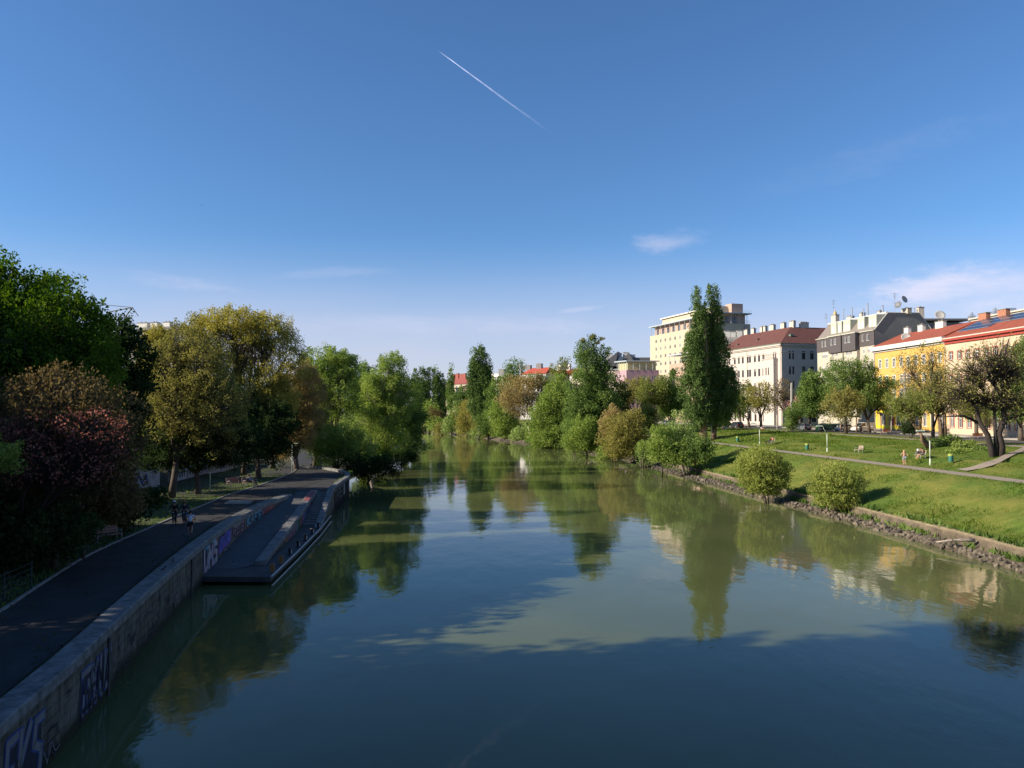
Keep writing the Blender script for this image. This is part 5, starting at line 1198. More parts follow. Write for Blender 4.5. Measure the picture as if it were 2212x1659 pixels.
        for p in P:
            if r_.random() < twig:
                pv = Vector(p); st_ = fork.lerp(e, r_.uniform(.45,1.0)); mid = st_.lerp(pv,.5)+Vector((r_.uniform(-.1,.1),r_.uniform(-.1,.1),r_.uniform(-.02,.12)))*(pv-st_).length
                k = tr*.20; limbs.tube([st_, mid, pv], [k, k*.6, max(.012,k*.2)], 4, cap=False)
                if r_.random() < .6:
                    q2 = mid.lerp(pv,.3)+Vector((r_.gauss(0,.35),r_.gauss(0,.35),r_.gauss(.15,.3)))*cr*1.6; limbs.tube([mid, q2], [k*.45, max(.01,k*.12)], 3, cap=False)
    for pts, rd in extra: limbs.tube(pts, rd, 7)
    C = np.vstack(CC); Rr = np.vstack(RR); T = np.concatenate(TT); N = min(N, 150000); NLEAF += N
    leaf_object(parts[0], C, Rr, T, N, L, LM[mat], root, tuple(loc), TSEED, asp=asp, drop=drop)
    o = limbs.build(parts[1], BARK[bark], root, smooth=True, loc=loc, fix=False)
    return root
def shrub(label, Y, bx, blobs, mat='mid', **k):
    k.setdefault('tr', .09); k.setdefault('twig', .5); k.setdefault('stems', 3); k.setdefault('parts', ('foliage','stems')); k.setdefault('cat','shrub')
    return tree(k.pop('name','shrub'), label, Y, bx, blobs, mat, **k)
# ---------------- left bank
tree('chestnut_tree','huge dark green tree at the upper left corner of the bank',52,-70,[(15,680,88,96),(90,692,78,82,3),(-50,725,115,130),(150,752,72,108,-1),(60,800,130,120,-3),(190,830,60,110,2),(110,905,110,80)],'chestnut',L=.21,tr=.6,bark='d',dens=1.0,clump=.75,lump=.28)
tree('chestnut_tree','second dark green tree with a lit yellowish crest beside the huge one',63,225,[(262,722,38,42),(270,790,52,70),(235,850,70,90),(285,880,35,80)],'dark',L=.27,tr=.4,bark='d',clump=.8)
tree('ash_tree','yellow leafed crown behind between dark tree and olive tree',92,340,[(335,760,32,48),(330,830,40,60),(350,730,20,25)],'yellow',tr=.35)
tree('oak_tree','olive brown tree with straight grey trunk beside the shaded lamp post',71,372,[(397,740,30,50,0,.6),(362,800,44,62,0,.6),(440,795,48,66,0,.6),(395,880,80,70,0,.7),(470,890,58,75,0,.7)],'olive',tr=.3,dens=.85,twig=.6,bark='b')
tree('oak_tree','dark green spreading tree below the olive brown one',74,430,[(400,960,80,52),(480,955,75,55),(330,960,50,60)],'dark',tr=.28,L=.22)
tree('locust_tree','tall golden crowned tree with arching bare limbs against the sky',96,528,[(505,702,66,32,0,.9),(445,724,42,42,0,.8),(580,720,52,36,0,.9),(622,782,36,60,0,.9),(545,760,40,34,3,.45),(480,800,52,52,0,.65),(565,840,54,48,0,.75),(602,880,42,48,0,.8)],'yellow',tr=.28,bark='b',dens=.85,twig=.4,lump=.3)
tree('oak_tree','tan leafed tree beside the bend of the shaded path',104,640,[(622,862,42,50),(664,862,34,58),(640,925,48,48),(612,950,22,44),(652,812,26,28,0,.6)],'tan',tr=.35,twig=.5,dens=.9)
tree('maple_tree','dark brownish tree between tan tree and bright green tree',112,680,[(680,880,26,60),(690,930,22,40)],'oakgrn',tr=.28)
tree('locust_tree','bright green feathery tree just right of the tan tree',118,722,[(700,783,36,34),(738,782,26,20,0,.6),(690,840,38,45),(728,860,44,55),(752,800,26,20)],'bright',tr=.3,bark='b',twig=.5,dens=.9,lump=.35)
tree('maple_tree','bright green low tree overhanging the far end of the quay wall',110,728,[(700,962,36,24),(735,950,48,30),(775,975,36,28),(715,985,30,20)],'bright',tr=.22,bark='d',dens=.9)
tree('locust_tree','green tree with pale forked trunk right of the bright feathery one',127,800,[(845,795,24,30,0,.7),(822,838,40,36),(866,852,30,38),(800,885,44,50),(838,905,42,50)],'bright',tr=.3,bark='p',twig=.6,lump=.35)
tree('locust_tree','feathery tree behind the two bright green left bank trees',138,785,[(786,815,26,26,0,.7),(770,860,36,44)],'mid',tr=.25,twig=.5)
tree('willow_tree','green tree leaning out over the river at the left bank tip',145,875,[(878,878,34,42),(897,915,20,40),(866,945,44,44),(885,966,20,22)],'mid',tr=.35,lump=.3)
tree('willow_tree','half lit green tree low over the water on the left bank',134,820,[(800,955,42,34),(838,955,32,34),(812,985,34,20)],'bright',tr=.25)
shrub('dark low shrubs on the shore just beyond the quay wall end',108,790,[(775,1010,26,22),(806,1015,32,22),(845,1005,26,20)],'dark')
shrub('dark undergrowth at the water below leaning left tree',140,868,[(865,985,24,14),(882,988,14,9)],'dark')
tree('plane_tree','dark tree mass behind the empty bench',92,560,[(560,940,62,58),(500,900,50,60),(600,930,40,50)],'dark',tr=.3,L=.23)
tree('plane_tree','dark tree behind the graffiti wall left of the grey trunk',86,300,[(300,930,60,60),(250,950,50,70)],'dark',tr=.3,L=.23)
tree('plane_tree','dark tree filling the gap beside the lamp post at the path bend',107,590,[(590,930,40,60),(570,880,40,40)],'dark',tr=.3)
tree('plum_tree','brown budding tree with bare twigs above the pink blossom',40,130,[(130,880,95,72,0,.6),(215,920,75,72,0,.7),(55,905,90,75,1,.6),(250,1000,55,85,0,.8),(120,975,130,75,0,.8)],'brown',L=.17,tr=.16,bark='b',twig=.8,dens=.75,stems=3,clump=.5)
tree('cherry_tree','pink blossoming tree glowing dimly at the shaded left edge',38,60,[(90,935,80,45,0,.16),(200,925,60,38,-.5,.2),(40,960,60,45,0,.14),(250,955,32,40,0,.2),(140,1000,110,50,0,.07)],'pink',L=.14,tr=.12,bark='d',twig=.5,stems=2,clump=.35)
shrub('dark brown hedge mass under the pink blossoming tree',42,170,[(150,1090,120,60),(250,1080,50,50),(50,1110,90,70)],'brown',L=.17,dens=.8)
shrub('dark green hedge at left edge of shaded path',38,40,[(30,1170,90,55),(130,1150,70,45),(-50,1180,80,70)],'dark',L=.17)
shrub('dark low shrub row on the shaded lawn behind the cyclists',50,250,[(300,1090,40,26),(250,1110,50,40),(335,1075,22,16)],'dark',L=.18,dens=.8)
shrub('small bright leaved bush at the far left edge under the huge tree',35,0,[(-5,990,34,34)],'bright',L=.14,base=Vector((-23.6,35,0)))
for i_, (x, y, hh, lab) in enumerate(((-36,19,33,'tall spreading unseen tree shading the near end of the quay'),(-39,8,34,'big leafy unseen shade tree beside the near bridge end'),(-36,-1,33,'broad unseen shade tree nearest to the bridge'),(-48,12,36,'older tall unseen shade tree standing back from the path'),(-50,-2,36,'wide crowned unseen shade tree in the second row by the bridge'),(-37,-15,33,'leafy unseen shade tree behind the bridge line'),(-56,58,20,'dense shade tree added in the back row behind the huge chestnut'),(-56,76,14,'dense fill and shade tree added in the back row behind the graffiti wall'),(-38,32,17,'leafy shade tree added left of the frame nearer the bridge than the fence'),(-34.5,36,15,'leafy shade tree added left of the frame beside the fence'),(-37,45,18,'leafy shade tree added left of the frame behind the hedge'),(-47,40,18,'dense shade tree added beside the huge chestnut outside the left edge'),(-50,40,26,'leafy tall unseen shade tree in the back row left of huge one'))):  # unseen trees added beside the view to shade water, path and lawn
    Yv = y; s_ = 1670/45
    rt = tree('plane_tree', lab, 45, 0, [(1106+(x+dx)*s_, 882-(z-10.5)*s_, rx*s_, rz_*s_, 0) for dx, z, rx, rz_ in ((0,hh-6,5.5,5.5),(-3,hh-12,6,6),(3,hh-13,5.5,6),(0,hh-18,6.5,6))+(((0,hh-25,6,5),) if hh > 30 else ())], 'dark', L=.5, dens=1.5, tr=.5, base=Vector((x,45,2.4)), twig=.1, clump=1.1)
    rt.location.y = y
TSEED -= 1
# ---------------- right bank and centre
def poplar(label, Y, bx, cols, mat='poplar', group=None, **k):
    k.setdefault('tr', .35); k.setdefault('vert', 1.9); k.setdefault('twig', .25); k.setdefault('lump', .22)
    return tree('poplar_tree', label, Y, bx, cols, mat, group=group, bark=k.pop('bark','b'), **k)
e1 = [([Vector((37.3,149.5,4.3)),Vector((37.2,149.5,8)),Vector((37.6,149.4,20)),Vector((37.4,149.5,31))],[.55,.42,.3,.08])]
poplar('giant twin topped dark poplar rising above the right bank in front of the tower',150,1518,[(1507,668,9,46),(1510,720,13,55),(1499,775,19,62),(1513,800,15,80),(1500,850,26,70),(1512,898,24,22),(1520,700,7,50)],L=.30,tr=.55,bark='n',clump=.85,dens=1.1,extra=e1)
poplar('second stem of the big poplar pair with the highest top',152,1541,[(1540,655,11,42),(1545,710,15,52),(1531,730,12,60),(1552,780,19,62),(1540,830,22,70),(1570,850,24,52),(1546,885,24,28),(1578,845,12,32)],L=.30,tr=.5,bark='n',clump=.85,dens=1.1)
for x, yt, w, lab in ((896,799,7,'leftmost dark poplar of the far row across the river bend'),(911,795,8,'broad poplar second from left in the far row'),(924,792,6,'slim poplar third from left in the far row'),(940,791,7,'tallest poplar of the far row left of the red roofs'),(952,802,6,'poplar fifth from left in the far row'),(960,812,4,'small rightmost poplar of the far row')):
    poplar(lab,370,x,[(x,yt+28,w*.75,30),(x+1,yt+62,w*1.05,38),(x-1,yt+85,w,30)],group='far row of poplars',L=.6,tr=.4,clump=1.5)
poplar('slender light green poplar before the cream far house',318,975,[(974,832,5,34),(976,872,8,34),(970,850,4,30)],'mid',L=.5,clump=1.2)
poplar('tall dark many topped poplar clump left of white far building',270,1035,[(1018,838,8,46),(1025,795,7,42),(1029,840,11,60),(1040,795,9,46),(1043,845,13,60),(1053,815,8,48),(1058,850,8,44),(1036,880,20,24)],L=.45,tr=.6,clump=1.25,dens=1.15)
tree('maple_tree','green tree left below the tall dark poplar clump',300,995,[(995,868,16,22),(1003,850,9,14),(988,890,14,16)],'mid')
tree('alder_tree','light green tree at the far bend behind purple bush',330,928,[(928,886,13,14)],'bright')
shrub('purple brown bare bush at the far river bend',322,937,[(938,897,14,11,0,.8)],'brown',L=.4)
shrub('round bright green bush at the waterline of the far bend',318,937,[(937,918,12,14)],'bright')
shrub('low light green bushes at the far waterline left of golden willow',300,975,[(973,922,14,14),(982,905,10,16)],'willow')
tree('willow_tree','golden weeping willow touching the water in the distance',286,1010,[(1008,898,18,24),(1014,885,15,14),(1004,922,14,20),(1018,924,11,18)],'ochre',vert=2.2,drop=.6,L=.5,dens=1.1,asp=.4)
tree('birch_tree','thin brownish tree right of golden weeping willow',280,1034,[(1034,900,12,28,0,.6),(1040,922,10,16,0,.7)],'olive',twig=.8)
tree('alder_tree','small dark green tree with forked dark trunk by the far water',262,1055,[(1050,918,15,20),(1062,912,12,18)],'mid',bark='d')
tree('maple_tree','tall green tree right of dark poplar clump',262,1075,[(1076,850,16,32),(1070,880,16,28)],'mid')
tree('maple_tree','green rounded tree at the water left of leaning white trunk',250,1092,[(1085,895,22,28),(1098,915,18,28),(1108,930,14,20),(1078,922,14,22)],'bright')
tree('poplar_tree','feathery topped young poplar behind the brown tree',255,1108,[(1110,800,8,26,0,.7),(1098,805,6,16,0,.6),(1122,800,5,14,0,.5),(1106,832,17,24)],'mid',vert=1.6)
wt = [([Vector((9.2,231,.8)),Vector((6.4,231,9)),Vector((3.2,231,17)),Vector((2.2,231,24))],[.34,.3,.2,.08]),([Vector((5.4,231,11)),Vector((6.8,231,16)),Vector((7.2,231,22))],[.2,.14,.06])]
tree('birch_tree','brown leaved tree with leaning whitish trunk at the water',231,1146,[(1112,845,26,28,0,.55),(1136,838,24,26,0,.5),(1098,868,18,22,0,.55),(1128,880,18,18,0,.4),(1150,868,16,26,0,.5)],'tan',bark='p',extra=wt,twig=.5,tr=.2,L=.36)
tree('oak_tree','brown bare looking tree behind leaning whitish trunk',262,1160,[(1162,850,22,32,0,.7),(1178,855,16,30,0,.7)],'brown',twig=.7)
tree('lime_tree','small dark green round tree before the red roofed house',285,1160,[(1162,820,18,9)],'mid')
tree('willow_tree','broad bright green willow hanging to the river in the middle',203,1205,[(1200,880,32,42),(1172,915,26,44),(1228,900,28,50),(1206,850,22,36),(1192,948,42,22),(1236,945,24,26),(1165,945,22,20),(1215,955,30,16)],'bright',vert=1.4,drop=.3,dens=1.05)
tree('birch_tree','thin sparse tree with brown tips left of mistletoe tree',212,1212,[(1208,812,15,32,0,.55),(1222,800,8,24,0,.4)],'oakgrn',twig=.8,vert=1.5)
ms = [(1259,742,7,9),(1282,735,9,9)]
tree('poplar_tree','tall ragged tree with mistletoe clumps in its bare top',170,1302,[(1263,785,17,32,0,.7),(1290,775,16,30,0,.75),(1282,745,9,14,0,.7),(1258,750,6,14,0,.7),(1275,830,36,36),(1302,840,28,42),(1262,878,38,38),(1298,888,30,36),(1308,775,7,24,0,.5),(1290,930,34,34),(1255,915,26,34)],'mid',tr=.42,bark='d',twig=.7,lump=.35,vert=1.2)
for x, y, r_, lab in ((1259,737,5,'leftmost mistletoe ball high in the ragged tree'),(1280,731,6,'mistletoe ball at the very top of ragged tree'),(1290,740,5,'mistletoe ball right of the topmost one'),(1301,732,4,'small rightmost mistletoe ball in the ragged tree')):
    p = aty((x,y),170); shrub(lab,170,x,[(x,y,r_,r_)],'olive',name='mistletoe',cat='mistletoe',base=Vector((p.x,170,p.z-.3)),tr=.04,stems=1,L=.28,clump=.4)
tree('alder_tree','green shoots and bush under the mistletoe tree by the water',165,1268,[(1262,940,32,34),(1288,958,26,20),(1248,958,24,18)],'bright',tr=.2)
tree('maple_tree','deep green tree tucked right behind the mistletoe tree',188,1330,[(1330,862,24,32),(1340,885,18,22)],'dark')
shrub('tan budding bush left half between mistletoe tree and olive willow shrub',152,1325,[(1325,903,18,22,0,.8),(1310,930,16,22,0,.7)],'tan',L=.3)
shrub('olive yellow willow shrub leaning over the riprap',148,1378,[(1345,930,34,32,0,.9),(1328,960,28,26),(1372,912,18,26,0,.7),(1368,948,24,30,0,.8),(1345,972,28,14),(1375,905,10,20,0,.6)],'ochre',twig=.8,L=.28,dens=.9)
shrub('narrow bright green sapling on the grass by the wall',137,1391,[(1391,962,6,18)],'bright',L=.25)
tree('oak_tree','twisted brown olive tree left of the pair before the pink block',205,1376,[(1362,848,22,24,0,.75),(1350,872,14,16,0,.7),(1380,838,16,18,0,.6)],'olive',bark='b',twig=.7)
tree('oak_tree','twisted dark trunked olive tree right of the pair before the pink block',192,1406,[(1405,850,24,30,0,.7),(1428,845,18,30,0,.7),(1392,868,14,14,0,.7)],'oakgrn',bark='d',twig=.7)
tree('lime_tree','green roadside tree left behind the giant poplar',195,1452,[(1450,838,24,30),(1445,868,28,26),(1468,870,16,26)],'mid')
tree('lime_tree','small green roadside tree before the tower base',210,1440,[(1478,885,16,18),(1440,890,16,14)],'bright')
shrub('pale green fluffy willow bush with thin white stem beside giant poplar',122,1480,[(1466,925,16,38,0,.6),(1446,955,24,32,0,.8),(1484,960,22,30,0,.8),(1465,980,32,18)],'willow',L=.26,bark='p',dens=.9)
shrub('wide light green bush leaning over the low wall below giant poplar',119,1432,[(1426,958,22,36),(1448,980,32,22),(1416,978,14,20),(1470,985,24,18)],'bright',L=.26)
shrub('deeper green bush right of pale willow bush at the low wall',118,1510,[(1500,972,26,24),(1524,968,16,24),(1505,988,22,12)],'mid',L=.26)
shrub('round olive green bush on the right embankment, farther of the two',86,1655,[(1642,1008,42,36),(1668,1022,32,34),(1650,1042,42,26),(1622,1026,26,32),(1652,1054,26,14)],'bank',L=.15,clump=.42,dens=.9,twig=.8,shoots=3,tr=.07,stems=5)
shrub('round yellowish green bush on the right embankment, nearer of the two',76.5,1825,[(1804,1047,40,37),(1832,1060,31,37),(1814,1084,40,28),(1784,1062,26,33),(1818,1098,26,12)],'bank',L=.14,clump=.42,dens=.85,twig=.8,shoots=3,tr=.07,stems=5)
tree('locust_tree','olive young tree right beside giant poplar before pale building',186,1600,[(1602,848,18,20,0,.8),(1590,872,16,18)],'oakgrn',twig=.6)
tree('locust_tree','low green tree crowns before the pale building ground floor',190,1618,[(1618,875,18,16,0,.8),(1600,890,14,10)],'mid')
tree('plane_tree','pollarded orange twigged street tree before the pale building',178,1644,[(1643,850,20,24,0,.5),(1656,872,16,18,0,.5),(1630,872,12,16,0,.5)],'ochre',bark='d',twig=.9,tr=.3)
tree('plane_tree','bare twisted street tree at the corner of the pale building',176,1704,[(1690,848,14,24,0,.3),(1706,860,14,18,0,.3),(1680,868,10,14,0,.3)],'brown',bark='d',twig=1.0,tr=.34)
shrub('square ivy covered pillar like hedge at the street corner',160,1712,[(1711,890,12,14),(1711,905,12,14),(1712,918,12,11)],'mid',name='ivy_hedge',cat='hedge',L=.28,lump=.05,hollow=.8)
tree('cherry_tree','pale pink blossoming street tree behind the ivy hedge',174,1722,[(1720,878,15,14)],'rose',L=.3)
tree('chestnut_tree','dense deep green round street tree before the mansard building',168,1746,[(1748,832,20,24),(1772,828,24,28),(1760,868,34,30),(1740,872,18,22),(1785,860,16,26)],'mid',L=.34,bark='d',tr=.34,dens=1.1)
tree('maple_tree','light green tree behind white van',150,1878,[(1820,812,34,30,0,.7),(1860,805,28,26,0,.6),(1885,845,38,36,0,.8),(1845,855,44,34,0,.8),(1905,870,22,22,0,.7)],'mid',bark='b',twig=.6,tr=.3,lump=.35)
tree('hawthorn_tree','olive brown many stemmed small tree before the white cars',143,1828,[(1812,880,28,28,0,.65),(1838,872,24,26,0,.65),(1822,858,22,16,0,.5)],'olive',bark='b',twig=1.0,tr=.12,stems=4)
tree('street_tree','slim sapling between white car and white van',150,1850,[(1850,862,18,20,0,.5)],'olive',bark='n',tr=.16,twig=.7)
tree('plane_tree','olive brown many trunked tree before the yellow house',119,2034,[(1985,855,44,34,0,.26),(2028,845,44,36,0,.22),(2062,858,32,36,0,.28),(1962,800,26,32,0,.06),(2012,775,28,34,0,.05)],'olive',bark='n',twig=.9,tr=.26,fk=.6,stems=3,lump=.4)
lean = [([Vector((53.6,98,4.8)),Vector((52.6,98.2,6.2)),Vector((51.2,98.4,8.2)),Vector((50.0,98.6,10.2))],[.22,.18,.14,.07])]
tree('maple_tree','crooked tree with a left leaning stem on the upper slope',98,2006,[(1958,890,26,20,0,.8),(1985,872,26,22,0,.6),(1945,872,16,16,0,.6)],'oakgrn',bark='n',extra=lean,tr=.2,twig=.8,bend=-2)
tree('locust_tree','dark branched tree with heavy fork behind the lamp post',101,2014,[(2005,855,32,28,0,.32),(2036,872,30,26,0,.35),(2020,812,26,26,0,.1)],'olive',bark='d',tr=.26,twig=.9)
e2 = [([Vector((52.9,84,4.4)),Vector((53.1,84,6.4)),Vector((52.8,84,7.8)),Vector((53.5,84,9.4)),Vector((53.2,84,11)),Vector((53.9,84,12.6)),Vector((53.3,84,15)),Vector((54.1,84,18.0))],[.46,.36,.33,.3,.26,.22,.16,.06]),
      ([Vector((52.3,84,4.4)),Vector((51.9,84,6.2)),Vector((51.6,84,7.6)),Vector((50.7,84,9)),Vector((50.4,84,10.8)),Vector((49.0,84,12)),Vector((48.7,84,13.4)),Vector((47.4,84,14.2))],[.4,.32,.29,.25,.2,.16,.11,.05]),
      ([Vector((53.6,84,11.4)),Vector((52.0,84,13.6)),Vector((51.5,84,15.4)),Vector((49.8,84,16.1))],[.2,.15,.1,.04]),
      ([Vector((50.9,84,8.8)),Vector((49.0,84,9.7)),Vector((46.8,83.6,9.6))],[.18,.13,.05]),([Vector((53.4,84,9.2)),Vector((56,84,9.9)),Vector((58.6,83.8,9.7))],[.18,.12,.05])]
tree('plane_tree','big gnarled dark branched tree with twin trunks at the right edge',84,2150,[(2100,800,44,42,0,.055),(2150,772,46,38,0,.05),(2185,800,38,42,0,.08),(2072,850,38,34,0,.12),(2130,862,52,32,0,.11),(2190,865,38,40,0,.18)],'olive',bark='d',tr=.17,twig=1.0,fk=.8,extra=e2,L=.19,lump=.4,clump=.5)
tree('lime_tree','green tree behind the gnarled one at the right frame edge',112,2205,[(2195,800,30,44,0,.7),(2215,850,34,50),(2180,880,34,36),(2220,760,22,36,0,.7)],'mid',tr=.34)
tree('lime_tree','olive green roadside tree before the cream house',128,2110,[(2110,880,36,28,0,.7),(2085,865,26,26,0,.5)],'oakgrn',twig=.6)
for x, y, rx, ry, Yv, m_, lab in ((2022,962,22,12,100,'mid','low green bush left on the slope behind the seated couple'),(2052,952,20,11,103,'mid','low green bush in the middle of the upper slope'),(2084,965,24,11,97,'bright','brighter low bush right on the upper slope'),(2120,985,20,11,92,'mid','low bush at the foot of the gnarled twin trunk'),(2070,985,22,9,91,'bright','flat leafy bush halfway up the slope'),(1962,925,13,14,122,'dark','dark round evergreen bush beside the promenade')):
    shrub(lab,Yv,x,[(x,y,rx,ry),(x+rx*.6,y+ry*.3,rx*.6,ry*.6)],m_,L=.2,clump=.4)
for x, y, rx, ry, Yv, m_, lab in ((1128,938,20,15,238,'willow','low light green bush at the foot of leaning whitish trunk'),(1160,950,20,14,226,'mid','low green bush at the water just right of leaning whitish trunk'),
        (1245,968,16,12,190,'willow','small pale bush on riprap right of broad green willow'),(1222,965,14,10,198,'mid','small green bush under the broad green willow'),(1312,975,15,14,160,'bright','bright low bush at the foot of the mistletoe tree'),
        (1398,985,14,16,138,'willow','pale reedy bush between the willow shrub and the green bush'),(1060,940,14,9,270,'brown','low brown bush at the far waterline'),(1030,938,12,8,282,'willow','low pale bush right of golden weeping willow'),
        (1320,918,22,22,175,'olive','olive bush filling the gap behind tan budding bush'),(1240,925,20,26,186,'mid','green bush filling the gap between broad willow and mistletoe tree'),(1300,905,20,20,196,'oakgrn','olive green crown behind the mistletoe tree foot'),
        (1400,900,20,22,172,'oakgrn','olive bush at the street edge behind the narrow sapling'),(1560,905,16,12,172,'mid','low roadside bush right behind giant poplar trunks'),(957,925,12,10,305,'olive','low olive bush at far bend right of round bright bush')):
    shrub(lab,Yv,x,[(x,y,rx,ry),(x-rx*.5,y+ry*.3,rx*.6,ry*.7),(x+rx*.55,y+ry*.25,rx*.55,ry*.75)],m_,twig=.8,shoots=2)
# staked saplings
for x, y0_, y1_, Yv, lab in ((1925,939,878,138,'slim pale sapling trunk before the yellow shop'),):
    tree('sapling', lab, Yv, x, [(x,870,14,16,0,.5)], 'oakgrn', bark='p', tr=.09, twig=.8)
print('LEAVES', NLEAF)
# ================================================================== SMALL THINGS
def place(obj_or_root, p, rz=0): obj_or_root.location = p; obj_or_root.rotation_euler = (0,0,rz); return obj_or_root
M['lamp'] = pmat('pale_green_paint', (.50,.56,.46), .5, var=.05); M['greenbin'] = pmat('dark_green_metal', (.03,.15,.12), .5); M['lime'] = pmat('lime_collar', (.30,.36,.08), .6)
M['oak_slats'] = pmat('bench_wood', (.30,.23,.16), .8, var=.2, scale=8); M['orange_wood'] = pmat('orange_bench_wood', (.48,.14,.04), .7, var=.15)
M['benchsteel'] = pmat('bench_steel', (.34,.36,.36), .5, .2); M['black'] = pmat('black_iron', (.02,.02,.022), .5)
def lift(p, k=.06):
    return Vector((p.x, p.y, gz(p.x, p.y)+k))
def gpoint(p):
    """first hit of the surveyed line of sight with the right bank terrain"""
    d = ray(p); lo = 40.0; prev = None
    t = 30.0
    while t < 260:
        x, y, z = d.x*t, d.y*t, CAMZ+d.z*t
        if z <= gz(x, y): return Vector((x, y, gz(x, y)))
        t += .5
    return Vector((d.x*t, d.y*t, 5.8))
# ---- lamp posts of the right bank path
def lamp_post(label, p, H=3.95, side=-1, group='pale green lamp posts along the right bank path'):
    r = empty('lamp_post', p); tag(r, label, 'lamp post', group); s = side
    b = MB(); b.tube([(0,0,-.1),(0,0,.9)], .085, 8); b.tube([(0,0,.9),(0,0,H-1.1)], .055, 8); b.tube([(0,0,H-1.12),(s*.45,0,H-.38),(s*.55,0,H-.1)], .04, 6); b.build('pole', M['lamp'], r, smooth=True)
    b = MB(); b.box((s*1.0,0,H-.04),(.95,.2,.1)); b.box((s*1.0,0,H+.02),(.75,.16,.06)); h = b.build('lamp_head', M['lamp'], r, bevel=.02)
    b = MB(); b.box((s*1.05,0,H-.105),(.6,.14,.03)); b.build('lamp_glass', pmat('lamp_glass', (.6,.62,.58), .3), h)
    return r
lpos = [onz(q('A8',100,190),4.13), onz(q('A8',425,232),4.13), onz(q('A8',882,282),4.13), onz(q('A8',1578,365),4.13)]
l0 = lamp_post('pale green lamp post beside the giant poplar, farthest of the four on the path', lpos[0])
for p, lab in zip(lpos[1:], ('pale green lamp post behind the bench with two people','pale green lamp post in the middle of the slope by the path','pale green lamp post beside the seated person, nearest of the four')):
    c = copy_tree(l0); c.location = p; c['label'] = lab
b = MB()
r = empty('lamp_post', onz(q('L1',1497,430),2.33)); tag(r, 'thin pale lamp post at the bend of the shaded left path', 'lamp post', 'thin lamp posts on the left bank')
b.tube([(0,0,0),(0,0,3.6)], .05, 8); b.tube([(0,0,3.55),(.35,0,3.7)], .03, 6); b.build('pole', M['lamp'], r, smooth=True); b = MB(); b.box((.5,0,3.7),(.5,.16,.09)); b.build('lamp_head', M['lamp'], r, bevel=.02)
c = copy_tree(r); c.location = onz(q('L1',743,618),2.33); c['label'] = 'thin pale lamp post beside the grey tree trunk on the left'
# ---- poles in the background
def simple_pole(name, label, cat, base, top_z, r_, mat):
    o = MB().tube([(0,0,0),(0,0,(top_z-base.z)*.5),(0,0,top_z-base.z)], [r_*1.15, r_, r_*.85], 10).build(name, mat, smooth=True); o.location = base; tag(o, label, cat); return o
simple_pole('signal_mast','slim white pole on the grass edge before the pale corner building','pole', gpoint(q('B4',1720,612)), gpoint(q('B4',1720,612)).z+3.4, .07, M['whitetrim'])
P_ = aty((1710,850),171); simple_pole('mast','thick grey concrete mast rising behind the ivy hedge','mast', Vector((P_.x,171,5.8)), aty((1710,827),171).z, .32, M['concrete'])
P_ = aty((1955,850),143); simple_pole('mast','thick grey mast standing before the yellow house','mast', Vector((P_.x,143,5.8)), aty((1955,803),143).z, .24, M['concrete'])
P_ = aty((1903,900),146); r = empty('street_lantern', (P_.x,146,5.8)); tag(r, 'grey post with dark lantern head left of the yellow shop', 'street lamp')
MB().tube([(0,0,0),(0,0,3.2)], .09, 8).build('post', M['gframe'], r); b = MB(); b.lathe([(.12,3.2),(.3,3.6),(.34,3.75),(.12,3.95),(0,4.0)], n=8); b.build('lantern', M['darkroof'], r)
P_ = gpoint(q('B5',85,590)); r = empty('traffic_sign', (P_.x, P_.y, P_.z)); tag(r, 'red round traffic sign over a white plate beside the ivy hedge', 'sign')
MB().tube([(0,0,0),(0,0,3.0)], .04, 6).build('post', M['gframe'], r); b = MB(); b.tube([(0,-.06,2.7),(0,-.03,2.7)], .34, 16); b.build('red_disc', pmat('sign_red', (.5,.03,.03), .5), r); MB().box((0,-.05,1.95),(.6,.02,.8)).build('plate', M['whitetrim'], r)
for x, lab in ((2105,'left of two thin dark posts beside the dark station wagon'),(2147,'right of two thin dark posts beside the dark station wagon')):
    g_ = gpoint(q('B3',x,440)); simple_pole('steel_post', lab, 'post', g_, g_.z+3.2, .06, M['gframe'])
# ---- litter bins
def bin_(label, p, s=1.0):
    r = empty('litter_bin', p); tag(r, label, 'litter bin', 'green litter bins on the right bank'); r.scale = (s,s,s)
    b = MB(); b.lathe([(.0,.12),(.22,.12),(.25,.72),(.25,.74),(.0,.74)], n=16); b.build('body', M['greenbin'], r, smooth=False)
    b = MB(); b.lathe([(.26,.72),(.27,.9),(.2,.95),(0,.97)], n=16); b.build('collar', M['lime'], r)
    b = MB(); b.tube([(.3,.05,0),(.3,.05,.95)], .03, 6); b.box((.27,.05,.5),(.08,.05,.06)); b.build('post', M['gframe'], r); return r
b0 = bin_('green litter bin with lime collar at the path fork, nearest of all bins', lift(onz(q('A8',1718,368),4.2),.1))
for p, lab in ((lift(gpoint(q('A8',745,257)),.1),'green litter bin with lime collar on the slope beside the middle lamp post'),(lift(gpoint(q('A8',275,200)),.1),'green litter bin with lime collar between the two farthest lamp posts'),(lift(gpoint(q('B5',470,635)),.1),'dark green litter bin with grey rim on the crest by the promenade')):
    c = copy_tree(b0); c.location = p; c['label'] = lab
P_ = gpoint(q('B5',780,600)); r = empty('recycling_container', (P_.x,P_.y,P_.z)); tag(r, 'dark green recycling containers at the kerb left of the white car', 'container')
b = MB(); 
b.prism([(-2.6,-.6),(2.6,-.6),(2.6,.6),(-2.6,.6)], .1, 1.35); b.build('body', pmat('container_green', (.015,.05,.04), .5), r, bevel=.06)
b = MB(); [b.box((-1.9+k*1.27,0,1.43),(1.1,1.15,.14)) for k in range(4)]; b.build('lids', M['darkroof'], r)
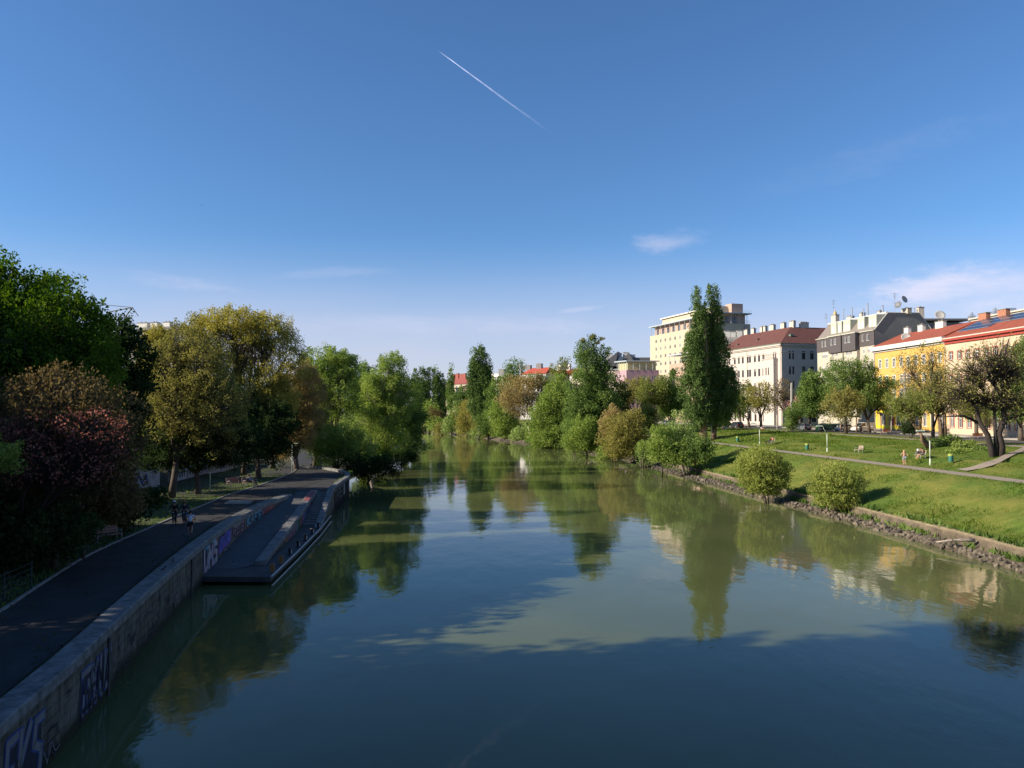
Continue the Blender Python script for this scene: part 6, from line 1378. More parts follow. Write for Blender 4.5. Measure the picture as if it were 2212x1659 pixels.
# ---- benches
def bench(label, p, rz, wood, group, L=1.8):
    r = empty('park_bench', p, rz); tag(r, label, 'bench', group)
    b = MB(); [b.box((0,-.22+k*.135,.45),(L,.115,.04)) for k in range(4)]; b.build('seat', wood, r)
    b = MB(); [b.box((0,.27+k*.03,.60+k*.15),(L,.035,.13)) for k in range(3)]; b.build('backrest', wood, r)
    for s in (-1,1):
        b = MB(); x = s*(L/2-.08); b.tube([(x,-.27,0),(x,-.25,.42),(x,-.22,.64),(x,-.02,.68),(x,.22,.60)], .026, 6); b.tube([(x,.2,0),(x,.24,.42),(x,.34,.98)], .026, 6); b.tube([(x,-.25,.42),(x,.24,.42)], .022, 6); b.build('leg', M['benchsteel'], r, smooth=True)
    return r
GR = 'benches along the right bank path'
bb = onz(q('A8',1080,300),4.12); bx = lift(Vector((bb.x+.3,bb.y,0)))
k0 = bench('empty looking grey bench with white cloth on its back beside the path', bx, R(-97), M['oak_slats'], GR)
o = MB().box((0,0,0),(.5,.07,.22)).build('towel', M['whitetrim'], bevel=.03); o.location = (bx.x+.32, bx.y-.35, bx.z+.88); o.rotation_euler = (0,0,R(83)); tag(o, 'white cloth hanging over the back of the grey bench', 'towel')
pb_ = onz(q('P',1420,820),4.12); sb = lift(Vector((pb_.x+.35, pb_.y+.1, 0)))
c = copy_tree(k0); c.location = sb; c['label'] = 'grey bench with a seated person and bags beside the nearest lamp post'
p2 = onz(q('A8',495,232),4.12); s2 = lift(Vector((p2.x+.3,p2.y,0))); c = copy_tree(k0); c.location = s2; c['label'] = 'far grey bench with two people beside the second lamp post'
GO = 'orange benches on the promenade'
g_ = gpoint(q('B5',1930,690)); o1 = bench('orange slatted bench at the promenade before the yellow shop', g_+Vector((0,0,.02)), R(-150), M['orange_wood'], GO)
g_ = gpoint(q('B3',1515,470)); c = copy_tree(o1); c.location = lift(g_); c['label'] = 'orange slatted bench left of the gnarled tree trunks'; c.rotation_euler.z = R(-170)
GL = 'benches along the shaded left path'
lb_ = onz(q('L8',1930,370),2.33); b1_ = bench('empty wooden bench with pale steel arms on the shaded left lawn', lb_, R(62), pmat('reddish_slats', (.24,.13,.10), .8), GL, 1.7)
lr = onz(q('L1',1130,560),2.33); c = copy_tree(b1_); c.location = lr+Vector((-.3,.2,0)); c.rotation_euler.z = R(66); c['label'] = 'bench with a reclining person on the shaded left lawn'
lt = onz(q('L2',985,950),2.33); c = copy_tree(b1_); c.location = lt; c.rotation_euler.z = R(60); c['label'] = 'barely visible bench under the dark brown hedge on the left'
# ---- people
SKIN = pmat('skin', (.48,.27,.19), .6, spec=.3); HAIRS = {'blond': pmat('blond_hair', (.42,.26,.10), .6), 'dark': pmat('dark_hair', (.03,.02,.015), .6), 'brown': pmat('brown_hair', (.12,.07,.04), .6)}
CL = {}
def cloth(c):
    if c not in CL: CL[c] = pmat('cloth', c, .85, var=.08, scale=9)
    return CL[c]
def skinmesh(name, verts, edges, mat, parent, sub=1):
    me = bpy.data.meshes.new(name); bm = bmesh.new(); sl = bm.verts.layers.skin.verify(); vs = []
    for i, (p, r_) in enumerate(verts):
        v = bm.verts.new(p); v[sl].radius = (r_ if hasattr(r_,'__len__') else (r_, r_)); v[sl].use_root = (i == 0); vs.append(v)
    for a, c_ in edges: bm.edges.new((vs[a], vs[c_]))
    bm.to_mesh(me); bm.free(); me.materials.append(mat); o = bpy.data.objects.new(name, me); COL.objects.link(o); o.parent = parent
    s_ = o.modifiers.new('skin','SKIN'); s_.use_smooth_shade = True; u = o.modifiers.new('sub','SUBSURF'); u.levels = sub; u.render_levels = sub; return o
def person(label, loc, rz, J, shirt, trousers, hair='dark', sleeves=.55, legs=1.0, shoes=(.05,.05,.05), helmet=None, h=1.0, trunk=True, long_hair=False):
    """J: joints in metres, person faces -y. keys: pel, che, nec, hea, sL eL wL, sR eR wR, hL kL aL, hR kR aR"""
    r = empty('person', loc, rz); tag(r, label, 'person'); r.scale = (h,h,h); V = {k: Vector(v) for k, v in J.items()}
    vs = [(V['pel'],(.135,.10)),(V['pel'].lerp(V['che'],.5),(.12,.09)),(V['che'],(.15,.105)),(V['nec'],.055),(V['hea']+Vector((0,0,-.06)),(.072,.085)),(V['hea']+Vector((0,-.005,.05)),(.078,.09))]; ed = [(0,1),(1,2),(2,3),(3,4),(4,5)]
    for s in 'LR':
        b0 = len(vs); sh, el, wr = V['s'+s], V['e'+s], V['w'+s]; vs += [(sh,.055),(el,.040),(wr,.027)]; ed += [(2,b0),(b0,b0+1),(b0+1,b0+2)]
        d = (wr-el).normalized(); palm = wr+d*.07; vs.append((palm,(.035,.018))); ed.append((b0+2,b0+3)); sd = d.cross(Vector((0,0,1)) if abs(d.z) < .8 else Vector((0,1,0))).normalized()
        for f_, (off, ln) in enumerate(((-.03,.07),(-.01,.085),(.01,.08),(.03,.06))):
            i_ = len(vs); vs += [(palm+d*.045+sd*off,.010),(palm+d*(.045+ln*.8)+sd*off+Vector((0,-.012,-.01)),.008)]; ed += [(b0+3,i_),(i_,i_+1)]
        i_ = len(vs); vs += [(palm+sd*-.05+d*.01,.011),(palm+sd*-.065+d*.04,.008)]; ed += [(b0+3,i_),(i_,i_+1)]
        b1 = len(vs); hp_, kn, an = V['h'+s], V['k'+s], V['a'+s]; vs += [(hp_,.085),(kn,.056),(an,.036)]; ed += [(0,b1),(b1,b1+1),(b1+1,b1+2)]
        ft = an+Vector((0,-.13,-.045)); vs.append((ft,.028)); ed.append((b1+2,b1+3))
    skinmesh('body', vs, ed, SKIN, r)
    # clothes follow the limbs
    vs = [(V['pel']+Vector((0,0,.04)),(.15,.115)),(V['pel'].lerp(V['che'],.5),(.137,.105)),(V['che'],(.168,.12)),(V['che'].lerp(V['nec'],.6),(.085,.07))]; ed = [(0,1),(1,2),(2,3)]
    for s in 'LR':
        b0 = len(vs); sh, el, wr = V['s'+s], V['e'+s], V['w'+s]; e = sh.lerp(el, min(1,sleeves*2)) ; vs += [(sh,.068),(e,.056)]; ed += [(2,b0),(b0,b0+1)]
        if sleeves > .5: vs.append((el.lerp(wr,(sleeves-.5)*2),.042)); ed.append((b0+1,b0+2))
    if trunk: skinmesh('shirt', vs, ed, cloth(shirt), r)
    vs = [(V['pel']+Vector((0,0,.03)),(.152,.118))]; ed = []
    for s in 'LR':
        b1 = len(vs); hp_, kn, an = V['h'+s], V['k'+s], V['a'+s]; e = hp_.lerp(kn,min(1,legs*2)); vs += [(hp_,.10),(e,.075 if legs < .5 else .068)]; ed += [(0,b1),(b1,b1+1)]
        if legs > .5: vs.append((kn.lerp(an,(legs-.5)*2*.95),.055)); ed.append((b1+1,b1+2))
    skinmesh('trousers', vs, ed, cloth(trousers), r)
    for s in 'LR':
        an = V['a'+s]; skinmesh('shoe', [(an+Vector((0,.05,-.05)),.042),(an+Vector((0,-.06,-.055)),.042),(an+Vector((0,-.17,-.06)),(.038,.028))], [(0,1),(1,2)], cloth(shoes), r)
    hc = V['hea']
    b = MB(); b.lathe([(0,.135),(.06,.125),(.10,.08),(.108,.02),(.10,-.04 if not long_hair else -.18),(.085,-.06 if not long_hair else -.22)], (hc.x, hc.y+.022, hc.z), 14)
    b.v = [(x, y if y > hc.y-.065 else hc.y-.065-(hc.y-.065-y)*.2, z) if z < hc.z+.03 else (x,y,z) for x,y,z in b.v]; b.build('hair', HAIRS[hair], r, smooth=True)
    b = MB(); b.box((hc.x,hc.y-.100,hc.z-.01),(.024,.03,.045)); b.build('nose', SKIN, r, bevel=.008)
    b = MB(); b.box((hc.x-.032,hc.y-.086,hc.z+.02),(.022,.014,.012)); b.box((hc.x+.032,hc.y-.086,hc.z+.02),(.022,.014,.012)); b.build('eyes', HAIRS['dark'], r)
    if helmet: b = MB(); b.lathe([(0,.165),(.07,.155),(.115,.10),(.125,.04),(.118,.03)], (hc.x,hc.y+.01,hc.z+.02), 14); b.build('helmet', cloth(helmet), r, smooth=True)
    return r
STAND = dict(pel=(0,0,.95),che=(0,.01,1.28),nec=(0,.0,1.46),hea=(0,-.02,1.60),sL=(-.19,0,1.40),eL=(-.25,.02,1.12),wL=(-.25,-.05,.88),sR=(.19,0,1.40),eR=(.25,.02,1.12),wR=(.25,-.05,.88),hL=(-.09,0,.90),kL=(-.10,-.02,.49),aL=(-.11,.02,.09),hR=(.09,0,.90),kR=(.10,-.02,.49),aR=(.11,.02,.09))
AKIM = dict(STAND, eL=(-.40,.06,1.14), wL=(-.19,-.02,.98), eR=(.40,.06,1.14), wR=(.19,-.02,.98))
SIT = dict(pel=(0,.05,.53),che=(0,.10,.86),nec=(0,.08,1.04),hea=(0,.03,1.18),sL=(-.19,.09,.98),eL=(-.24,-.02,.74),wL=(-.12,-.25,.66),sR=(.19,.09,.98),eR=(.24,-.02,.74),wR=(.12,-.25,.66),hL=(-.09,.0,.52),kL=(-.12,-.42,.52),aL=(-.12,-.42,.10),hR=(.09,.0,.52),kR=(.12,-.42,.52),aR=(.12,-.42,.10))
DRINK = dict(SIT, eL=(-.26,-.1,.82), wL=(-.08,-.16,1.04), eR=(.26,-.1,.82), wR=(.08,-.16,1.04), aL=(-.14,-.60,.10), aR=(.06,-.62,.10))
GRD = dict(pel=(0,0,.14),che=(0,.14,.44),nec=(0,.14,.62),hea=(0,.10,.76),sL=(-.19,.14,.57),eL=(-.26,.24,.32),wL=(-.28,.28,.06),sR=(.19,.14,.57),eR=(.24,-.02,.36),wR=(.12,-.25,.36),hL=(-.09,-.03,.13),kL=(-.14,-.38,.34),aL=(-.14,-.62,.08),hR=(.09,-.03,.13),kR=(.14,-.40,.30),aR=(.14,-.70,.08))
REC = dict(SIT, pel=(0,-.12,.52), che=(0,.10,.80), nec=(0,.18,.97), hea=(0,.16,1.11), kL=(-.12,-.55,.50), aL=(-.14,-.95,.14), kR=(.12,-.55,.50), aR=(.16,-.95,.14), sL=(-.19,.14,.92), eL=(-.42,.24,.80), wL=(-.62,.2,.74), sR=(.19,.14,.92))
p = onz(q('P',1130,850),4.125); person('person in pink top and denim shorts standing on the path with hands on hips', p, R(175), AKIM, (.55,.30,.26), (.30,.38,.46), 'blond', .1, .30, long_hair=True)
person('person in black top and yellow shoes sitting on the bench with raised hands', sb+Vector((-.05,-.45,0)), R(-80), DRINK, (.02,.02,.025), (.03,.03,.03), 'dark', .3, .35, shoes=(.75,.45,.02))
o = MB().prism([(-.25,-.16),(.25,-.16),(.22,.16),(-.22,.16)], 0, .34).build('bag', cloth((.05,.055,.06)), bevel=.05); o.location = sb+Vector((-.02,.42,.475)); o.rotation_euler=(0,0,R(-97)); tag(o, 'dark bag on the bench beside the seated person in black', 'bag')
o = MB().prism([(-.16,-.12),(.16,-.12),(.14,.12),(-.14,.12)], 0, .26).build('bag', cloth((.55,.56,.52)), bevel=.05); o.location = sb+Vector((-.02,.40,.83)); o.rotation_euler=(0,0,R(-97)); tag(o, 'white bag lying on top of the dark bag on the bench', 'bag')
person('person in orange top sitting on the far bench', s2+Vector((-.05,-.35,0)), R(-85), DRINK, (.55,.20,.06), (.04,.04,.05), 'dark', .4, 1.0)
person('person in black sitting stretched out beside the person in orange top', s2+Vector((-.05,.45,0)), R(-95), REC, (.02,.02,.025), (.02,.02,.025), 'dark', 1.0, 1.0)
g_ = gpoint(q('B5',985,655)); person('person in white top and dark trousers standing before the white car', g_, R(40), STAND, (.62,.52,.45), (.03,.035,.06), 'brown', .4, 1.0)
g_ = gpoint(q('B5',1420,665)); pbk = person('person in black standing before the white van holding a green scooter', g_, R(-20), STAND, (.015,.015,.018), (.015,.015,.018), 'brown', 1.0, 1.0)
r = empty('kick_scooter', g_+Vector((.42,-.1,0)), R(-60)); tag(r, 'green kick scooter beside the person in black', 'scooter')
b = MB(); b.tube([(-.3,0,.1),(-.36,0,.9)], .03, 6); b.tube([(-.36,-.22,.92),(-.36,.22,.92)], .02, 6); b.box((.05,0,.09),(.65,.12,.04)); b.build('frame', cloth((.05,.4,.15)), r)
for x in (-.3,.36): b = MB(); b.tube([(x,-.02,.06),(x,.02,.06)], .06, 12); b.build('wheel', M['whitetrim'], r)
g_ = gpoint(q('B4',1395,585)); person('person in white top sitting on the grass crest before the pale building', g_, R(20), GRD, (.6,.62,.65), (.35,.15,.05), 'brown', .5, 1.0)
g_ = gpoint(q('B5',600,620)); person('person in pale top reclining on the grass crest right of the dark bin', g_+Vector((-.3,0,0)), R(60), GRD, (.6,.48,.45), (.02,.02,.025), 'brown', .5, 1.0)
# ---- cyclists and the reclining person on the left bank
def bicycle(label, loc, rz, col):
    r = empty('bicycle', loc, rz); tag(r, label, 'bicycle')
    for x in (-.52,.52):
        b = MB(); pts = [(x+.33*math.cos(a_*math.pi/12),0,.34+.33*math.sin(a_*math.pi/12)) for a_ in range(25)]
        b.tube(pts, .017, 5, cap=False); w = b.build('wheel', M['black'], r)
        b = MB()
        for k in range(8): a_ = k*math.pi/4; b.tube([(x,0,.34),(x+.31*math.cos(a_),0,.34+.31*math.sin(a_))], .003, 3)
        b.build('spokes', M['benchsteel'], w)
    b = MB()
    for a_, c_ in (((-.52,0,.34),(-.12,0,.30)),((-.12,0,.30),(-.2,0,.82)),((-.52,0,.34),(-.18,0,.74)),((-.12,0,.30),(.38,0,.80)),((-.18,0,.74),(.36,0,.84)),((.52,0,.34),(.36,0,.92))): b.tube([a_,c_], .016, 6)
    b.build('frame', cloth(col), r)
    b = MB(); b.box((-.21,0,.86),(.25,.13,.05)); b.build('saddle', M['black'], r, bevel=.02)
    b = MB(); b.tube([(.36,0,.92),(.38,0,1.02)], .016, 6); b.tube([(.33,-.27,1.04),(.39,-.1,1.02),(.39,.1,1.02),(.33,.27,1.04)], .014, 6); b.build('handlebar', M['black'], r)
    b = MB(); b.tube([(.44,0,.93),(.52,0,.93)], [.03,.05], 8); b.build('lamp', M['whitetrim'], r)
    return r
# rider faces +x of the bicycle: use joints facing -y and turn the person by +90 degrees
RIDE = dict(pel=(0,.19,.95),che=(0,-.02,1.25),nec=(0,-.12,1.41),hea=(0,-.17,1.56),sL=(-.19,-.06,1.35),eL=(-.27,-.20,1.15),wL=(-.25,-.33,1.06),sR=(.19,-.06,1.35),eR=(.27,-.20,1.15),wR=(.25,-.33,1.06),hL=(-.09,.14,.92),kL=(-.10,-.14,.66),aL=(-.09,.06,.26),hR=(.09,.14,.92),kR=(.10,-.10,.52),aR=(.09,.12,.12))
def rider(px, heading, lab_p, lab_b, shirt, tr, bc, **k):
    g_ = onz(px, 2.335); bicycle(lab_b, g_, heading, bc); return person(lab_p, g_, heading+R(90), RIDE, shirt, tr, **k)
rider(q('P',0,0) if False else ((600+905/6.635)*SF,(1850+1530/6.635)*SF), R(107), 'cyclist in blue and white striped shirt riding away along the quay path', 'bicycle ridden away by the cyclist in striped shirt', (.42,.46,.56), (.015,.015,.02), (.02,.02,.025), sleeves=.3, legs=.35)
rider(((600+500/6.635)*SF,(1850+1215/6.635)*SF), R(-75), 'cyclist in black with white helmet riding towards the bridge on the left', 'bicycle under the cyclist with white helmet', (.015,.015,.018), (.03,.03,.04), (.02,.05,.06), sleeves=1.0, helmet=(.5,.5,.5))
rider(((600+760/6.635)*SF,(1850+1215/6.635)*SF), R(-72), 'cyclist in navy jacket with tan helmet riding towards the bridge', 'bicycle under the cyclist in navy jacket', (.015,.02,.06), (.05,.05,.07), (.03,.03,.03), sleeves=1.0, helmet=(.22,.13,.05))
person('person in grey top lying back on a shaded left bench with legs stretched', lr+Vector((-.3,.2,0)), R(66), REC, (.22,.25,.30), (.02,.02,.03), 'dark', .5, 1.0)
# ---- vehicles
CARM = {'glass': pmat('car_glass', (.02,.025,.03), .08, spec=.8), 'tyre': pmat('tyre', (.015,.015,.015), .8), 'rim': pmat('rim', (.4,.4,.41), .35, .6), 'red': pmat('tail_light', (.4,.01,.01), .3), 'lamp': pmat('head_light', (.6,.6,.58), .2), 'trim': pmat('car_trim', (.03,.03,.03), .6), 'plate': pmat('number_plate', (.6,.6,.58), .5)}
def loft(b, secs, m=0, close=True):
    """secs: list of rings with equal counts"""
    n = len(secs[0]); b0 = len(b.v)
    for s in secs: b.v += [tuple(p) for p in s]
    for i in range(len(secs)-1):
        for j in range(n): b.f.append((b0+i*n+j,b0+i*n+(j+1)%n,b0+(i+1)*n+(j+1)%n,b0+(i+1)*n+j)); b.m.append(m)
    if close: b.f.append(tuple(b0+j for j in reversed(range(n)))); b.m.append(m); b.f.append(tuple(b0+(len(secs)-1)*n+j for j in range(n))); b.m.append(m)
def car(label, p, rz, paint, style='hatch', group=None):
    r = empty('van' if style == 'van' else 'car', p, rz); tag(r, label, 'van' if style == 'van' else 'car', group)
    S = {'hatch': dict(L=4.1, W=.87, st=[(-2.05,.55,.84,.42),(-1.95,.92,.87,.28),(-1.2,.93,.88,.22),(.9,.92,.88,.22),(1.55,.82,.86,.25),(2.0,.66,.8,.32),(2.05,.5,.74,.4)], gh=[(-1.95,.93),(-1.55,1.43),(-.2,1.50),(.35,1.42),(1.05,.93)]),
         'sedan': dict(L=4.5, W=.88, st=[(-2.25,.6,.82,.42),(-2.15,.95,.87,.28),(-1.3,.97,.88,.22),(.9,.92,.88,.22),(1.7,.82,.86,.25),(2.2,.66,.8,.32),(2.25,.5,.74,.4)], gh=[(-1.6,.96),(-1.0,1.38),(-.1,1.44),(.3,1.38),(1.05,.93)]),
         'wagon': dict(L=4.6, W=.9, st=[(-2.3,.6,.86,.42),(-2.22,.98,.9,.28),(-1.2,1.0,.91,.22),(.9,.95,.9,.22),(1.7,.86,.88,.25),(2.2,.7,.82,.32),(2.3,.5,.76,.4)], gh=[(-2.2,.98),(-1.9,1.50),(-.2,1.56),(.35,1.46),(1.1,.95)]),
         'van': dict(L=4.5, W=.92, st=[(-2.25,.7,.9,.35),(-2.2,1.15,.92,.25),(-1.2,1.15,.93,.22),(.8,1.12,.93,.22),(1.5,1.02,.9,.25),(2.1,.8,.84,.3),(2.2,.55,.78,.4)], gh=[(-2.2,1.13),(-2.15,1.86),(-.2,1.92),(.55,1.82),(1.35,1.08)])}[style]
    b = MB(); secs = []
    for x, zt_, w, zb_ in S['st']: secs.append([(x,-w*.96,zb_),(x,-w,zb_+.2),(x,-w*.99,zt_-.1),(x,-w*.9,zt_),(x,w*.9,zt_),(x,w*.99,zt_-.1),(x,w,zb_+.2),(x,w*.96,zb_)])
    loft(b, secs); b.build('body', paint, r, smooth=False, bevel=.03)
    gh = S['gh']; W = S['W']; z0 = gh[0][1]-.03
    def ring(k, inset=0): return None
    b = MB()  # glasshouse
    base = [(gh[0][0]+.02,-W*.9,z0),(gh[-1][0],-W*.88,z0),(gh[-1][0],W*.88,z0),(gh[0][0]+.02,W*.9,z0)]
    topz = gh[1][1]-.03; tp_ = [(gh[1][0],-W*.74,gh[1][1]-.04),(gh[3][0],-W*.72,gh[3][1]-.04),(gh[3][0],W*.72,gh[3][1]-.04),(gh[1][0],W*.74,gh[1][1]-.04)]
    loft(b, [base, tp_]); b.build('windows', CARM['glass'] if style != 'van' else CARM['glass'], r, fix=True)
    b = MB(); secs = []
    for x, z in gh[1:4]: secs.append([(x,-W*.78,z-.06),(x,-W*.68,z),(x,W*.68,z),(x,W*.78,z-.06),(x,W*.7,z-.09),(x,-W*.7,z-.09)])
    loft(b, secs)
    for s in (-1,1):   # pillars
        pil = [(gh[0],gh[1]),(gh[-1],gh[3])]+([((-.55,z0),( -.5,gh[2][1]-.05))])
        for (xa,za),(xb,zb_) in pil: b.tube([(xa,s*W*.9,za-.02),(xb,s*W*.745,zb_-.04)], .045, 5)
        if style == 'van': b.face([(gh[0][0],s*W*.915,z0),(.05,s*W*.915,z0),(.05,s*W*.77,gh[2][1]-.06),(gh[1][0],s*W*.77,gh[1][1]-.05)])
    if style == 'van': b.face([(gh[0][0]-.01,-W*.9,z0),(gh[0][0]-.01,W*.9,z0),(gh[1][0]-.02,W*.76,gh[1][1]-.05),(gh[1][0]-.02,-W*.76,gh[1][1]-.05)])
    b.build('roof', paint, r, fix=False)
    for x in (-S['L']*.31, S['L']*.30):
        for s in (-1,1):
            b = MB(); b.tube([(x,s*(W-.2),.32),(x,s*(W+.015),.32)], .32, 18); w = b.build('wheel', CARM['tyre'], r)
            b = MB(); b.tube([(x,s*(W+.0),.32),(x,s*(W+.03),.32)], .2, 12); b.build('rim', CARM['rim'], w)
    for s in (-1,1):
        xr_ = -S['L']/2; b = MB(); b.box((xr_+.03,s*W*.78,.82 if style != 'van' else .95),(.12,.22,.2 if style != 'van' else .42)); b.build('tail_light', CARM['red'], r)
        b = MB(); b.box((S['L']/2-.12,s*W*.72,.66),(.16,.3,.14)); b.build('headlight', CARM['lamp'], r)
        b = MB(); b.box((.85,s*(W+.06),1.0),(.14,.16,.12)); b.build('mirror', paint, r)
    b = MB(); b.box((-S['L']/2-.02,0,.6),(.02,.5,.11)); b.build('number_plate', CARM['plate'], r)
    return r
def paint(n, c): m = pmat(n, c, .3, spec=.6); m.node_tree.nodes['Principled BSDF'].inputs['Coat Weight'].default_value = .6; return m
WH = paint('white_paint', (.72,.71,.68)); DK = paint('black_paint', (.02,.022,.026)); GRY = paint('grey_blue_paint', (.10,.12,.14)); BLU = paint('dark_blue_paint', (.02,.04,.08)); ZC = 5.82
def onst(reg, x, y): return onz(q(reg,x,y), ZC)
p = onst('B5',1460,628); car('white panel van parked before the yellow shop', p, R(192), WH, 'van')
p = onst('B5',1100,612); car('white saloon car parked left of the white van', p+Vector((0,1,0)), R(215), WH, 'sedan')
p = onst('B5',175,590); car('grey blue hatchback seen from behind beside the ivy hedge', p, R(100), GRY, 'hatch')
p = onst('B5',350,570); car('dark car behind the round green chestnut trunk', p+Vector((0,8,0)), R(100), BLU, 'hatch')
p = onst('B4',845,545); car('black hatchback seen from behind right of advertising column', p, R(105), DK, 'hatch')
p = onst('B4',720,540); car('dark station wagon just right of advertising column', p+Vector((-.3,5,0)), R(105), DK, 'wagon')
p = onst('B4',450,535); car('dark blue car between the poplar stem and advertising column', p+Vector((0,4,0)), R(110), BLU, 'wagon')
p = onst('B3',2030,420); car('dark station wagon parked before the cream house at the right edge', p, R(122), DK, 'wagon')
p = onz((1440,920), ZC); car('white car partly hidden left of giant poplar', p, R(195), WH, 'hatch')
p = onz((1374,916), ZC); car('small silver car behind the twisted olive trees', p, R(150), paint('silver_paint',(.42,.43,.44)), 'hatch')
# ---- advertising column
P_ = aty((0,0),166); a_ = onz(q('B4',600,556), 5.82); r = empty('advertising_column', (a_.x,a_.y,5.8)); tag(r, 'round white advertising column with posters near the giant poplar', 'advertising column')
b = MB(); b.lathe([(0,0),(.75,0),(.75,.35),(.58,.4),(.58,2.9),(0,2.9)], n=24); b.build('drum', M['whitetrim'], r)
b = MB(); b.lathe([(.66,2.9),(.7,3.0),(.7,3.3),(.62,3.35),(0,3.4)], n=24); b.build('cap', M['copper'], r)
b = MB(); b.lathe([(.45,3.4),(.4,3.6),(.2,3.75),(.1,4.0),(0,4.1)], n=16); b.build('dome', M['whitetrim'], r)
def poster(a0, a1, z0, z1, col, k=.59):
    b = MB(); n = 6
    b.grid([[(k*math.cos(a0+(a1-a0)*i/n), k*math.sin(a0+(a1-a0)*i/n), z) for i in range(n+1)] for z in (z0,z1)]); b.build('poster', col, r, fix=False)
for a0, a1, z0, z1, c_ in ((-2.2,-1.2,1.1,2.5,(.30,.04,.05)),(-1.15,-.5,1.2,2.3,(.08,.10,.22)),(-2.9,-2.3,.7,2.4,(.5,.3,.12)),(-.45,.2,.9,2.2,(.45,.4,.35)),(-1.7,-1.1,.55,1.0,(.1,.1,.1))): poster(a0,a1,z0,z1,cloth(c_))
# ---- mooring bollards and timber posts
def bollard(label, p):
    r = empty('mooring_bollard', p); tag(r, label, 'bollard', 'black mooring bollards on the landing platform')
    b = MB(); b.lathe([(.2,0),(.2,.05),(.11,.09),(.10,.30),(.16,.40),(.17,.47),(.0,.50)], n=14); b.build('post', M['black'], r, smooth=True)
    b = MB(); b.box((.12,-.08,.28),(.02,.10,.26)); b.build('white_mark', M['whitetrim'], r); return r
bl = [(795,1172),(650,1308),(495,1458),(330,1612)]
b0 = bollard('black mooring bollard nearest the foot of stairs', onz(q('G2',*bl[0]),PLz))
for (x,y), lab in zip(bl[1:], ('second black mooring bollard from the stairs','third black mooring bollard from the stairs','fourth black mooring bollard from the stairs')):
    c = copy_tree(b0); c.location = onz(q('G2',x,y),PLz); c['label'] = lab
c = copy_tree(b0); c.location = onz(q('L1',1478,1188),PLz); c['label'] = 'black mooring bollard next to the timber posts'
for x, y, lab in ((1590,1382,'orange brown timber post on the platform, farther of the two'),(1390,1575,'orange brown timber post at the platform corner, nearer of the two')):
    p = onz(q('G1',x,y),PLz); o = MB().box((0,0,.24),(.26,.2,.5)).build('timber_post', pmat('timber', (.26,.12,.04), .8, var=.3, scale=6), bevel=.02); o.location = p; o.rotation_euler = (0,0,.15); tag(o, lab, 'post', 'timber posts on the landing platform')
# ---- fence at the lower left
r = empty('mesh_fence', (-21.4,33,2.3)); tag(r, 'low green bar fence beside the shaded path at lower left', 'fence')
FA, FB = Vector((-21.6,35.0)), Vector((-20.3,25.5)); b = MB(); gm = pmat('fence_green', (.01,.03,.026), .6); L_ = (FB-FA).length
for k in range(5): z = .25+k*.25; b.tube([(FA.x+21.4,FA.y-33,z),(FB.x+21.4,FB.y-33,z)], .02, 5)
b.build('rails', gm, r)
for k in range(5):
    p = FA.lerp(FB,k/4); b = MB(); b.tube([(p.x+21.4,p.y-33,0),(p.x+21.4,p.y-33,1.35)], .04, 6); b.build('post', gm, r)
# ---- pigeons on the coping and a bird in the air
def pigeon(label, p, rz):
    r = empty('pigeon', p, rz); tag(r, label, 'pigeon', None)
    skinmesh('body', [((0,0,.13),(.055,.05)),((-.10,0,.115),(.045,.035)),((-.24,0,.085),(.03,.01)),((.07,0,.17),(.035,.035)),((.10,0,.235),(.027,.027)),((.135,0,.235),(.008,.008))], [(0,1),(1,2),(0,3),(3,4),(4,5)], cloth((.04,.045,.055)), r)
    for s in (-1,1): b = MB(); b.tube([(0,s*.03,.1),(.01,s*.03,0)], .006, 4); b.build('leg', cloth((.3,.08,.06)), r)
pigeon('dark pigeon on the pale coping, nearer of the two', onz(q('L2',1508,1215),2.52), R(60)); pigeon('dark pigeon on the pale coping, farther of the two', onz(q('L2',1590,1140),2.50), R(110))
p = aty((436,443),140); r = empty('bird', p); r.scale = (.45,.45,.45); tag(r, 'tiny dark bird high in the sky on the left', 'bird')
b = MB(); b.face([(0,.1,0),(.25,.0,.12),(.62,.12,.02),(.2,.22,.08)]); b.face([(0,.1,0),(-.25,.0,.12),(-.62,.12,.02),(-.2,.22,.08)]); b.build('wings', M['black'], r, fix=False)
b = MB(); b.lathe([(0,-.22),(.05,-.1),(.06,.05),(.03,.2),(0,.26)], n=8); b.v = [(x, z, y) for x,y,z in b.v]; b.build('body', M['black'], r)
# ---- contrail
m, t, bs = newmat('ice_trail'); t.nodes.remove(bs); o_ = t.nodes['Material Output']
df = t.nodes.new('ShaderNodeBsdfDiffuse'); df.inputs[0].default_value = (.9,.9,.92,1); tp2 = t.nodes.new('ShaderNodeBsdfTransparent'); mx = t.nodes.new('ShaderNodeMixShader')
trl = t.nodes.new('ShaderNodeBsdfTranslucent'); trl.inputs[0].default_value = (.95,.95,1,1); ads = t.nodes.new('ShaderNodeAddShader'); t.links.new(df.outputs[0], ads.inputs[0]); t.links.new(trl.outputs[0], ads.inputs[1])
at_ = t.nodes.new('ShaderNodeAttribute'); at_.attribute_name = 'dens'; t.links.new(at_.outputs['Fac'], mx.inputs[0]); t.links.new(tp2.outputs[0], mx.inputs[1]); t.links.new(ads.outputs[0], mx.inputs[2]); t.links.new(mx.outputs[0], o_.inputs[0])
root = None; A0 = aty((946,109),20000); A1_ = aty((1196,292),20000); root = empty('contrail', tuple(A0)); tag(root, 'thin white aircraft vapour trail slanting down across the blue sky', 'contrail')
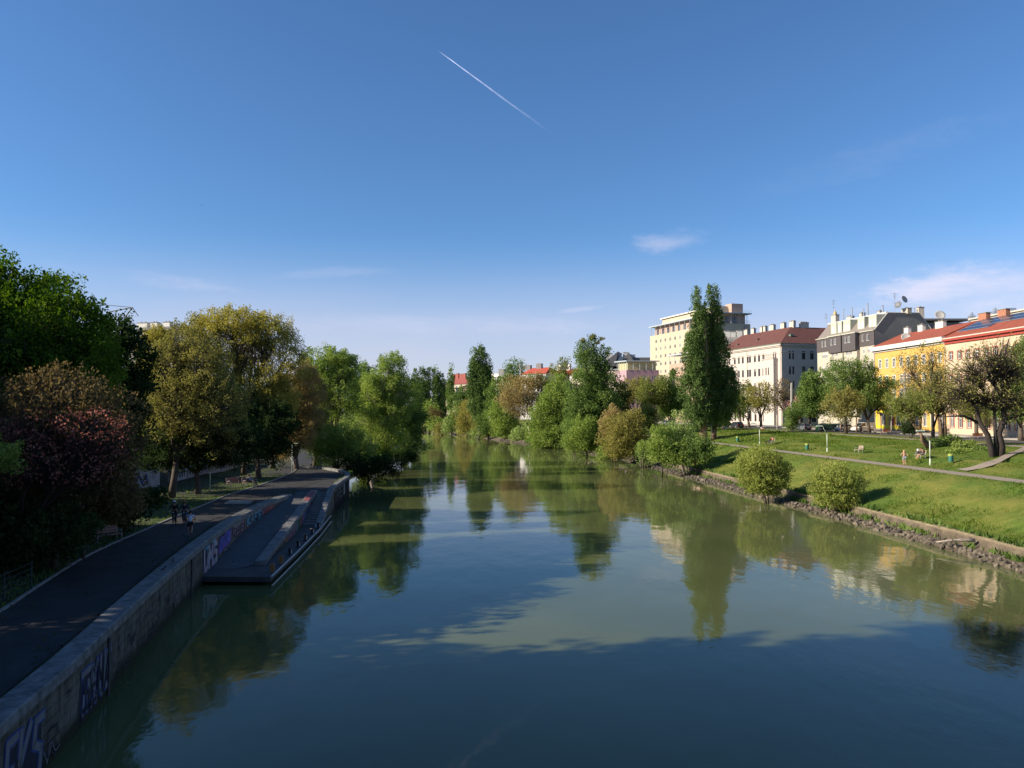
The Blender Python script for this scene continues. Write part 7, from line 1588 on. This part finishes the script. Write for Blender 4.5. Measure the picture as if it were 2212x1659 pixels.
for s_ in (-1,1):
    b = MB(); pts = []; rad = []; n = 40
    for k in range(n+1):
        f = k/n; c_ = A0.lerp(A1_, f)-A0; c_ += Vector((6*math.sin(f*9)*f, 0, s_*(3+14*f)+5*math.sin(f*17+1)*f)); pts.append(c_); rad.append(6+15*f)
    b.tube(pts, rad, 8, cap=False); o = b.build('vapour_strand', m, root, smooth=True, fix=False)
    at2 = o.data.attributes.new('dens','FLOAT','POINT'); vals = []
    for k in range(n+1):
        f = k/n; vals += [min(.42, .55*f*8)*(1-f)**1.4*(.85+.15*math.sin(f*60))*.62+.0]*8
    at2.data.foreach_set('value', vals)
# ---- grass blades
def blades(name, pts, hts, mat, label, seed, w=.35):
    g = np.random.default_rng(seed); N = len(pts); P = np.array(pts); H = np.array(hts)[:,None]; a = g.uniform(0,2*np.pi,N); d = np.stack([np.cos(a),np.sin(a),np.zeros(N)],1)
    ln = g.normal(size=(N,3))*.35; ln[:,2] = 1; V = np.stack([P-d*H*w*.5, P+d*H*w*.5, P+ln*H], 1).reshape(-1,3)
    me = bpy.data.meshes.new(name); me.vertices.add(3*N); me.vertices.foreach_set('co', V.astype(np.float32).ravel()); me.loops.add(3*N); me.loops.foreach_set('vertex_index', np.arange(3*N,dtype=np.int32)); me.polygons.add(N); me.polygons.foreach_set('loop_start', np.arange(0,3*N,3,dtype=np.int32))
    tint = .45+.28*np.sin(P[:,0]*.5+1.3*np.sin(P[:,1]*.21))*np.cos(P[:,1]*.33+P[:,0]*.2)+g.normal(size=N)*.10
    at = me.attributes.new('tint','FLOAT','FACE'); at.data.foreach_set('value', np.clip(tint,0,1).astype(np.float32)); me.materials.append(mat); me.update(calc_edges=True)
    o = bpy.data.objects.new(name, me); COL.objects.link(o); tag(o, label, kind='stuff'); return o
g = np.random.default_rng(9); pts = []; hts = []
idx = [i for i in range(len(RC)) if 42 < RC[i].y < 190]
wts = np.array([1/(RC[i].y/45.)**1.3 for i in idx]); wts /= wts.sum()
NB = 150000; ch_ = g.choice(len(idx), NB, p=wts); oo = 2.6+g.random(NB)**1.1*33; jj = g.uniform(-1.2,1.2,NB)
pr_ = np.array(RPROF_W); zz2 = np.interp(oo, pr_[:,0], pr_[:,1])
ca = np.array([[RC[i].x,RC[i].y] for i in idx]); na = np.array([[RN[i].x,RN[i].y] for i in idx])
xy = ca[ch_]+na[ch_]*oo[:,None]+np.stack([na[ch_][:,1],-na[ch_][:,0]],1)*jj[:,None]
ok = ((oo < 11.95) | (oo > 14.25)) & ((oo < 32.9) | (oo > 35.5)); xy = xy[ok]; zz3 = zz2[ok]; Yv = xy[:,1]
# clump heights
hh = (.07+.10*g.random(len(xy))**2)*(1+.9*np.clip(np.sin(xy[:,0]*.8+np.sin(xy[:,1]*.45)*2)*np.sin(xy[:,1]*.6),0,1))*np.clip(Yv/75,1,2)
blades('grass', np.column_stack([xy, zz3-.03]), hh, LM['grass'], 'grass blades on the sunny right embankment', 4)
# weeds at the wall foot, on the wall top and along the shaded kerb
pts = []; hts = []
for k in range(9000):
    i = random.Random(k).choice(idx); r2 = random.Random(k*7+1); cl = math.sin(RC[i].y*.9)+math.sin(RC[i].y*.37+2)
    if cl < .4 and r2.random() < .8: continue
    o = r2.choice([r2.uniform(1.5,2.2), r2.uniform(2.3,2.7)]); p = RC[i]+RN[i]*o+Vector((0,r2.uniform(-1,1),0)); pts.append((p.x,p.y,(.25 if o < 2.25 else 1.08))); hts.append(r2.uniform(.2,.6))
for k in range(2500):
    r2 = random.Random(k*5+3); y = r2.uniform(20,104); x = float(np.interp(y, PY, PRX)); cl = math.sin(y*.7)
    if y > 84 and y < 100: pts.append((-19.6-(y-91)*.1-r2.random()*.5, y, 2.32)); hts.append(r2.uniform(.08,.25))
blades('weeds', pts, hts, LM['mid'], 'weeds growing along the embankment walls', 6, .6)
pts = []; hts = []
for k in range(16000):
    r2 = random.Random(k*3+2); y = 26+r2.random()**1.3*80; x = float(np.interp(y, PY, PLX))-.2-r2.random()**1.5*9; pts.append((x,y,gz(x,y)-.02)); hts.append(r2.uniform(.08,.22))
blades('lawn_grass', pts, hts, LM['mid'], 'short lawn grass beside the shaded left path', 8)

# ---- the road bridge the picture is taken from (behind and below the viewer)
r = empty('road_bridge', (5, -8, 0)); tag(r, 'concrete road bridge the river view is seen from', 'bridge')
b = MB(); b.prism([(-55,-15),(62,-15),(62,-1.2),(-55,-1.2)], 7.9, 8.8); rel(b.build('deck', M['concrete'], fix=False), r)
for y in (-2.2,-6,-10,-14): b = MB(); b.prism([(-50,y-.4),(58,y-.4),(58,y+.4),(-50,y+.4)], 6.6, 7.9); rel(b.build('girder', M['concrete'], fix=False), r)
for x in (-13,34): b = MB(); b.prism([(x-1,-15),(x+1,-15),(x+1,-1.6),(x-1,-1.6)], -1.5, 6.6); rel(b.build('pier', M['concrete'], fix=False), r)
b = MB(); b.tube([(-55,-1.4,9.9),(62,-1.4,9.9)], .05, 6)
for k in range(60): b.tube([(-54+k*1.95,-1.4,8.8),(-54+k*1.95,-1.4,9.9)], .02, 4)
rel(b.build('railing', M['gframe'], fix=False), r)

pts = [gpoint(q('A8',x,y)) for x, y in ((1790,395),(1900,378),(1990,350),(2090,306),(2200,258),(2300,215))]
cl_ = catmull([(p.x,p.y) for p in pts], .8); b = MB(); rows = []
for i in range(len(cl_)):
    a_ = cl_[max(i-1,0)]; c_ = cl_[min(i+1,len(cl_)-1)]; t_ = (c_-a_).normalized(); n_ = Vector((-t_.y,t_.x,0)); w_ = .45+.5*max(0,1-i/8)
    rows.append([(cl_[i].x+n_.x*k*w_, cl_[i].y+n_.y*k*w_, max(gz(cl_[i].x+n_.x*k*w_, cl_[i].y+n_.y*k*w_), gz(cl_[i].x, cl_[i].y))+.13) for k in (-1,0,1)])
b.grid(rows); tag(b.build('slope_path', M['gravelpath'], smooth=True, fix=False), kind='structure')
# driftwood lodged on the riprap
p = onz(q('A8',1620,905),.25); r = empty('driftwood', tuple(p)); tag(r, 'bleached driftwood trunk and twigs lodged on the right riprap', 'driftwood')
e_ = onz(q('A8',1878,905),.35)-p; b = MB(); b.tube([(0,0,.35),tuple(e_*.3+Vector((.1,0,.45))),tuple(e_*.7+Vector((.05,0,.5))),tuple(e_+Vector((0,0,.45)))], [.05,.09,.11,.13], 7)
b.build('trunk', M['palebark'], r, smooth=True); b = MB(); rr2 = random.Random(4)
for k in range(16):
    f = .35+.6*rr2.random(); s0 = e_*f+Vector((0,0,.4)); b.tube([tuple(s0), tuple(s0+Vector((rr2.uniform(-.5,.5),rr2.uniform(-.5,.5),rr2.uniform(-.1,.5))))], [.03,.008], 4)
b.build('twigs', M['brownbark'], r)
# two more walkers far along the promenade
g_ = gpoint((1391,928)); person('person in purple top walking on the path behind the olive trees', g_, R(10), STAND, (.16,.10,.2), (.04,.04,.06), 'dark', .6, 1.0)

# fallen leaves and litter on the quay path and ramp
pts = []; gl = random.Random(31)
for k in range(900):
    y = 18+gl.random()**1.2*86; xl_ = float(np.interp(y, PY, PLX)); xr_ = float(np.interp(y, PY, PRX)); f = gl.choice([gl.random()**3, 1-gl.random()**4, gl.random()])
    pts.append((xl_+(xr_-xl_)*f, y, 2.345))
for k in range(120):
    y = 49+gl.random()*26; x0_ = float(np.interp(y, [p[1] for p in QP], [p[0] for p in QP])); x1_ = float(np.interp(y, [p[1] for p in MWc], [p[0] for p in MWc]))-.7
    pts.append((x0_+.1+(x1_-x0_)*gl.choice([gl.random()**3, gl.random()]), y, rz(y)+.03))
C_ = np.array(pts); leaf_object('fallen_leaves', C_, np.full((len(C_),3), .02), np.random.default_rng(3).random(len(C_)), 1100, .11, LM['brown'], None, (0,0,0), 77); o = bpy.data.objects['fallen_leaves']; tag(o, 'fallen leaves scattered over the shaded quay path', kind='stuff')
